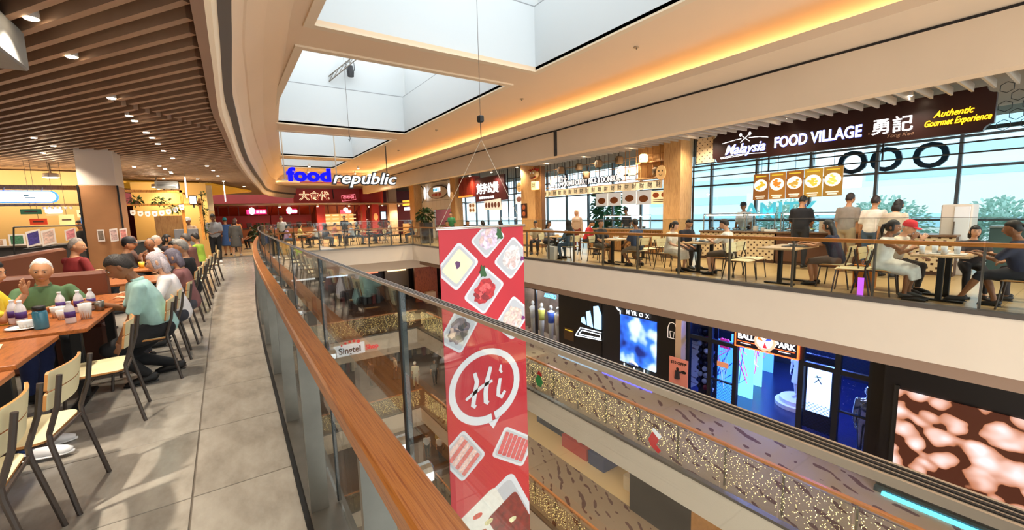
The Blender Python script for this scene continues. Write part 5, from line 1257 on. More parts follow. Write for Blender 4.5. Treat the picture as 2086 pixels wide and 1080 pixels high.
for k in range(3): MB().prism([(5.2 + r_ * math.cos(a), -2.06 + r_ * math.sin(a)) for r_, a in ((.02, k * 2.1), (.19, k * 2.1 + .1), (.19, k * 2.1 + .7))], fx, 11.615, 11.622).build('emblem_panel', mat(('#e0702a', '#2a4ad0', '#d02a3a')[k], .5, 0, .8), bs)
# interior: ball wall, panels, racks, plinth
bw = thing('ball_rack', 'wall rack of blue white and red balls in the shop window', 'rack', (12.2, 7.1, F1)); MB().box(12.3, 12.34, 6.85, 7.45, F1, -2.0).build('back_board', mat('#0d1630', .5), bw)
rnd = random.Random(8)
for i in range(10):
    for j in range(3): MB().ell((12.2, 6.96 + j * .19 + (i % 2) * .04, F1 + .45 + i * .2), (.085, .085, .085), 8, 6).build('ball', mat(rnd.choice(('#1a2a6a', '#d8dce8', '#a02838', '#101830', '#24408a')), .4), bw, True)
pm = [('#58b8ff', 6.4, 12.6, 'pale blue lit panel with pink net behind the glass door'), ('#6fd0ff', 5.85, 13.4, 'blue printed panel with player outline inside the shop'), ('#7ae0ff', 5.6, 14.6, 'cyan printed panel further inside the shop'), ('#4a90ff', 5.3, 16.2, 'far blue display panel at the back of the shop')]
for c_, y, x, lb in pm:
    t = thing('illuminated_poster', lb, 'panel', (x, y * x / 11.8, F1)); yc = y * x / 11.8; MB().box(x, x + .04, yc - .36, yc + .36, F1 + .02, F1 + 2.0).build('panel', mat('#5a90c0', .4, 0, 1.3, c_, var=.0), t)
    rnd = random.Random(int(x)); 
    for k in range(7): MB().tube([(x - .01, yc + rnd.uniform(-.3, .3), F1 + rnd.uniform(.4, 1.9)) for _ in range(3)], .014, 4).build('drawing_stroke', mat(rnd.choice(('#d8409a', '#2040a0', '#eaf6ff')), .5, 0, .7), t)
pk = thing('ball_net', 'net bag of pink balls hanging in the door window', 'ball net', (12.4, 6.5, -2.9))
for k in range(9): MB().ell((12.45, 6.62 + .09 * (k % 3), -2.55 - .1 * (k // 3)), (.06, .06, .06), 8, 6).build('ball', mat('#e0307a', .5, 0, .6), pk, True)
for k in range(5): MB().tube([(12.45, 6.6 + .06 * k, -2.8), (12.45, 6.64 + .05 * k, -3.9)], .008, 4).build('cord', mat('#d8e8ff', .5, 0, .4), pk)
bx_ = thing('notice_card', 'small orange notice card on the shop door glass', 'notice', (11.78, 6.4, -3.1)); MB().box(11.775, 11.785, 6.22, 6.56, -3.16, -3.0).build('sheet', mat('#d8906a', .6, 0, .2), bx_)
rp_ = thing('round_plinth', 'round white tiered plinth in the blue shop entrance', 'plinth', (14.1, 5.25, F1))
MB().lathe([(.62, 0), (.62, .12), (.5, .12), (.5, .24), (.42, .25)], (14.1, 5.25, F1 + .012), 28).build('tiers', mat('#e8ecf6', .4), rp_)
lb_ = thing('lit_doorway', 'bright arched light panel with a jumping figure mark', 'light panel', (12.9, 4.15, F1)); MB().bbox(12.86, 12.96, 3.9, 4.75, F1, -2.5, .02).build('surround', mat('#15202c', .4), lb_); MB().prism([(4.05, F1 + .5), (4.05, -2.85), (4.15, -2.72), (4.5, -2.72), (4.6, -2.85), (4.6, F1 + .5)], fx, 12.84, 12.86).build('panel', glow('#cfeaff', 2.4), lb_)
MB().tube([(12.83, 4.38, -3.05), (12.83, 4.33, -3.15), (12.83, 4.26, -3.26)], .012, 5).tube([(12.83, 4.33, -3.15), (12.83, 4.42, -3.26)], .012, 5).tube([(12.83, 4.42, -3.10), (12.83, 4.28, -3.08)], .010, 5).build('jumping_mark', BLACK, lb_)
for i, (x, y) in enumerate(((13.2, 6.6), (13.4, 4.2), (15.5, 5.6), (15.5, 7.2), (12.9, 5.4))):
    t = thing('shop_lamp', 'blue ceiling lamp inside the sports shop, %s one' % nth(i + 1), 'ceiling light', (x, y, -1.5), 0, 'blue shop lamps'); MB().lathe([(.12, 0), (.12, .66)], (0, 0, .0), 14).build('housing', BLACK, t, world=False); MB().lathe([(.1, -.012), (.1, -.004)], n=14).build('lens', glow('#4a6aff', 20), t, world=False)
    lamp('shop_light', 'POINT', (0, 0, -.12), 150, (.16, .28, 1), .1, parent=t)
RECOAT = []
st = person('life size chrome statue of a standing figure at the shop door', 12.15, 3.08, 1.9, pose='stand', H=1.9, z0=F1, hair='short', sleeve=1.0); st.name = 'chrome_statue'; st['category'] = 'statue'; RECOAT.append((st, CHROME))
st = person('white mannequin in a pleated skirt on the round plinth', 14.1, 5.25, 1.6, pose='stand', H=1.66, z0=F1 + .27, dress='#f2f2f6', hair=None); st.name = 'mannequin'; st['category'] = 'mannequin'; RECOAT.append((st, mat('#eef0fa', .4)))
# --- large screen
def screen_mat():
    m, nt, b = nodes_mat('led_picture'); v = coords(nt, (1, 2.2, 2.6)); vo = nt.nodes.new('ShaderNodeTexVoronoi'); vo.inputs['Scale'].default_value = 1.15; vo.feature = 'SMOOTH_F1'; vo.inputs['Smoothness'].default_value = .4
    n = nt.nodes.new('ShaderNodeTexNoise'); n.inputs['Scale'].default_value = .7; n.inputs['Detail'].default_value = 2; nt.links.new(v, n.inputs['Vector'])
    ad = nt.nodes.new('ShaderNodeVectorMath'); ad.operation = 'ADD'; nt.links.new(v, ad.inputs[0]); nt.links.new(n.outputs['Color'], ad.inputs[1]); nt.links.new(ad.outputs[0], vo.inputs['Vector'])
    mm = nt.nodes.new('ShaderNodeMath'); mm.operation = 'MULTIPLY_ADD'; mm.inputs[1].default_value = .9; nt.links.new(n.outputs['Fac'], mm.inputs[0]); nt.links.new(vo.outputs['Distance'], mm.inputs[2])
    r = ramp(nt, [(.50, '#fff0f2'), (.80, '#e9b9a8'), (.98, '#b87452'), (1.25, '#4a2214')]); nt.links.new(mm.outputs[0], r.inputs['Fac'])
    nt.links.new(r.outputs['Color'], b.inputs['Emission Color']); b.inputs['Emission Strength'].default_value = .85; b.inputs['Base Color'].default_value = lin('#080606'); b.inputs['Roughness'].default_value = .3; return m
sc_ = thing('led_screen', 'large wall screen showing blurred pink and brown close up', 'screen', (11.1, .8, -4.2)); MB().box(11.07, 11.11, -1.2, 2.34, -4.22, -2.27).build('display', screen_mat(), sc_)
MB().box(11.09, 11.12, -1.3, 2.42, -4.3, -4.22).build('bezel', BLACK, sc_); MB().box(11.09, 11.12, 2.34, 2.42, -4.22, -2.2).build('bezel', BLACK, sc_)
cy1 = thing('cyan_strip_light', 'cyan floor strip light below the large screen', 'strip light', (11.0, .7, F1)); MB().box(10.94, 11.02, -1.3, 2.45, F1 + .001, F1 + .06).build('diffuser', glow('#46d8ff', 3.2), cy1); MB().box(11.02, 11.13, -1.3, 2.6, F1, F1 + .10).build('channel', mat('#16343a', .4), cy1)
# --- glass fronted shop left of the logo
ga = thing('glazed_storefront', 'glass shop window with sports gear left of the logo wall', 'shop window', (11.7, 15.5, F1))
for y in (13.5, 15.2, 17.0, 19.0): MB().box(11.62, 11.72, y - .05, y + .05, F1, -2.0).build('frame', DKW, ga)
MB().box(11.66, 11.67, 13.5, 19, F1 + .05, -2.0).build('glass_pane', PANE, ga); MB().box(13.2, 13.3, 13.4, 19.2, F1, -2.0).build('back_wall', mat('#7a6a60', .6, var=.3, vscale=3), ga)
text('lettering', 'ADIZERO', (11.6, 14.1, -2.15), .24, glow('#58c0ff', 3), 'x', ga, .006, .004, .2, sx=.8)
for i, (y, c_) in enumerate(((13.9, '#d03a3a'), (14.4, '#e8e2da'), (14.9, '#3a62d0'), (15.6, '#d8d060'), (16.3, '#e0e0e8'))):
    t = thing('mannequin', 'sportswear mannequin in the glass shop window, %s from the right' % ORD[i].replace('nearest', 'first'), 'mannequin', (12.3, y, F1), 0, 'mannequins in the lower shop window')
    MB().tube([(12.3, y, F1 + .1), (12.3, y, F1 + .95), (12.3, y, F1 + 1.2), (12.3, y, F1 + 1.5), (12.3, y, F1 + 1.58)], [.08, .13, .11, .17, .06], 10).build('body', mat('#d8d4d0', .4), t, True); MB().tube([(12.3, y, F1 + .98), (12.3, y, F1 + 1.2), (12.3, y, F1 + 1.5)], [.14, .13, .18], 10).build('top', mat(c_, .7), t, True); MB().ell((12.3, y, F1 + 1.7), (.08, .09, .12), 10, 8).build('head', mat('#d8d4d0', .4), t, True); MB().lathe([(.22, 0), (.22, .1)], (12.3, y, F1), 14).build('stand', BLACK, t)
def wall_lamp(x, y, z, e, c, lb): t = thing('shop_lamp', lb, 'ceiling light', (x, y, z), 0, 'white shop lamps'); MB().lathe([(.1, 0), (.1, 1.15)], n=12).build('housing', BLACK, t, world=False); MB().lathe([(.08, -.012), (.08, -.004)], n=12).build('lens', glow('#ffffff', 12), t, world=False); lamp('shop_light', 'POINT', (0, 0, -.12), e, c, .1, parent=t)
wall_lamp(12.4, 14.6, -1.98, 90, (.9, .95, 1), 'white lamp above the sportswear mannequins'); wall_lamp(12.4, 17.2, -1.98, 60, (1, .9, .8), 'white lamp deep in the glass fronted shop')
# stickers on the lower glass
sk_ = thing('window_sticker', 'red and white christmas stocking sticker on the balustrade glass', 'sticker', (8.27, 6.3, F1 + .4)); MB().prism([(6.42, -4.28), (6.30, -4.02), (6.10, -4.14), (6.18, -4.32), (6.04, -4.42), (6.12, -4.52), (6.34, -4.42)], fx, 8.425, 8.43).build('sock', mat('#c8202a', .5, 0, .2), sk_); MB().prism([(6.32, -3.98), (6.26, -3.90), (6.02, -4.04), (6.10, -4.14)], fx, 8.42, 8.43).build('cuff', mat('#f4f4f4', .5, 0, .2), sk_)
sk_ = thing('window_sticker', 'green mitten sticker with red cuff on the balustrade glass', 'sticker', (8.27, 10.8, F1 + .4)); MB().prism([(11.1, -4.2), (10.98, -3.98), (10.78, -4.0), (10.7, -4.2), (10.82, -4.4), (11.02, -4.36)], fx, 8.425, 8.43).build('mitten', mat('#1f7a3a', .5, 0, .2), sk_); MB().prism([(11.0, -3.96), (10.9, -3.82), (10.72, -3.92), (10.78, -4.0)], fx, 8.42, 8.43).build('cuff', mat('#d03030', .5), sk_)

# ================================================================== TWO LEVELS DOWN, RIGHT
F2 = L2
struct('wall_lower_2', MB().box(14.6, 14.8, -6, 22, F2, F1 - .8), mat('#d8b98a', .7), label='cream shop back wall two levels down')
struct('floor_shop_2', MB().box(11.3, 14.6, 8.6, 20, F2 - .01, F2 + .012), mat('#e6cfa6', .3), label='cream shop floor two levels down')
struct('wall_lower_3', MB().box(11.2, 11.4, 6.9, 9.3, F2, F1 - .8), mat('#2a2624', .5), label='dark wall panel two levels down'); struct('wall_lower_4', MB().box(11.2, 11.4, 3, 6.9, F2, F1 - .8), mat('#b9854a', .6, var=.1), label='tan wall panel two levels down')
def disp(lb, x0, x1, y0, y1, c_, items):
    t = thing('display_table', lb, 'display', ((x0 + x1) / 2, (y0 + y1) / 2, F2)); MB().bbox(x0, x1, y0, y1, F2, F2 + .55, .01).build('body', mat(c_, .5), t); MB().bbox(x0 - .01, x1 + .01, y0 - .01, y1 + .01, F2 + .55, F2 + .58, .005).build('top', mat(c_, .4), t)
    rnd = random.Random(2)
    for i in range(items): MB().ell((rnd.uniform(x0 + .1, x1 - .1), rnd.uniform(y0 + .1, y1 - .1), F2 + .64), (.09, .12, .07), 8, 6).build('merchandise', mat(rnd.choice(('#d83030', '#e8e0d8', '#303848', '#c8a040')), .5), t, True)
disp('red display table heaped with goods two levels down', 12.0, 12.7, 12.3, 13.9, '#b8323a', 14); disp('dark blue display block two levels down', 12.0, 12.9, 11.3, 12.2, '#27407a', 0); disp('small grey till desk two levels down', 11.9, 12.3, 9.6, 10.2, '#e0d8cc', 4)
rs = thing('shop_banner', 'red hanging card marked 10 two levels down', 'sign', (11.3, 15.2, -6.6)); MB().box(11.3, 11.33, 14.85, 15.5, -6.9, -5.6).build('sheet', mat('#d83a22', .5, 0, .4), rs); text('lettering', '10', (11.29, 15.17, -6.2), .4, WHITE, 'x', rs, .003, .01)
sh_ = thing('shelving', 'dark blue shelving under the red card two levels down', 'shelf', (12.8, 15, F2))
for z in (0, .5, 1.0, 1.5): MB().box(12.5, 12.9, 14.2, 16.4, F2 + z, F2 + z + .04).build('shelf', mat('#2a3a5a', .5), sh_)
for y in (14.2, 15.3, 16.38): MB().box(12.5, 12.9, y, y + .04, F2, F2 + 1.9).build('upright', mat('#2a3a5a', .5), sh_)
struct('wall_lower_5', MB().box(14.6, 14.8, -6, 22, L3, F2 - .8), mat('#6a5040', .7), label='brown shop wall three levels down')

# ================================================================== FAR END OF THE LOWER LEVELS
for n, z in enumerate((L1, L2, L3)):
    w = ('one', 'two', 'three')[n]
    struct('wall_far_lower_%d' % (n + 1), MB().box(-9, 18, 31, 31.2, z, z + 3.8), mat(('#3a2a24', '#4a3428', '#3a2c26')[n], .5, var=.2, vscale=1), label='dark shop wall at the far end %s level down' % w)
    rnd = random.Random(n)
    for i in range(6):
        x = 2 + i * 2.1; t = thing('shop_display', 'dim shop front bay at the far end %s level down, %s from the left' % (w, ORD[i].replace('nearest', 'first')), 'shop front', (x, 30.6, z), 0, 'far shop fronts %s level down' % w)
        MB().box(x - .9, x + .9, 30.5, 30.6, z, z + 2.6).build('panel', mat(rnd.choice(('#26211f', '#5a4032', '#8a7a68', '#a08c70')), .4), t); MB().box(x - .7, x + .7, 30.44, 30.5, z + 2.1, z + 2.45).build('sign_board', mat(rnd.choice(('#d8e8ff', '#ffe0a8', '#e86a4a', '#f0f0f0')), .4, 0, 1.5), t)
        for k in range(4): MB().bbox(x - .6 + k * .32, x - .38 + k * .32, 29.9, 30.3, z, z + .7 + .3 * (k % 2), .02).build('stock', mat(rnd.choice(('#3a3434', '#c8b8a0', '#7a2a24', '#54606a')), .5), t)
    struct('wall_side_lower_%d' % (n + 1), MB().box(13.8, 14, YF, 31, z, z + 3.8), mat('#4a3a30', .6), label='side wall at the far end %s level down' % w)
    struct('wall_left_lower_%d' % (n + 1), MB().box(-6.2, -6, -6, 31, z, z + 3.8), mat('#6a5a4c', .7), label='left wall of the gallery %s level down' % w)
wd = thing('tailor_booth', 'wood panelled booth with a dressed figure at the far end one level down', 'booth', (11.4, 27.5, L1)); MB().bbox(10.9, 12.6, 28.2, 28.4, L1, L1 + 2.5, .01).build('panel', wood('#7a3a1a', '#a8562a', (4, 4, 1), .4, 3), wd); MB().bbox(11.3, 12.0, 27.2, 27.7, L1, L1 + .8, .01).build('desk', mat('#c8a888', .5), wd)
ss_ = thing('shop_sign', 'white lit sign reading Singtel Shop with red dots on the far slab edge', 'sign', (4.9, YF - .06, L1 - .75))
text('lettering', 'Singtel', (4.74, YF - .10, L1 - .52), .44, mat('#1f2a36', .4), 'y', ss_, .02, .008, sx=.94); text('lettering', 'Shop', (5.84, YF - .10, L1 - .54), .34, mat('#e8203a', .4, 0, .5), 'y', ss_, .02, .010, sx=.95)
MB().box(3.98, 5.48, YF - .075, YF - .06, L1 - .78, L1 - .20).build('backing', mat('#f4f6fa', .4, 0, .4), ss_)
for i, (dx, dz, r_) in enumerate(((4.36, -.22, .04), (4.55, -.13, .055), (4.76, -.08, .065), (4.97, -.08, .07), (5.18, -.14, .085))): MB().prism([(dx + r_ * math.cos(k * PI / 8), L1 + dz + r_ * math.sin(k * PI / 8)) for k in range(16)], lambda u, v, q: (u, q, v), YF - .11, YF - .08).build('dot', mat('#e8203a', .4, 0, .4), ss_)
for lb, x, y, z, c1, c2, rz in (('shopper in white with a white cap two levels down at the far corner', 9.2, 24.6, L2, '#e8dcb8', '#d8cca8', 2.6), ('shopper in black two levels down near the far corner', 10.3, 24.2, L2, '#17161a', '#17161a', 2.9), ('shopper in dark clothes two levels down seen through the glass', 7.0, 26.6, L2, '#4a3a38', '#5a4a48', .4), ('shopper in beige two levels down by the far shops', 8.6, 26.5, L2, '#c8b090', '#3a3a40', 1.6),
        ('visitor in black three levels down', 7.9, 25.4, L3, '#1c1a1c', '#2a2a2e', 1.0), ('visitor in grey three levels down', 8.9, 25.6, L3, '#6a6462', '#2a2a2e', 2.2), ('visitor with a white bag three levels down', 9.5, 24.1, L3, '#cfc8c0', '#2a2a2e', 2.9), ('visitor in pale top three levels down at the rail', 10.1, 23.5, L3, '#d8c8b8', '#303038', 3.0), ('visitor in patterned top three levels down', 10.6, 24.3, L3, '#8a6a5a', '#30303a', 2.0)):
    person(lb, x, y, rz, pose='stand', H=1.66, shirt=c1, pants=c2, hc='#1a1512', z0=z, group='shoppers on the lower levels', cap='#f0eee8' if 'cap' in lb else None, feet=((-.09, -.12, .08), (.09, .14, .075)))
ym = thing('dress_form', 'mannequin in a long yellow dress three levels down', 'mannequin', (11.0, 25.6, L3)); MB().tube([(11, 25.6, L3 + .2), (11, 25.6, L3 + .9), (11, 25.6, L3 + 1.15), (11, 25.6, L3 + 1.45), (11, 25.6, L3 + 1.52)], [.3, .2, .13, .17, .08], 14).build('dress', mat('#e8c850', .7), ym, True); MB().tube([(11, 25.6, L3), (11, 25.6, L3 + 1.7)], .03, 8).build('stand', STEEL, ym); MB().ell((11, 25.6, L3 + 1.68), (.08, .09, .12), 10, 8).build('head', mat('#d8c8a8', .5), ym, True)
# ================================================================== LEFT STALLS, PILLAR, FAR STALLS
pr = thing('pillar', 'square pillar, cream above and brown panel below, among the left diners', 'pillar', (-2.15, 13.1, 0))
MB().bbox(-2.45, -1.84, 12.7, 13.6, 2.35, 3.5, .01).build('upper_shaft', mat('#d8c8b8', .7), pr); MB().bbox(-2.45, -1.84, 12.7, 13.6, 0, 2.35, .01).build('lower_cladding', mat('#a8764c', .5, var=.08, vscale=3), pr)
for x in (-2.46, -1.83): MB().box(x - .015, x + .015, 12.68, 12.71, 0, 2.35).build('corner_strip', BLACK, pr)
# banquette behind the diners
bq = thing('banquette', 'brown upholstered banquette back behind the man in green', 'bench', (-2.1, 8, 0)); MB().bbox(-2.75, -2.3, 6.9, 12.4, 0, .45, .03).build('seat', mat('#5c2f1d', .5), bq); MB().bbox(-2.9, -2.7, 6.9, 12.4, .3, 1.05, .04).build('back', mat('#6b3820', .5), bq)
bq = thing('banquette', 'short brown banquette panel between the green polo and the maroon polo', 'bench', (-1.5, 6.9, 0)); MB().bbox(-2.3, -1.15, 6.55, 6.75, .0, .98, .03).build('back', mat('#6b3820', .5), bq); MB().bbox(-2.3, -1.15, 6.2, 6.55, .0, .43, .03).build('seat', mat('#5c2f1d', .5), bq)
# kitchen stall
ks = thing('kitchen_stall', 'left kitchen stall with timber frame, shelf boards and counter', 'stall', (-4, 14.6, 0))
MB().bbox(-7, -2.65, 14.5, 15.1, 0, 1.04, .01).build('counter', mat('#3a3634', .5), ks); MB().bbox(-7.05, -2.6, 14.45, 15.15, 1.04, 1.08, .005).build('worktop', mat('#8a7a6a', .4), ks)
MB().box(-7, -2.7, 14.5, 14.62, 2.36, 2.46).build('beam', BAMBOO, ks); MB().box(-7, -2.7, 14.5, 14.62, 1.98, 2.03).build('beam', BAMBOO, ks)
for x in (-5.6, -4.35, -2.75): MB().box(x - .05, x + .05, 14.5, 14.6, 1.08, 2.4).build('post', BAMBOO, ks)
MB().box(-7, -2.95, 16.85, 16.98, 0, 3).build('back_wall', mat('#d8b070', .6), ks)
rnd = random.Random(7)
for i, (x, z, w, h, c_, lb) in enumerate(((-3.85, 1.87, .36, .13, '#2f5a3a', 'green board hanging left on the kitchen wall'), (-3.45, 1.85, .30, .18, '#e8c88a', 'cream menu board next to the green one'), (-3.75, 1.62, .30, .15, '#c8401f', 'red picture board in the kitchen'), (-3.25, 1.65, .28, .26, '#f2dc90', 'yellow board glowing in the kitchen'), (-2.95, 1.8, .2, .2, '#f0d8a0', 'pale menu board at the right of the kitchen'), (-2.92, 1.62, .16, .16, '#4a78b0', 'blue picture board beside the pillar'))):
    t = thing('wall_board', lb, 'board', (x, 15.6, z), 0, 'boards in the left kitchen'); MB().bbox(x - w / 2, x + w / 2, 15.3, 15.33, z - h / 2, z + h / 2, .004).build('panel', mat(c_, .5, 0, .5, c_), t); MB().tube([(x, 15.32, z + h / 2), (x, 15.32, 3.55)], .004, 4).build('cord', BLACK, t)
    MB().box(x - w * .3, x + w * .3, 15.29, 15.3, z - .015, z + .015).build('caption', mat('#6a4a3a', .5), t)
for x, y, z, e, lb in ((-3.5, 15.7, 2.74, 55, 'added lamp brightening the right end of the left kitchen stall'), (-5.0, 15.7, 2.74, 55, 'added lamp brightening the kitchen stall further left'), (-1.75, 19.2, 2.75, 60, 'added lamp brightening the inside of the snack stall')):  # lamps added to brighten the kitchen and snack stalls
    t = thing('added_stall_lamp', lb, 'ceiling light', (x, y, z), 0, 'added stall lamps'); MB().lathe([(.02, .80), (.02, .12), (.14, .10), (.16, 0), (.15, 0)], n=16).build('shade', mat('#d8c8a8', .5), t, True, False); MB().lathe([(.12, -.01), (.12, .0)], n=14).build('lens', glow('#ffe6b0', 12), t, False, False); lamp('added_stall_light', 'POINT', (0, 0, -.12), e, (1, .84, .58), .1, parent=t)
# pill shaped lit sign
ls = thing('lit_sign', 'white pill shaped light box sign with blue rim on the left stall', 'sign', (-3.65, 14.4, 2.07))
def pill(x0, x1, z0, z1, n=10):
    r_ = (z1 - z0) / 2; zc = (z0 + z1) / 2
    return [(x1 - r_ + r_ * math.cos(a), zc + r_ * math.sin(a)) for a in [-PI / 2 + k * PI / n for k in range(n + 1)]] + [(x0 + r_ + r_ * math.cos(a), zc + r_ * math.sin(a)) for a in [PI / 2 + k * PI / n for k in range(n + 1)]]
fy = lambda u, v, t: (u, t, v)
MB().prism(pill(-4.3, -3.14, 2.05, 2.33), fy, 14.36, 14.46).build('rim', mat('#2a6ad0', .4, 0, 1.2, '#3a80ff'), ls); MB().prism(pill(-4.27, -3.17, 2.075, 2.305), fy, 14.34, 14.36).build('face', glow('#f4fbff', 3.0), ls)
for i in range(2): MB().box(-3.68 + i * .02, -3.60 + i * .1, 14.33, 14.34, 2.20 - i * .05, 2.225 - i * .05).build('lettering', mat('#5a8ab0', .4), ls)
for x in (-4.0, -3.4): MB().tube([(x, 14.42, 2.33), (x, 14.5, 2.4)], .012, 5).build('bracket', WHITE, ls)
sm = thing('lit_sign', 'small white lit sign with cups hanging below the pill sign', 'sign', (-3.2, 14.45, 1.75)); MB().prism(pill(-3.40, -3.12, 1.80, 1.90), fy, 14.40, 14.46).build('face', glow('#e8f2ff', 2.2), sm); MB().tube([(-3.26, 14.45, 1.9), (-3.26, 14.5, 2.0)], .006, 5).build('cord', BLACK, sm)
for i in range(6):
    t = thing('hanging_cup', 'small white cup hanging under the pill sign, %s from the left' % nth(i + 1), 'cup', (-3.42 + i * .09, 14.48, 1.90), 0, 'cups under the pill sign'); MB().lathe([(.022, 0), (.03, .05), (.03, .055), (.02, .01)], n=10).build('bowl', WHITE, t, world=False); MB().tube([(0, 0, .05), (0, 0, .085)], .004, 4).build('hook', BLACK, t, world=False)
# open menu holder cage
cg = thing('menu_rack', 'black wire rack holding open menus behind the green polo', 'rack', (-3.4, 13.6, 0))
for a, b in (((-3.75, 13.55, 1.02), (-3.70, 13.55, 1.5)), ((-3.70, 13.55, 1.5), (-2.6, 13.55, 1.5)), ((-2.6, 13.55, 1.5), (-2.45, 13.55, 1.0)), ((-3.75, 13.55, 0), (-3.75, 13.55, 1.02)), ((-2.45, 13.55, 0), (-2.45, 13.55, 1.0)), ((-3.6, 13.5, 1.02), (-2.5, 13.5, 1.12))): MB().tube([a, b], .014, 6).build('wire', BLACK, cg)
def menu(x, z, w, h, c_, lb, y=13.5, tilt=.06, art='#9a5a50'):
    t = thing('menu_card', lb, 'menu', (x, y, z), 0, 'menu cards on the wire rack'); MB().prism([(x - w / 2, z), (x + w / 2, z + tilt), (x + w / 2, z + h + tilt), (x - w / 2, z + h)], fy, y - .012, y).build('page', mat('#efe4da', .6), t); MB().box(x - .01, x + .01, y, y + .06, z, z + h * .5).build('clip', BLACK, t); MB().prism([(x - w * .38, z + h * .12), (x + w * .38, z + h * .12 + tilt), (x + w * .38, z + h * .88 + tilt), (x - w * .38, z + h * .88)], fy, y - .015, y - .012).build('print', mat(art, .6, var=.4, vscale=30), t)
menu(-3.42, 1.05, .22, .34, 1, 'purple menu page on the left of the wire rack', art='#4a3f86'); menu(-3.19, 1.06, .22, .34, 1, 'white menu page with a round brown dish on the wire rack', art='#d8b8a8'); menu(-2.84, 1.16, .18, .24, 1, 'pink menu card at the right of the wire rack', art='#d88a90')
menu(-2.2, 1.14, .11, .26, 1, 'narrow grey menu card on the pillar', 12.66, 0, '#7a6a5a'); menu(-1.98, 1.12, .13, .28, 1, 'menu card with dishes near the right pillar edge', 12.6, .02, '#c8a8a0'); menu(-1.82, 1.12, .12, .28, 1, 'pink menu card overhanging the right pillar edge', 12.58, .02, '#d88a80')
menu(-3.92, 1.08, .26, .26, 1, 'white sheet with a small green picture on the kitchen counter', 14.44, 0, '#4a7a5a'); menu(-4.3, 1.08, .42, .16, 1, 'long price strip with a dish picture on the kitchen counter', 14.44, 0, '#c8a080')
# bunting stall
st2 = thing('snack_stall', 'snack stall with orange timber frame, shelf and dark counter behind the pillar', 'stall', (-1.7, 18.2, 0))
ORW = wood('#b06a22', '#d8923a', (6, 6, 1), .45, 5, 'orange_timber')
MB().box(-2.6, -.95, 17.95, 18.05, 2.50, 2.58).build('beam', ORW, st2); MB().box(-2.6, -.5, 17.95, 18.05, 2.08, 2.14).build('beam', ORW, st2); MB().box(-1.08, -1.0, 17.95, 18.05, .9, 2.6).build('post', ORW, st2); MB().box(-.6, -.52, 17.95, 18.05, .9, 2.3).build('post', ORW, st2)
MB().tube([(-1.04, 18, 2.55), (-.55, 18, 2.12)], .03, 4).build('brace', ORW, st2); MB().bbox(-2.6, -1.3, 17.8, 18.3, 0, .93, .01).build('counter', mat('#2f3436', .4), st2); MB().bbox(-2.65, -1.25, 17.75, 18.35, .93, .97, .005).build('worktop', mat('#8f8a84', .3), st2); MB().bbox(-1.35, -.7, 18.0, 18.4, 0, 1.28, .01).build('till_block', mat('#6a6a6e', .4), st2); MB().box(-2.6, -.4, 20.4, 20.5, 0, 3).build('back_wall', mat('#d8a85a', .6), st2)
MB().box(-1.9, -1.1, 18.9, 19.0, .97, 1.75).build('side_board', COLWOOD, st2)
bu = thing('bunting', 'string of white rounded flags across the snack stall', 'bunting', (-1.7, 17.9, 1.9))
for i in range(8):
    u = i / 7; x = -2.3 + 1.24 * u; z = 1.93 - .10 * math.sin(u * PI * .8) + .22 * u * u; f_ = MB(); f_.prism([(x - .065, z), (x + .065, z + .01), (x + .065, z - .10), (x + .04, z - .15), (x, z - .165), (x - .04, z - .15), (x - .065, z - .10)], fy, 17.89, 17.90); fo = f_.build('flag', mat('#f4efe6', .8, 0, .15), bu); MB().prism([(x + .03 * math.cos(k), z - .08 + .025 * math.sin(k)) for k in [j * .785 for j in range(8)]], fy, 17.885, 17.89).build('printed_dish', mat('#c89a70', .6), fo)
MB().tube([(-2.38, 17.9, 1.95), (-2.0, 17.9, 1.88), (-1.5, 17.9, 1.96), (-1.05, 17.9, 2.12)], .006, 4).build('cord', BLACK, bu)
mo = thing('monitor', 'small bright screen on the post of the snack stall', 'monitor', (-.73, 17.9, 2.1)); MB().bbox(-.84, -.62, 17.86, 17.92, 2.10, 2.40, .01).build('case', BLACK, mo); MB().box(-.82, -.65, 17.85, 17.86, 2.13, 2.37).build('screen', glow('#dfe4ff', 4), mo); MB().box(-.75, -.71, 17.9, 17.96, 2.0, 2.12).build('bracket', BLACK, mo)
LEAF = mat('#3f5a24', .6, var=.4, vscale=30)
def leaves(mbx, c, r, n, s, rnd, up=.3):
    for _ in range(n):
        d = Vector((rnd.gauss(0, 1), rnd.gauss(0, 1), rnd.gauss(0, 1) + up)).normalized(); p = Vector(c) + Vector((d.x * r[0], d.y * r[1], d.z * r[2])) * rnd.uniform(.35, 1)
        t = (d + Vector((rnd.uniform(-.6, .6), rnd.uniform(-.6, .6), rnd.uniform(-.7, .3)))).normalized(); a = t.cross(Vector((rnd.random(), rnd.random(), 1))).normalized() * s * .28; l = s * rnd.uniform(.7, 1.3)
        mbx.add([p, p + t * l * .5 + a, p + t * l + Vector((0, 0, -l * .2)), p + t * l * .5 - a], [(0, 1, 2), (0, 2, 3)])
    return mbx
for lb, x, z, r_ in (('trailing plant on the upper shelf of the snack stall, left', -2.2, 2.25, (.2, .1, .1)), ('trailing plant on the upper shelf of the snack stall, middle', -1.6, 2.22, (.25, .1, .1)), ('trailing plant under the upper beam of the snack stall', -1.25, 1.98, (.16, .08, .12))):
    t = thing('shelf_plant', lb, 'plant', (x, 18, z), 0, 'plants on the snack stall'); leaves(MB(), (x, 18, z), r_, 70, .11, random.Random(int(-x * 10))).build('leaves', LEAF, t); MB().lathe([(.05, -.09), (.07, 0), (.06, 0)], (x, 18, z - .02), 10).build('pot', mat('#6a4a34', .6), t)
t = thing('ivy_garland', 'green ivy garland wound round the stall post', 'plant', (-.5, 18.2, .9))
iv = MB(); rnd = random.Random(3)
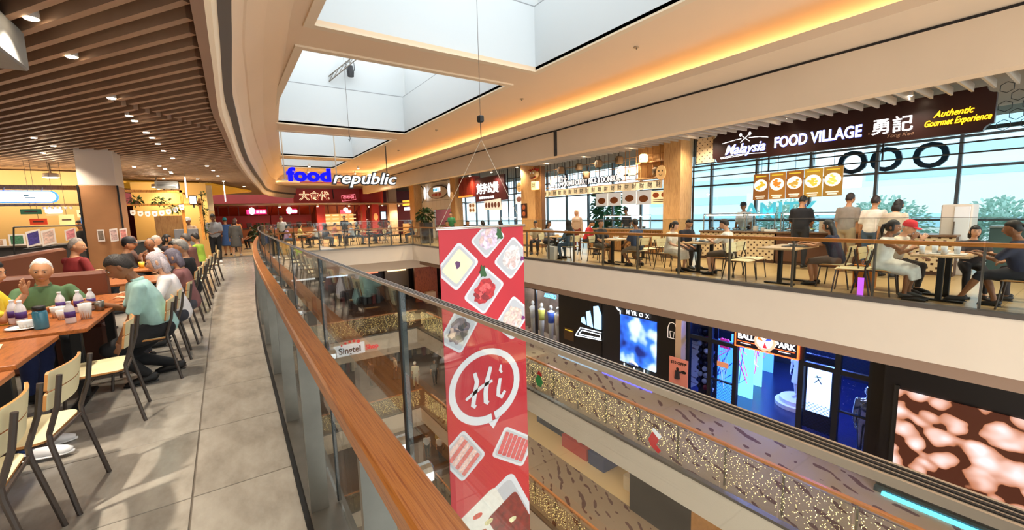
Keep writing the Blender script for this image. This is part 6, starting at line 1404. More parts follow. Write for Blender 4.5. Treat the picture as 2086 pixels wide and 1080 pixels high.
for k in range(16): leaves(iv, (-.5 + .05 * math.sin(k), 18.1, 1.2 + k * .085), (.09, .09, .06), 12, .08, rnd)
iv.build('leaves', LEAF, t); MB().tube([(-.5, 18.1, .9), (-.5, 18.1, 2.5)], .015, 5).build('stem', mat('#4a3a20', .7), t)
cp = thing('pillar', 'cream pillar behind the ivy garland', 'pillar', (-.25, 22, 0)); MB().bbox(-.62, -.22, 21.4, 21.9, 1.95, 3.5, .01).build('upper_shaft', mat('#f0d8a8', .6), cp); MB().bbox(-.62, -.22, 21.4, 21.9, 0, 1.95, .01).build('lower_cladding', mat('#e0b878', .6), cp)
# yellow ceiling wing
yw = MB(); yw.prism([(1.41, 25.8), (-.2, 21.2), (-4.6, 20.1), (-4.6, 20.9), (-2.7, 24.6), (-.9, 25.9), (-.3, 29.4)], lambda u, v, t: (u, v, t), 2.98, 3.06)
tag(yw.build('ceiling_wing', mat('#d9a02a', .6, 0, .12, '#ffb830')), 'yellow lit triangular ceiling panel above the snack stall', 'ceiling panel')
ac = thing('air_conditioner', 'grey air conditioner box on top of the snack stall', 'air conditioner', (-1.4, 18, 2.6)); MB().bbox(-1.68, -1.08, 17.9, 18.5, 2.62, 2.86, .01).build('case', mat('#a8a8a4', .5), ac)
for i in range(4): MB().box(-1.62, -1.14, 17.885, 17.9, 2.66 + i * .045, 2.68 + i * .045).build('vent_slat', mat('#7a7a78', .5), ac)
MB().box(-1.5, -1.46, 18.1, 18.14, 2.58, 2.62).box(-1.3, -1.26, 18.1, 18.14, 2.58, 2.62).build('foot', STEEL, ac)
for i, (x, y) in enumerate(((-.85, 17.2), (.2, 20.6))):
    t = thing('linear_lamp', 'slim white vertical tube lamp hanging from the slats, %s one' % ('left', 'right')[i], 'lamp', (x, y, 2.4)); MB().tube([(x, y, 2.30), (x, y, 2.95)], .022, 8).build('tube', mat('#f4f0e8', .4, 0, 1.2), t); MB().tube([(x, y, 2.95), (x, y, 3.55)], .006, 5).build('rod', STEEL, t)
# ---- far stalls under the red wall
for i, (x0, x1, lb) in enumerate(((-1.5, 2.9, 'far left red noodle stall with dark counter'), (2.95, 5.6, 'second far red stall beside the red pillar'), (6.2, 8.7, 'far stall with bright bread shelves'), (9.05, 9.5, 'narrow far red stall bay'))):
    t = thing('far_stall', lb, 'stall', ((x0 + x1) / 2, 33.4, 0)); MB().bbox(x0, x1, 33.2, 33.8, 0, .95, .01).build('counter', mat('#8a4a24' if i != 2 else '#c89a5a', .5), t); MB().box(x0, x1, 33.15, 33.85, .95, 1.0).build('worktop', mat('#3a2a26', .4), t)
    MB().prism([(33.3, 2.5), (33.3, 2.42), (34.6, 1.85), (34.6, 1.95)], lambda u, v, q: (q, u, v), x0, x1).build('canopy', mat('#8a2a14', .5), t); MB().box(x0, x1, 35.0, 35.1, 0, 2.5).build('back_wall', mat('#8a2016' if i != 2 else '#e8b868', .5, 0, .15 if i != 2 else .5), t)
    n = max(2, int((x1 - x0) / .55))
    for k in range(n): 
        xx = x0 + (k + .5) * (x1 - x0) / n; MB().box(xx - .03, xx + .03, 33.25, 33.32, 1.85, 2.5).build('slat', mat('#5a1610', .5), t)
        if i == 2:
            for z in (1.15, 1.42, 1.7): MB().bbox(xx - .22, xx + .22, 33.9, 34.1, z, z + .09, .02).build('bread_tray', mat('#f2dca0', .5, 0, .6), t)
        else: MB().bbox(xx - .15, xx + .15, 33.9, 34.2, 1.0, 1.35, .02).build('equipment', mat('#54301f', .4), t)
for lb, x0, x1, em in (('pillar, red, left of the bread shelves', 5.62, 6.18, 0), ('slim red pillar right of the bread shelves', 8.78, 9.06, 0), ('red pillar with golden picture', 9.5, 10.05, 1)):
    t = thing('red_pillar', lb, 'pillar', ((x0 + x1) / 2, 32.9, 0)); MB().bbox(x0, x1, 32.7, 33.15, 0, 2.5, .01).build('shaft', mat('#a5281c', .45), t); MB().box(x0 - .01, x1 + .01, 32.69, 33.16, 0, .12).build('plinth', BLACK, t)
    if em: MB().prism([((x0 + x1) / 2 + .17 * math.cos(k), 1.55 + .28 * math.sin(k)) for k in [j * .524 for j in range(12)]], fy, 32.68, 32.7).build('picture', mat('#e8a868', .5, 0, .2), t)
t = thing('pillar', 'cream pillar at the far right of the red stalls', 'pillar', (11.2, 32.9, 0)); MB().bbox(10.85, 11.5, 32.7, 33.2, 0, 3.7, .01).build('shaft', mat('#d8b088', .6), t); MB().box(10.83, 11.52, 32.68, 33.22, 0, .12).build('plinth', BLACK, t)
tv = thing('monitor', 'far upright screen with a white figure beside the red pillar', 'monitor', (10.4, 32.9, 1.3)); MB().bbox(10.2, 10.64, 32.85, 32.95, 1.3, 1.95, .01).build('case', BLACK, tv); MB().box(10.24, 10.6, 32.84, 32.85, 1.34, 1.91).build('screen', mat('#101418', .3, 0, 1.5, '#bfe4ee'), tv); MB().box(10.4, 10.44, 32.88, 32.92, 0, 1.3).build('stand', BLACK, tv)
for lb, x0, x1, zc, ch in (('lit magenta sign with white cow mark on the far left stall', 1.4, 2.55, 2.1, 1), ('small lit magenta sign with white mark on the second far stall', 3.75, 4.4, 2.1, 1), ('lit white sign with round mark above the bread shelves', 7.28, 8.05, 2.0, 0)):
    t = thing('lit_sign', lb, 'sign', ((x0 + x1) / 2, 33.0, zc - .2)); MB().bbox(x0, x1, 32.98, 33.04, zc - .17, zc + .14, .01).build('board', mat('#d01f5a' if ch else '#c03040', .4, 0, 1.5, '#ff2a6a' if ch else '#e04050'), t)
    MB().ell((x0 + (x1 - x0) * .27 if ch else (x0 + x1) / 2, 32.96, zc + (.04 if ch else .14)), (.17, .02, .24 if ch else .15), 12, 8).build('mark', glow('#ffffff', 3), t)
    for k in range(3): MB().box(x0 + (x1 - x0) * (.5 + .16 * k), x0 + (x1 - x0) * (.5 + .16 * k) + .13, 32.96, 32.98, zc - .1, zc + .06).build('lettering', glow('#ffffff', 2.5), t)
    MB().tube([((x0 + x1) / 2, 33.01, zc + .1), ((x0 + x1) / 2, 33.01, 2.5)], .01, 5).build('hanger', BLACK, t)
rl_ = thing('wall_lettering', 'gold outlined Chinese letters on the red wall', 'lettering', (5.6, 32.98, 2.7))
GO = mat('#f4e0b0', .4, 0, 1.1, '#ffe8b8')
for i, ch in enumerate('大食代'): text('lettering', ch, (4.95 + i * .66, 32.985, 3.1), .66, GO, 'y', rl_, .012, .016); text('lettering', ch, (4.95 + i * .66, 32.968, 3.1), .66, REDWALL, 'y', rl_, .008, -.004)
sm_ = thing('wall_stamp', 'tilted pink framed characters 中华街 on the red wall', 'lettering', (7.9, 32.98, 2.9)); PK = mat('#f08a9a', .4, 0, .9)
text('lettering', '中华街', (7.95, 32.985, 3.02), .27, PK, 'y', sm_, .006, .004, tilt=.13)
def rect_tube(mbx, cx, cz, w, h, an, y): 
    c, s_ = math.cos(an), math.sin(an); pts = [(cx + c * a - s_ * b, y, cz + s_ * a + c * b) for a, b in ((-w, -h), (w, -h), (w, h), (-w, h), (-w, -h))]; return mbx.tube(pts, .012, 4)
rect_tube(MB(), 7.95, 3.02, .5, .2, .13, 32.98).build('frame', PK, sm_)
sn = thing('red_wall_camera', 'slim black camera stalk on the red wall', 'camera', (6.9, 32.9, 2.8)); MB().tube([(6.85, 32.95, 3.6), (6.87, 32.9, 3.0)], .03, 6).build('stalk', BLACK, sn); MB().ell((6.87, 32.88, 2.98), (.05, .05, .05), 8, 6).build('lens', BLACK, sn)
# shrub at the end of the walkway and tall planter by the far right corner
def planter(lb, x, y, z0, h, r, pr_, seed, ps):
    t = thing('potted_plant', lb, 'plant', (x, y, z0)); MB().lathe([(pr_ * .8, 0), (pr_, .05), (pr_, ps), (pr_ * .9, ps), (pr_ * .9, ps - .03)], (x, y, z0), 18).build('pot', mat('#2e2622', .5), t)
    leaves(MB(), (x, y, z0 + ps + h * .5), (r, r, h * .5), 220, .22, random.Random(seed)).build('leaves', mat('#2f4a22', .5, var=.4, vscale=20), t); MB().tube([(x, y, z0 + ps - .05), (x, y, z0 + ps + h * .6)], .03, 6).build('trunk', mat('#4a3420', .7), t)
planter('leafy shrub in a dark pot at the end of the walkway', 1.6, 24.6, 0, .9, .45, .25, 4, .4)
planter('tall dark planter with a bushy plant at the far right corner', 9.3, 21.95, 0, .75, .45, .36, 5, 1.15)
pz = thing('potted_plant', 'leafy plant standing outside the window near the curry stall', 'plant', (16.4, 15.2, -2)); leaves(MB(), (16.4, 15.2, 1.4), (.6, .9, 1.3), 500, .35, random.Random(6)).build('leaves', mat('#5f9a6a', .6, var=.4, vscale=6), pz); MB().tube([(16.4, 15.2, -2), (16.4, 15.2, 1.5)], .06, 6).build('trunk', mat('#6a5a44', .7), pz); MB().lathe([(.4, 0), (.5, .6)], (16.4, 15.2, -2.2), 12).build('pot', mat('#8a8a88', .6), pz)
# buildings and trees outside
for lb, x, y0_, y1_, z1_, c_ in (('pale low building outside the right windows', 60, -24, 30, 3.4, '#f2eee6'), ('cream tower block with window bands outside', 78, 34, 60, 26, '#e4eef2'), ('white block outside behind the brown sign', 90, 6, 26, 24, '#eaf4f8')):
    t = thing('building', lb, 'building', (x, (y0_ + y1_) / 2, -18.5)); MB().box(x, x + 15, y0_, y1_, -18.5, z1_).build('wall', mat(c_, .7), t)
    for k in range(int((z1_ + 2) / 3.2)): MB().box(x - .1, x, y0_ + .5, y1_ - .5, -1 + k * 3.2, .4 + k * 3.2).build('window_band', mat('#bfe2ee', .3), t)
for i, (x, y, h, r_) in enumerate(((32, 3.5, 1.6, 2), (34, 8.5, 1.9, 2.2), (32, -4, 2.0, 2.4), (36, 15, 2.0, 2.2), (54, -13, 8.5, 3.4), (54, -5, 8.0, 3.4))):
    t = thing('tree', 'round green tree outside the right windows, %s from the right' % ('third', 'fourth', 'second', 'fifth', 'far first', 'far second')[i], 'tree', (x, y, -18.5), 0, 'trees outside the windows'); leaves(MB(), (x, y, h - r_), (r_, r_, r_), 2200, .32, random.Random(i)).build('crown', mat('#aecbbc', .7, var=.15, vscale=1), t); MB().tube([(x, y, -18.5), (x, y, h - r_)], .3, 8).build('trunk', mat('#6a5a4a', .8), t)
# ================================================================== HANGING BANNER AND SIGNS IN THE ATRIUM
BY = 4.5; BX0, BX1, BZ0, BZ1 = 2.05, 3.26, -3.35, 1.345
bn = thing('hanging_banner', 'tall red fabric banner with white dishes and a round Hi logo', 'banner', (2.66, BY, BZ0))
def red_mat():
    m, nt, b = nodes_mat('banner_red'); v = coords(nt, (1.5, 1, .8)); n = nt.nodes.new('ShaderNodeTexNoise'); n.inputs['Scale'].default_value = 1.2; nt.links.new(v, n.inputs['Vector'])
    r = ramp(nt, [(.3, '#b80f20'), (.7, '#c41624')]); nt.links.new(n.outputs['Fac'], r.inputs['Fac']); nt.links.new(r.outputs['Color'], b.inputs['Base Color']); b.inputs['Roughness'].default_value = .5; return m
mb = MB(); cols_, rows_ = 6, 24
ripple = lambda x, z: .012 * math.sin(z * 1.7 + x) 
for side, yo in ((0, -.004), (1, .004)):
    vs_ = [(BX0 + (BX1 - BX0) * i / cols_, BY + yo, BZ0 + (BZ1 - BZ0) * j / rows_) for j in range(rows_ + 1) for i in range(cols_ + 1)]
    fs = [(j * 7 + i, j * 7 + i + 1, (j + 1) * 7 + i + 1, (j + 1) * 7 + i) for j in range(rows_) for i in range(cols_)]
    mb.add(vs_, fs if side == 0 else [f[::-1] for f in fs])
cloth_ = mb.build('cloth', red_mat(), bn)
MB().tube([(BX0 - .03, BY, BZ1), (BX1 + .03, BY, BZ1)], .018, 10).build('top_rod', CHROME, bn); MB().tube([(BX0 - .02, BY, BZ0), (BX1 + .02, BY, BZ0)], .018, 10).build('bottom_rod', CHROME, bn)
hk = (2.67, BY, 2.40)
for x in (BX0, BX1): MB().tube([(x, BY, BZ1), hk], .003, 5).build('bridle_wire', mat('#b8a890', .4, .5), bn)
MB().tube([hk, (2.67, BY, 2.62)], .006, 5).build('chain', BLACK, bn); MB().bbox(2.635, 2.705, BY - .035, BY + .035, 2.60, 2.68, .012).build('hoist_block', BLACK, bn); MB().tube([(2.67, BY, 2.68), (2.69, BY, 7.2)], .003, 5).build('hanging_wire', mat('#5a4a40', .5), bn)
MB().box(1.3, 5.9, BY - .04, BY + .04, 7.2, 7.25).build('roof_bar', STEEL, bn)
def clip(poly):
    for ax, lim, sg_ in ((0, BX0 + .006, 1), (0, BX1 - .006, -1), (1, BZ1 - .02, -1), (1, BZ0 + .02, 1)):
        out = []
        for i in range(len(poly)):
            a, b = poly[i], poly[(i + 1) % len(poly)]; ia, ib_ = (a[ax] - lim) * sg_ >= 0, (b[ax] - lim) * sg_ >= 0
            if ia: out.append(a)
            if ia != ib_:
                t = (lim - a[ax]) / (b[ax] - a[ax]); out.append((a[0] + (b[0] - a[0]) * t, a[1] + (b[1] - a[1]) * t))
        poly = out
        if not poly: return poly
    return poly
def flat(poly, name, m, d, parent=bn):
    poly = clip(poly)
    if len(poly) > 2: return MB().prism(poly, lambda u, v, t: (u, t, v), BY - .005 - d, BY - .003).build(name, m, parent)
def rsq(cx, cz, hw, hh, an, rr=.25, n=4):
    """rounded rectangle, hw/hh half sides, rotated"""
    r_ = min(hw, hh) * rr; pts = []
    for sx, sz, a0 in ((1, 1, 0), (-1, 1, 90), (-1, -1, 180), (1, -1, 270)):
        for k in range(n + 1):
            a = math.radians(a0 + 90 * k / n); pts.append((sx * (hw - r_) + r_ * math.cos(a), sz * (hh - r_) + r_ * math.sin(a)))
    c, s_ = math.cos(an), math.sin(an)
    return [(cx + c * x - s_ * z, cz + s_ * x + c * z) for x, z in pts]
def blob(cx, cz, r1, r2, seed, n=18, j=.18, an=0):
    rnd = random.Random(seed); c, s_ = math.cos(an), math.sin(an); out = []
    for k in range(n):
        q = 1 + rnd.uniform(-j, j); x, z = r1 * q * math.cos(2 * PI * k / n), r2 * q * math.sin(2 * PI * k / n); out.append((cx + c * x - s_ * z, cz + s_ * x + c * z))
    return out
def food(c, var=.35, sc=30): return mat(c, .5, var=var, vscale=sc)
PW, PR = mat('#d8d7d9', .5), mat('#bdbcbe', .5)
D = [('dish_print', 2.72, 1.20, .20, .16, .75, '#dcc2d4', .11), ('dish_print', 2.28, .89, .235, .19, .80, '#efe0b8', .17), ('dish_print', 3.07, .93, .225, .18, .80, '#ead6d0', .14), ('dish_print', 2.64, .55, .245, .19, .85, '#b81d20', .175),
     ('dish_print', 3.06, .13, .24, .19, .85, '#e8c4b4', .14), ('dish_print', 2.26, .10, .23, .18, .95, '#6a5a60', .16), ('dish_print', 2.24, -1.52, .27, .22, -.95, '#d88a80', .17), ('dish_print', 3.02, -1.67, .30, .21, -.60, '#c8565a', .19), ('dish_print', 2.66, -2.62, .55, .42, .45, '#e8e4d8', .3)]
for i, (nm, cx, cz, a_, b_, an, c_, fr) in enumerate(D):
    o = flat(rsq(cx, cz, a_, b_, an), nm, PW, .001)
    flat(rsq(cx, cz, a_ * .88, b_ * .86, an), 'plate_well', PR, .002, o)
    if i in (6, 7):
        for k in range(6): 
            u = (k - 2.5) * a_ * .27; flat(rsq(cx + u * math.cos(an), cz + u * math.sin(an), a_ * .115, b_ * .72, an + .1, .4), 'meat_slice', food('#cf4a4c' if i == 7 else ('#d8706a' if k % 2 else '#efc0b4'), .3, 40), .003, o)
    elif i == 8:
        flat(rsq(cx - .13, cz + .06, .34, .34, an), 'white_soup', food('#e6ddd0', .1, 10), .003, o); flat(rsq(cx + .30, cz - .16, .26, .40, an), 'red_soup', food('#7a1712', .5, 12), .004, o)
        for k, (dx, dz, q) in enumerate(((-.25, .2, '#c8402a'), (-.08, .04, '#d8c890'), (-.2, -.06, '#b8502a'), (.3, -.1, '#e8d8a8'), (.2, -.35, '#e0c890'))): flat(blob(cx + dx, cz + dz, .07, .04, k, 10), 'ingredient', food(q), .005, o)
    elif i == 1: flat(rsq(cx, cz, a_ * .74, b_ * .70, an), 'tofu', food('#f2e4ba', .06, 6), .003, o); flat(blob(cx, cz + .02, .04, .045, 3, 10, .3), 'flower', mat('#5a2a5a', .5), .004, o)
    else:
        flat(blob(cx, cz, a_ * .70, b_ * .72, i, 22, .14, an), 'serving', food(c_, .4, 26), .003, o); rnd = random.Random(i)
        for k in range(9):
            u, w = rnd.uniform(-.5, .5) * a_, rnd.uniform(-.5, .5) * b_; c2 = {'#b81d20': ('#d8303a', '#8a1014', '#e05a58'), '#6a5a60': ('#3a3438', '#8a7a80', '#c8a898')}.get(c_, ('#f4ece8', c_, '#d8b8b0'))
            flat(blob(cx + u * math.cos(an) - w * math.sin(an), cz + u * math.sin(an) + w * math.cos(an), .055, .03, k + 40 * i, 9, .3, rnd.random() * 3), 'morsel', food(rnd.choice(c2), .25, 40), .004 + .0003 * k, o)
        if i in (0, 3): flat(blob(cx + (.16 if i == 0 else -.02), cz + (.05 if i == 0 else .24), .05, .09, 7, 14, .45), 'herb', mat('#2f5a2a', .6), .008, o)
        if i in (2, 4): flat(blob(cx + .16, cz - .02, .03, .03, 9, 9, .3), 'flower', mat('#7a1f6a', .5), .008, o)
# round Hi logo
LW = mat('#dfdadc', .5); ring = []
lo = thing('x', '', '') if False else None
cx, cz = 2.61, -.70; N = 40
outr, inr = [], []
for k in range(N + 1):
    a = -PI * .42 + 2 * PI * .985 * k / N; th = .115 - .035 * math.sin(k / N * PI)
    outr.append((cx + .53 * math.cos(a), cz + .50 * math.sin(a))); inr.append((cx + (.53 - th) * math.cos(a), cz + (.50 - th) * math.sin(a)))
rg = MB(); A = [(x, BY - .0085, z) for x, z in outr]; B_ = [(x, BY - .0085, z) for x, z in inr]; rg.strip(A, B_); rg.add([(cx + .02, BY - .0085, cz - .50), (cx + .20, BY - .0085, cz - .46), (cx + .09, BY - .0085, cz - .60)], [(0, 1, 2)])
ro = rg.build('logo_ring', LW, bn)
def stroke(pts, w, name):
    P_ = [Vector((p[0], 0, p[1])) for p in pts]; A, B_ = [], []
    for i, p in enumerate(P_):
        t = (P_[min(i + 1, len(P_) - 1)] - P_[max(i - 1, 0)]).normalized(); n = Vector((-t.z, 0, t.x)); ww = w * (.75 if i in (0, len(P_) - 1) else 1)
        A.append((p.x + n.x * ww, BY - .0095, p.z + n.z * ww)); B_.append((p.x - n.x * ww, BY - .0095, p.z - n.z * ww))
    MB().strip(A, B_).build(name, LW, ro)
q = lambda x, z: (cx + x, cz + z)
stroke([q(-.16, .22), q(-.13, .10), q(-.17, -.06), q(-.20, -.20), q(-.16, -.23)], .032, 'letter_stroke'); stroke([q(.08, .25), q(.02, .08), q(-.01, -.08), q(-.01, -.20), q(.03, -.23)], .034, 'letter_stroke'); stroke([q(-.30, -.10), q(-.20, -.05), q(-.05, .02), q(.10, .06)], .024, 'letter_stroke'); stroke([q(.22, .06), q(.19, -.06), q(.18, -.16), q(.23, -.20), q(.29, -.13)], .030, 'letter_stroke'); stroke([q(.25, .13), q(.22, .17), q(.24, .24)], .020, 'letter_stroke')

# ---- food republic sign
fr_ = thing('hanging_sign', 'hanging foodrepublic sign with solid blue and outlined white letters', 'sign', (4.1, 18, 2.9))
BLUE = mat('#0808b0', .4, 0, .75, '#0a0aff', spec=.1); WL = mat('#f4f4f4', .3, 0, .6, '#ffffff')
text('blue_lettering', 'food', (2.95, 17.96, 3.17), .66, BLUE, 'y', fr_, .05, .034, sx=1.2, space=1.05); text('white_lettering', 'republic', (5.02, 17.96, 3.09), .66, WL, 'y', fr_, .04, .004, .28, sx=1.19); text('letter_outline', 'republic', (5.02, 18.03, 3.09), .66, BLACK, 'y', fr_, .02, .045, .28, sx=1.19)
MB().box(2.0, 6.2, 18.05, 18.10, 2.98, 3.02).build('rail', mat('#d8cbb8', .5), fr_)
for x in (2.1, 3.95, 6.0): MB().tube([(x, 18.07, 3.0), (x, 18.07, 4.5 if x > 5.8 else 5.6)], .022, 6).build('hanger', mat('#c8b8a0', .5) if x < 5 else BLACK, fr_)
# ---- lighting truss and lamps in the second skylight
tr_ = thing('lighting_truss', 'grey lighting truss bar inside the second skylight', 'truss', (3.0, 15.2, 6.5))
for dz in (0, .16): MB().tube([(3.3, 15.15, 5.95 + dz), (4.55, 14.1, 7.0 + dz)], .02, 6).build('chord', STEEL, tr_)
for k in range(9): 
    a = Vector((3.3, 15.15, 5.95)) + Vector((1.25, -1.05, 1.05)) * k / 9; b = Vector((3.3, 15.15, 6.11)) + Vector((1.25, -1.05, 1.05)) * (k + 1) / 9; MB().tube([a, b], .012, 4).build('brace', STEEL, tr_)
for i, (x, y, z, lb) in enumerate(((3.95, 14.95, 6.15, 'dark stage lamp under the truss in the second skylight'), (5.5, 12.0, 6.3, 'dark stage lamp fixed to the wall of the second skylight'))):
    t = thing('stage_lamp', lb, 'lamp', (x, y, z)); MB().tube([(x, y, z), (x, y, z + .16), (x, y - .05, z + .34)], [.10, .12, .07], 12).build('barrel', mat('#2e2e30', .5), t); MB().tube([(x - .13, y, z + .2), (x - .13, y, z + .45), (x + .13, y, z + .45), (x + .13, y, z + .2)], .015, 6).build('yoke', mat('#3a3a3c', .5), t); MB().tube([(x, y, z + .45), (x + (.2 if i else 0), y, z + .62)], .02, 6).build('clamp', STEEL, t)
for lb, x, y, z0_ in (('thin cable with hook below the second skylight', 3.75, 14.9, 4.05),):
    t = thing('cable_hook', lb, 'cable', (x, y, z0_)); MB().tube([(x, y, z0_ + .2), (x, y, 7.3)], .006, 5).build('cable', mat('#5a5048', .5), t); MB().tube([(x, y, z0_ + .2), (x + .03, y, z0_ + .1), (x, y, z0_), (x - .03, y, z0_ + .06)], .012, 6).build('hook', BLACK, t); MB().box(x - .5, x + .5, y - .02, y + .02, 7.28, 7.32).build('bar', STEEL, t)
# round vents/sprinklers in the ceiling
for i, (x, y) in enumerate(((6.6, 5.4), (6.8, 9.3), (6.5, 14), (6.9, 19))):
    t = thing('sprinkler', 'tiny ceiling sprinkler, %s along the beige ceiling' % ORD[i], 'sprinkler', (x, y, 4.48), 0, 'ceiling sprinklers'); MB().lathe([(.05, 0), (.05, .02)], (0, 0, 0), 10).build('rosette', mat('#9a8468', .5), t, world=False); MB().lathe([(.012, -.03), (.012, 0)], n=6).build('head', STEEL, t, world=False)
# ================================================================== THINGS ON THE NEAR TABLES
CLEAR = glass('clear_plastic', '#e8e6e4', .7, .12); ZT = .715
def water_bottle(x, y, lb, h=.2):
    t = thing('water_bottle', lb, 'bottle', (x, y, ZT), 0, 'bottles on the crowded table'); MB().lathe([(.030, 0), (.033, .01), (.033, h * .62), (.028, h * .74), (.013, h * .88), (.013, h * .94)], n=14).build('body', mat('#e4e0e2', .15, 0, 0), t, True, False); MB().lathe([(.0338, h * .28), (.0338, h * .55)], n=14).build('label', mat('#4b2a72', .5), t, True, False); MB().lathe([(.015, h * .92), (.015, h)], n=10).build('cap', WHITE, t, True, False)
for i, (x, y) in enumerate(((-1.47, 5.08), (-1.40, 4.98), (-1.26, 5.36), (-1.14, 5.34), (-1.07, 5.40), (-1.08, 4.78))):
    water_bottle(x, y, 'clear water bottle with purple label, %s from the left' % ORD[i].replace('nearest', 'first'), .2 if i < 5 else .18)
def cup(x, y, lb, r=.045, h=.10, straw=False, c='#ded8d2'):
    t = thing('plastic_cup', lb, 'cup', (x, y, ZT), 0, 'cups on the crowded table'); MB().lathe([(r * .72, 0), (r, h), (r * .96, h), (r * .70, .006)], n=16).build('wall', mat(c, .2), t, True, False); MB().lathe([(r * .74, .006), (r * .86, h * .55)], n=14).build('drink', mat('#c89a6a', .2), t, True, False)
    if straw: MB().tube([(.01, 0, .02), (.0, .0, h * 2.1)], .006, 6).build('straw', WHITE, t, False, False)
cup(-1.52, 4.72, 'wide clear plastic cup with white straw at the left', .06, .10, True); cup(-1.33, 4.80, 'low white bowl cup on the dish', .05, .06); cup(-1.24, 5.18, 'clear cup behind the blue flask', .05, .09); cup(-1.02, 4.93, 'tall clear cup at the right beside the bottle', .045, .13); cup(-1.18, 5.02, 'small clear cup in the middle of the table', .04, .08)
t = thing('water_flask', 'translucent blue water flask with black lid', 'bottle', (-1.22, 4.68, ZT)); MB().lathe([(.038, 0), (.042, .01), (.042, .13), (.036, .145)], n=16).build('body', mat('#3f7f96', .2), t, True, False); MB().lathe([(.038, .145), (.038, .175), (.03, .18)], n=16).build('lid', BLACK, t, True, False)
t = thing('plate', 'white plate under the low bowl cup', 'plate', (-1.33, 4.78, ZT)); MB().lathe([(.05, 0), (.11, .012), (.112, .015), (.05, .006)], n=20).build('rim', WHITE, t, True, False)
t = thing('plate', 'plate of orange leftovers at the left edge of the crowded table', 'plate', (-1.62, 4.56, ZT)); MB().lathe([(.06, 0), (.12, .014), (.122, .017), (.06, .007)], n=20).build('rim', mat('#e8d8c0', .4), t, True, False)
for k in range(7): MB().ell((.05 * math.cos(k), .05 * math.sin(k), .02), (.025, .018, .012), 6, 5).build('leftover', mat('#b8602a', .6), t, True, False)
t = thing('tumbler', 'small metal tumbler near the hand of the man in pale blue', 'cup', (-1.0, 5.3, ZT)); MB().lathe([(.03, 0), (.036, .09), (.033, .09), (.028, .006)], n=14).build('wall', STEEL, t, True, False); MB().lathe([(.0365, .084), (.0365, .092)], n=14).build('rim', CHROME, t, True, False)
t = thing('phone', 'black phone lying on the crowded table', 'phone', (-1.42, 4.9, ZT)); MB().bbox(-.04, .04, -.075, .075, 0, .009, .003).build('case', BLACK, t, world=False); MB().box(-.036, .036, -.07, .07, .009, .0095).build('screen', mat('#20242c', .1), t, world=False)
for lb, x, y, rz in (('open paper menu on the nearer table', -1.42, 4.1, .2), ('white sheet at the left edge of the nearer table', -1.52, 3.85, -.15), ('folded leaflet on the nearest table', -1.3, 3.2, .3)):
    t = thing('paper_menu', lb, 'menu', (x, y, ZT), rz, 'papers on the near tables'); MB().bbox(-.15, .0, -.11, .11, 0, .003, .001).build('page', mat('#efe8d8', .6), t, world=False); MB().bbox(.002, .15, -.11, .11, 0, .004, .001).build('page', mat('#e8d8b0', .6), t, world=False)
    MB().box(-.13, -.03, -.08, .06, .003, .0035).build('print', mat('#8a6a4a', .6), t, world=False)
t = thing('drink_cup', 'cup of yellow juice with straw on the further table', 'cup', (-1.25, 9.9, ZT)); MB().lathe([(.035, 0), (.045, .11), (.042, .11), (.03, .01)], n=14).build('wall', mat('#e8c84a', .3), t, True, False); MB().tube([(.01, 0, .03), (.02, 0, .2)], .006, 6).build('straw', WHITE, t, False, False)
t = thing('serving_tray', 'white tray on the further table', 'tray', (-1.1, 11.4, ZT)); MB().bbox(-.2, .2, -.14, .14, 0, .015, .005).build('base', mat('#e8e4dc', .4), t, world=False); MB().lathe([(.05, .015), (.08, .05), (.076, .05), (.045, .02)], (.05, 0, 0), 14).build('bowl', WHITE, t, True, False)
# shoe under the table, blue jeans leg of a hidden diner
P('seated diner in blue jeans and white sneakers behind the near table', -1.78, 3.95, -PI / 2, H=1.66, shirt='#e0d8d0', pants='#2a4a8a', skin='tan', hc='#1a1512', lean=-.05, shoes='#f2f0f0', group=GL, near=True, feet=((-.12, .62, .075), (.12, .70, .075)))
# ================================================================== RIGHT FOOD COURT: TABLES, CHAIRS, DINERS
GRT = 'tables behind the right balustrade'; TOPW = wood('#c49a68', '#dcb98a', (3, 9, 9), .35, 4, 'pale_veneer')
def rtable(x0, x1, y0, y1, lb): return table(x0, x1, y0, y1, lb, GRT, TOPW)
rtable(8.72, 9.62, 1.22, 1.86, 'table with glasses between the white dress and the dark blue top'); rtable(8.62, 9.72, 3.42, 4.08, 'pale table with a tray before the woman in navy'); rtable(9.0, 10.0, 5.35, 6.0, 'pale table shared with the man in a white tee'); rtable(8.85, 9.65, 7.85, 8.5, 'pale table between the striped shirt and the dark tee'); rtable(8.85, 9.65, 10.35, 11.0, 'pale table left of the woman in the black headscarf'); rtable(9.0, 9.8, 13.0, 13.7, 'pale table partly behind the red banner'); rtable(10.3, 11.0, 8.2, 8.9, 'small pale table further back near the slatted counter')
GRC = 'chairs behind the right balustrade'
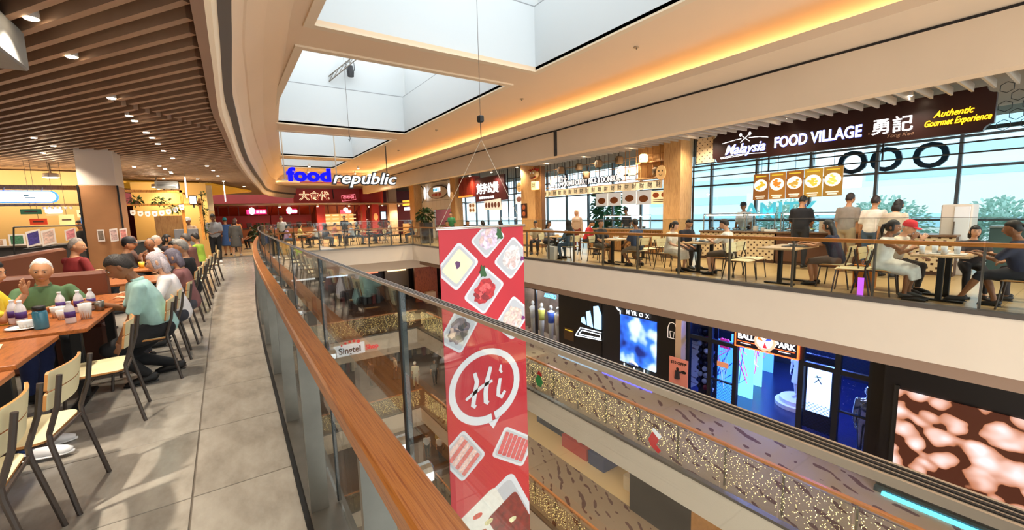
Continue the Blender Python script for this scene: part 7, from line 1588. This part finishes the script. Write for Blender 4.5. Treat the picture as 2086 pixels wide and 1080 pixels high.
RC = [(8.95, 2.28, PI, 'cream chair under the woman in the white dress'), (8.92, .72, 0, 'cream chair under the woman in dark blue at the right edge'), (9.5, 2.3, PI, 'cream chair under the man in the red cap'), (8.78, 4.45, PI, 'empty cream chair left of the tray table, nearer the glass'), (9.3, 4.5, PI, 'empty cream chair left of the tray table, further back'), (9.25, 2.98, 0, 'cream chair under the woman in navy'), (8.8, 2.62, .2, 'empty cream chair right of the tray table by the glass'),
      (9.2, 4.98, 0, 'cream chair under the man in the white tee'), (9.15, 6.42, PI, 'cream chair under the woman in cream'), (9.85, 6.45, PI, 'cream chair under the man in glasses'), (9.2, 7.45, 0, 'cream chair under the man in the striped shirt'), (9.25, 8.9, PI, 'cream chair under the man in the dark tee'), (9.9, 7.6, 1.2, 'empty cream chair behind the striped shirt'), (9.05, 9.95, 0, 'cream chair under the woman in the black headscarf'), (9.3, 11.4, PI, 'cream chair under the woman facing the headscarf'), (9.6, 12.4, 2.6, 'cream chair under the diner near the banner'), (10.0, 9.4, PI, 'empty cream chair near the slatted counter'), (10.6, 7.75, 0, 'empty cream chair behind the column side table')]
for x, y, rz, lb in RC: chair(x, y, rz, lb, GRC)
GR = 'diners on the right'
P('woman with dark hair in a white sleeveless dress', 8.95, 2.24, PI, H=1.62, dress='#e9e6da', sleeve=.05, skin='brown', hair='pony', hc='#15110f', lean=.16, rh=(.05, .36, .95), lh=(-.14, .36, .78), group=GR, shoes='#5a5a58')
P('man in a red cap leaning over the table', 9.55, 2.26, PI - .2, H=1.62, shirt='#d8c8b0', pants='#4a4440', skin='fair', hair='thin', hc='#b8b0a8', cap='#c8202a', lean=.32, hpitch=.15, rh=(.08, .40, .90), group=GR)
P('dark haired child seated behind the glasses', 9.75, 1.35, PI / 2 + .4, H=1.35, shirt='#3a3436', pants='#2a2a2e', skin='fair', hair='bob', hc='#120e0d', lean=.1, seat=.45, group=GR)
P('woman in a dark blue top at the right edge with legs stretched', 8.90, .74, -.1, H=1.62, shirt='#2c2e42', pants='#26262c', skin='brown', hair='bun', hc='#120e0d', lean=.22, rh=(.16, .42, .76), lh=(-.16, .42, .76), group=GR, pant=.62, feet=((-.1, .55, .12), (.1, .25, .075)), fat=1.15)
P('person in a coral top behind the dark blue top', 9.75, .62, .1, H=1.62, shirt='#e0785a', pants='#3a3438', skin='tan', hair='bob', hc='#15110f', lean=.15, group=GR)
P('woman in navy reaching across the tray table', 9.28, 2.98, .05, H=1.64, shirt='#20273c', pants='#6a5a50', skin='tan', hair='long', hc='#15110f', lean=.25, rh=(.14, .52, .80), lh=(-.12, .52, .78), group=GR, sleeve=.3, pant=.6)
P('man with dark hair in a white tee seen from behind', 9.2, 4.95, .15, H=1.68, shirt='#ece6dc', pants='#5a4a3c', skin='fair', hair='short', hc='#231a18', lean=.14, hpitch=.2, rh=(.14, .42, .80), lh=(-.14, .42, .84), group=GR, pant=.6)
P('woman with tied dark hair in a cream dress', 9.15, 6.40, PI, H=1.6, dress='#e2d8c6', sleeve=.4, skin='fair', hair='pony', hc='#15110f', lean=.18, hpitch=.2, group=GR)
P('man in glasses and a navy shirt looking down', 9.85, 6.44, PI - .3, H=1.68, shirt='#1d1f2c', pants='#3a3438', skin='tan', hair='short', hc='#15110f', lean=.16, hpitch=.35, group=GR)
P('man in a dark blue striped shirt seen from behind', 9.2, 7.46, -.1, H=1.70, shirt='#33405a', pants='#8a7a68', skin='brown', hair='short', hc='#15110f', lean=.12, group=GR, pant=.6, fat=1.12, feet=((-.14, .1, .075), (.14, -.05, .075)))
P('man in a dark tee and khaki shorts turned to the striped shirt', 9.25, 8.86, PI - .2, H=1.68, shirt='#2c2628', pants='#6a5f50', skin='tan', hair='short', hc='#15110f', lean=.08, group=GR, pant=.55)
P('woman in a black headscarf and denim', 9.05, 9.95, .1, H=1.62, shirt='#4a6076', pants='#4a6076', skin='brown', hair=None, hijab='#141416', lean=.12, sleeve=1, group=GR)
P('woman in grey facing the headscarf', 9.3, 11.36, PI, H=1.6, shirt='#8a8890', pants='#25252a', skin='tan', hair='long', hc='#15110f', lean=.1, group=GR)
P('diner in a beige tee facing the camera near the banner', 9.62, 12.42, PI - .9, H=1.64, shirt='#c8b89a', pants='#3a3438', skin='tan', hair='short', hc='#15110f', lean=.2, hpitch=.3, group=GR)
P('person in a red top behind the headscarf', 10.6, 10.8, PI + .4, H=1.64, shirt='#c8242a', pants='#2a2a2e', skin='tan', hair='short', hc='#15110f', lean=.3, hpitch=.4, group=GR)
chair(10.62, 10.78, PI + .4, 'cream chair under the person in red', GRC)
P('worker in a beige headscarf and apron by the slatted counter', 11.2, 11.9, PI / 2 + .3, pose='stand', H=1.58, shirt='#c8a890', pants='#7a2a24', skin='tan', hair=None, hijab='#d8b8a0', sleeve=1, group=GR)
chair(10.0, 12.9, PI / 2, 'empty cream chair far back near the banner', GRC)
GS = 'customers standing at the right counter'
P('tall customer in a black tee standing at the counter', 11.35, 4.40, -PI / 2 + .1, pose='stand', H=1.76, shirt='#17181e', pants='#26262a', skin='tan', hair='short', hc='#15110f', hpitch=.3, rh=(.14, .3, 1.05), lh=(-.14, .3, 1.05), group=GS)
P('customer in a grey tee and khaki trousers with yellow shoes', 11.45, 3.53, -PI / 2 - .2, pose='stand', H=1.76, shirt='#8f867e', pants='#a8987a', skin='tan', hair='short', hc='#2a1c16', group=GS, shoes='#d8a820')
P('customer in a white tee with a small dark print and jeans', 11.35, 3.05, -PI / 2 - .1, pose='stand', H=1.68, shirt='#eae2d8', pants='#4a607a', skin='tan', hair='short', hc='#2a1a18', group=GS, rh=(.16, .32, 1.0))
P('customer in beige bending over the counter beside the white tee', 11.05, 2.68, -PI / 2 - .2, pose='stand', H=1.62, shirt='#c8b8a4', pants='#5a5048', skin='tan', hair='bob', hc='#17110f', lean=.35, group=GS)
P('cook in a blue cap behind the middle counter', 13.0, 5.0, PI / 2 + .3, pose='stand', H=1.62, shirt='#6a7078', pants='#2a2a2e', skin='brown', hc='#15110f', cap='#2a56b8', lean=.2, group='stall cooks')
P('cook in a white hat behind the lit food case', 13.1, 6.6, PI / 2, pose='stand', H=1.66, shirt='#e8e8ea', pants='#2a2a2e', skin='tan', hc='#15110f', cap='#2a2a30', group='stall cooks')
P('cook in a black cap behind the curry counter', 13.2, 11.2, PI / 2, pose='stand', H=1.62, shirt='#3a3a40', pants='#2a2a2e', skin='tan', hc='#15110f', cap='#26262a', group='stall cooks')
P('cook in a black cap and beige top at the dark red stall', 12.9, 16.8, PI / 2, pose='stand', H=1.66, shirt='#b8a890', pants='#2a2a2e', skin='tan', hc='#15110f', cap='#1a1a1c', group='stall cooks')
P('man in a green tee standing near the tall planter', 10.4, 21.0, PI * .7, pose='stand', H=1.68, shirt='#2f7a4a', pants='#2a2a2e', skin='tan', hair='short', hc='#15110f', group=GS)
for i, (x, y, rz, c1, lb) in enumerate(((9.4, 17.4, PI, '#3a3438', 'dark haired diner just above the banner top, left'), (9.6, 16.2, .3, '#6a4a44', 'dark haired diner just above the banner top, middle'), (9.3, 19.4, PI, '#7a3430', 'diner in maroon near the green tee'), (9.5, 14.6, .2, '#54505a', 'diner behind the banner top, right'))):
    P(lb, x, y, rz, H=1.64, shirt=c1, pants='#2a2a2e', skin='tan', hair='bob' if i % 2 else 'short', hc='#15110f', lean=.12, group=GR); chair(x, y - .02, rz, 'cream chair under the %s' % lb.replace('dark haired diner just', 'diner'), GRC)
# things on the right tables
def glasses(x, y, n, lb, c_='#dfe6ea'):
    for i in range(n):
        t = thing('drinking_glass', lb + (', %s of them' % ORD[i].replace('nearest', 'first')), 'glass', (x + .11 * (i % 2), y - .12 * i, .715), 0, 'glasses on the right tables'); MB().lathe([(.03, 0), (.038, .13), (.035, .13), (.027, .01)], n=12).build('wall', mat(c_, .15), t, True, False); MB().lathe([(.028, .012), (.033, .08)], n=10).build('drink', mat('#4a3428' if i % 2 else '#c8d0d4', .2), t, True, False)
glasses(8.85, 1.75, 4, 'drinking glass on the table before the white dress'); glasses(9.2, 5.8, 1, 'cup on the table of the man in white')
def tray(x, y, lb, c_='#3a3634'):
    t = thing('food_tray', lb, 'tray', (x, y, .715), 0, 'food trays on the right tables'); MB().bbox(-.16, .16, -.2, .2, 0, .015, .005).build('base', mat(c_, .4), t, world=False); MB().lathe([(.05, .015), (.09, .06), (.085, .06), (.045, .02)], (0, .05, 0), 14).build('bowl', WHITE, t, True, False); MB().ell((0, .05, .05), (.07, .07, .02), 8, 5).build('food', mat('#b8803a', .6), t, True, False)
tray(9.0, 1.5, 'white tray of food among the glasses', '#e8e4dc'); tray(9.2, 3.62, 'dark tray with bowl near the woman in navy'); tray(9.4, 5.65, 'dark tray before the man in glasses'); tray(9.2, 8.15, 'pale tray before the striped shirt', '#e8e4dc'); tray(9.2, 10.7, 'tray with yellow wrapper before the headscarf', '#e0a83a'); tray(9.6, 5.55, 'long pale tray before the man in the white tee', '#d8c8a8')
def bag(x, y, lb, c_, w=.2, h=.3):
    t = thing('shopping_bag', lb, 'bag', (x, y, 0)); MB().prism([(-w / 2, 0), (w / 2, 0), (w * .55, h), (-w * .55, h)], lambda u, v, q: (q, u, v), -.07, .07).build('body', mat(c_, .7, bump=.3, bscale=20), t, world=False)
    for s_ in (-.05, .05): MB().tube([(s_, -.05, h), (s_, -.03, h + .09), (s_, .03, h + .09), (s_, .05, h)], .006, 5).build('handle', mat(c_, .7), t, world=False)
bag(8.72, 10.45, 'white paper shopping bag by the headscarf woman', '#d8d4cc', .34, .42); bag(9.55, 2.62, 'orange and yellow bag beside the chair near the white dress', '#e08a2a', .3, .4)
t = thing('pink_card', 'small violet pink card leaning inside the right balustrade', 'card', (8.6, 2.42, 0)); MB().bbox(8.58, 8.60, 2.36, 2.44, .0, .3, .002).build('sheet', mat('#c860f0', .5, 0, .8), t); MB().box(8.60, 8.62, 2.38, 2.42, 0, .12).build('stand', BLACK, t)
t = thing('sneaker_pair', 'dark sandals lying under the table by the white dress', 'shoes', (8.7, 1.75, 0)); 
for dx in (0, .14): MB().tube([(8.65 + dx, 1.62, .03), (8.65 + dx, 1.72, .04), (8.65 + dx, 1.84, .025), (8.65 + dx, 1.9, .02)], [.03, .045, .042, .02], 8, ry=[.03, .035, .025, .018], lat=(1, 0, 0)).build('shoe', BLACK, t, True)
# ================================================================== FAR FOOD COURT
GF = 'tables in the far food court'; GFC = 'chairs in the far food court'; GFP = 'diners in the far food court'
FT = [(3.4, 24.6), (5.2, 24.3), (6.9, 24.6), (8.4, 23.6), (4.4, 27.4), (6.4, 27.8), (8.3, 27.2), (3.0, 29.4)]
shirts = ['#c8a8d8', '#e8e4dc', '#2a2a30', '#b8c8d8', '#17161a', '#8a3a34', '#4a5a7a', '#d8c878', '#3a3a40', '#a85a4a', '#6a7a6a', '#1c1a20', '#e0d8cc', '#3c3036']
nm = ['first', 'second', 'third', 'fourth', 'fifth', 'sixth', 'seventh', 'eighth']; sc_n = ['lilac', 'white', 'black', 'pale blue', 'black', 'maroon', 'blue', 'yellow', 'charcoal', 'rust', 'green grey', 'black', 'cream', 'plum']
k = 0
for i, (x, y) in enumerate(FT):
    row = 'front' if i < 4 else 'back'
    table(x - .35, x + .35, y - .33, y + .33, 'pale table in the far court, %s from the left in the %s row' % (nm[i % 4], row), GF, TOPW, legs=1)
    for j, dx in enumerate((-.72, .72)):
        chair(x + dx, y, (-PI / 2 if dx < 0 else PI / 2), 'cream chair %s of the %s %s row table in the far court' % ('left' if dx < 0 else 'right', nm[i % 4], row), GFC)
        if (i, j) in ((3, 0), (7, 1)): continue
        if k < 14:
            P('far diner in %s at the %s %s row table, %s side' % (sc_n[k], nm[i % 4], row, 'left' if dx < 0 else 'right'), x + dx * .98, y, (-PI / 2 if dx < 0 else PI / 2) + random.uniform(-.3, .3), H=1.62, shirt=shirts[k], pants='#2a2a30' if k % 2 else '#5a6a80', skin=('tan', 'fair', 'brown')[k % 3], hair=('short', 'bob', 'long')[k % 3], hc='#17110f', lean=.12, group=GFP); k += 1
P('staff member in black standing among the far tables', 5.9, 25.9, PI - .3, pose='stand', H=1.66, shirt='#17161a', pants='#17161a', skin='tan', hair='pony', hc='#17110f', group='people standing in the far court')
P('person in a white shirt standing behind the railing curve', 2.6, 25.2, 2.6, pose='stand', H=1.7, shirt='#e8e8e4', pants='#22222a', skin='tan', hair='short', hc='#17110f', group='people standing in the far court')
# ================================================================== TURN BODIES AND LETTERING INTO PLAIN MESHES
finalize_people()
def fonts_to_mesh():
    bpy.context.view_layer.update(); dg = bpy.context.evaluated_depsgraph_get()
    for o in [o for o in bpy.data.objects if o.type == 'FONT']:
        me = bpy.data.meshes.new_from_object(o.evaluated_get(dg)); nm = o.name
        me.materials.clear(); me.materials.append(o.data.materials[0])
        me.polygons.foreach_set('material_index', [0] * len(me.polygons))
        n = bpy.data.objects.new('tmp_name', me); COL.objects.link(n); n.parent = o.parent; n.matrix_local = o.matrix_local.copy()
        for k_ in o.keys(): n[k_] = o[k_]
        for ch in list(o.children): ch.parent = n
        bpy.data.objects.remove(o); n.name = nm
fonts_to_mesh()
for root, m_ in RECOAT:
    for ch in list(root.children):
        if ch.name.split('.')[0] in ('eye', 'eyebrow', 'mouth'):
            for g_ in list(ch.children): bpy.data.objects.remove(g_)
            bpy.data.objects.remove(ch); continue
        ch.data.materials.clear(); ch.data.materials.append(m_)
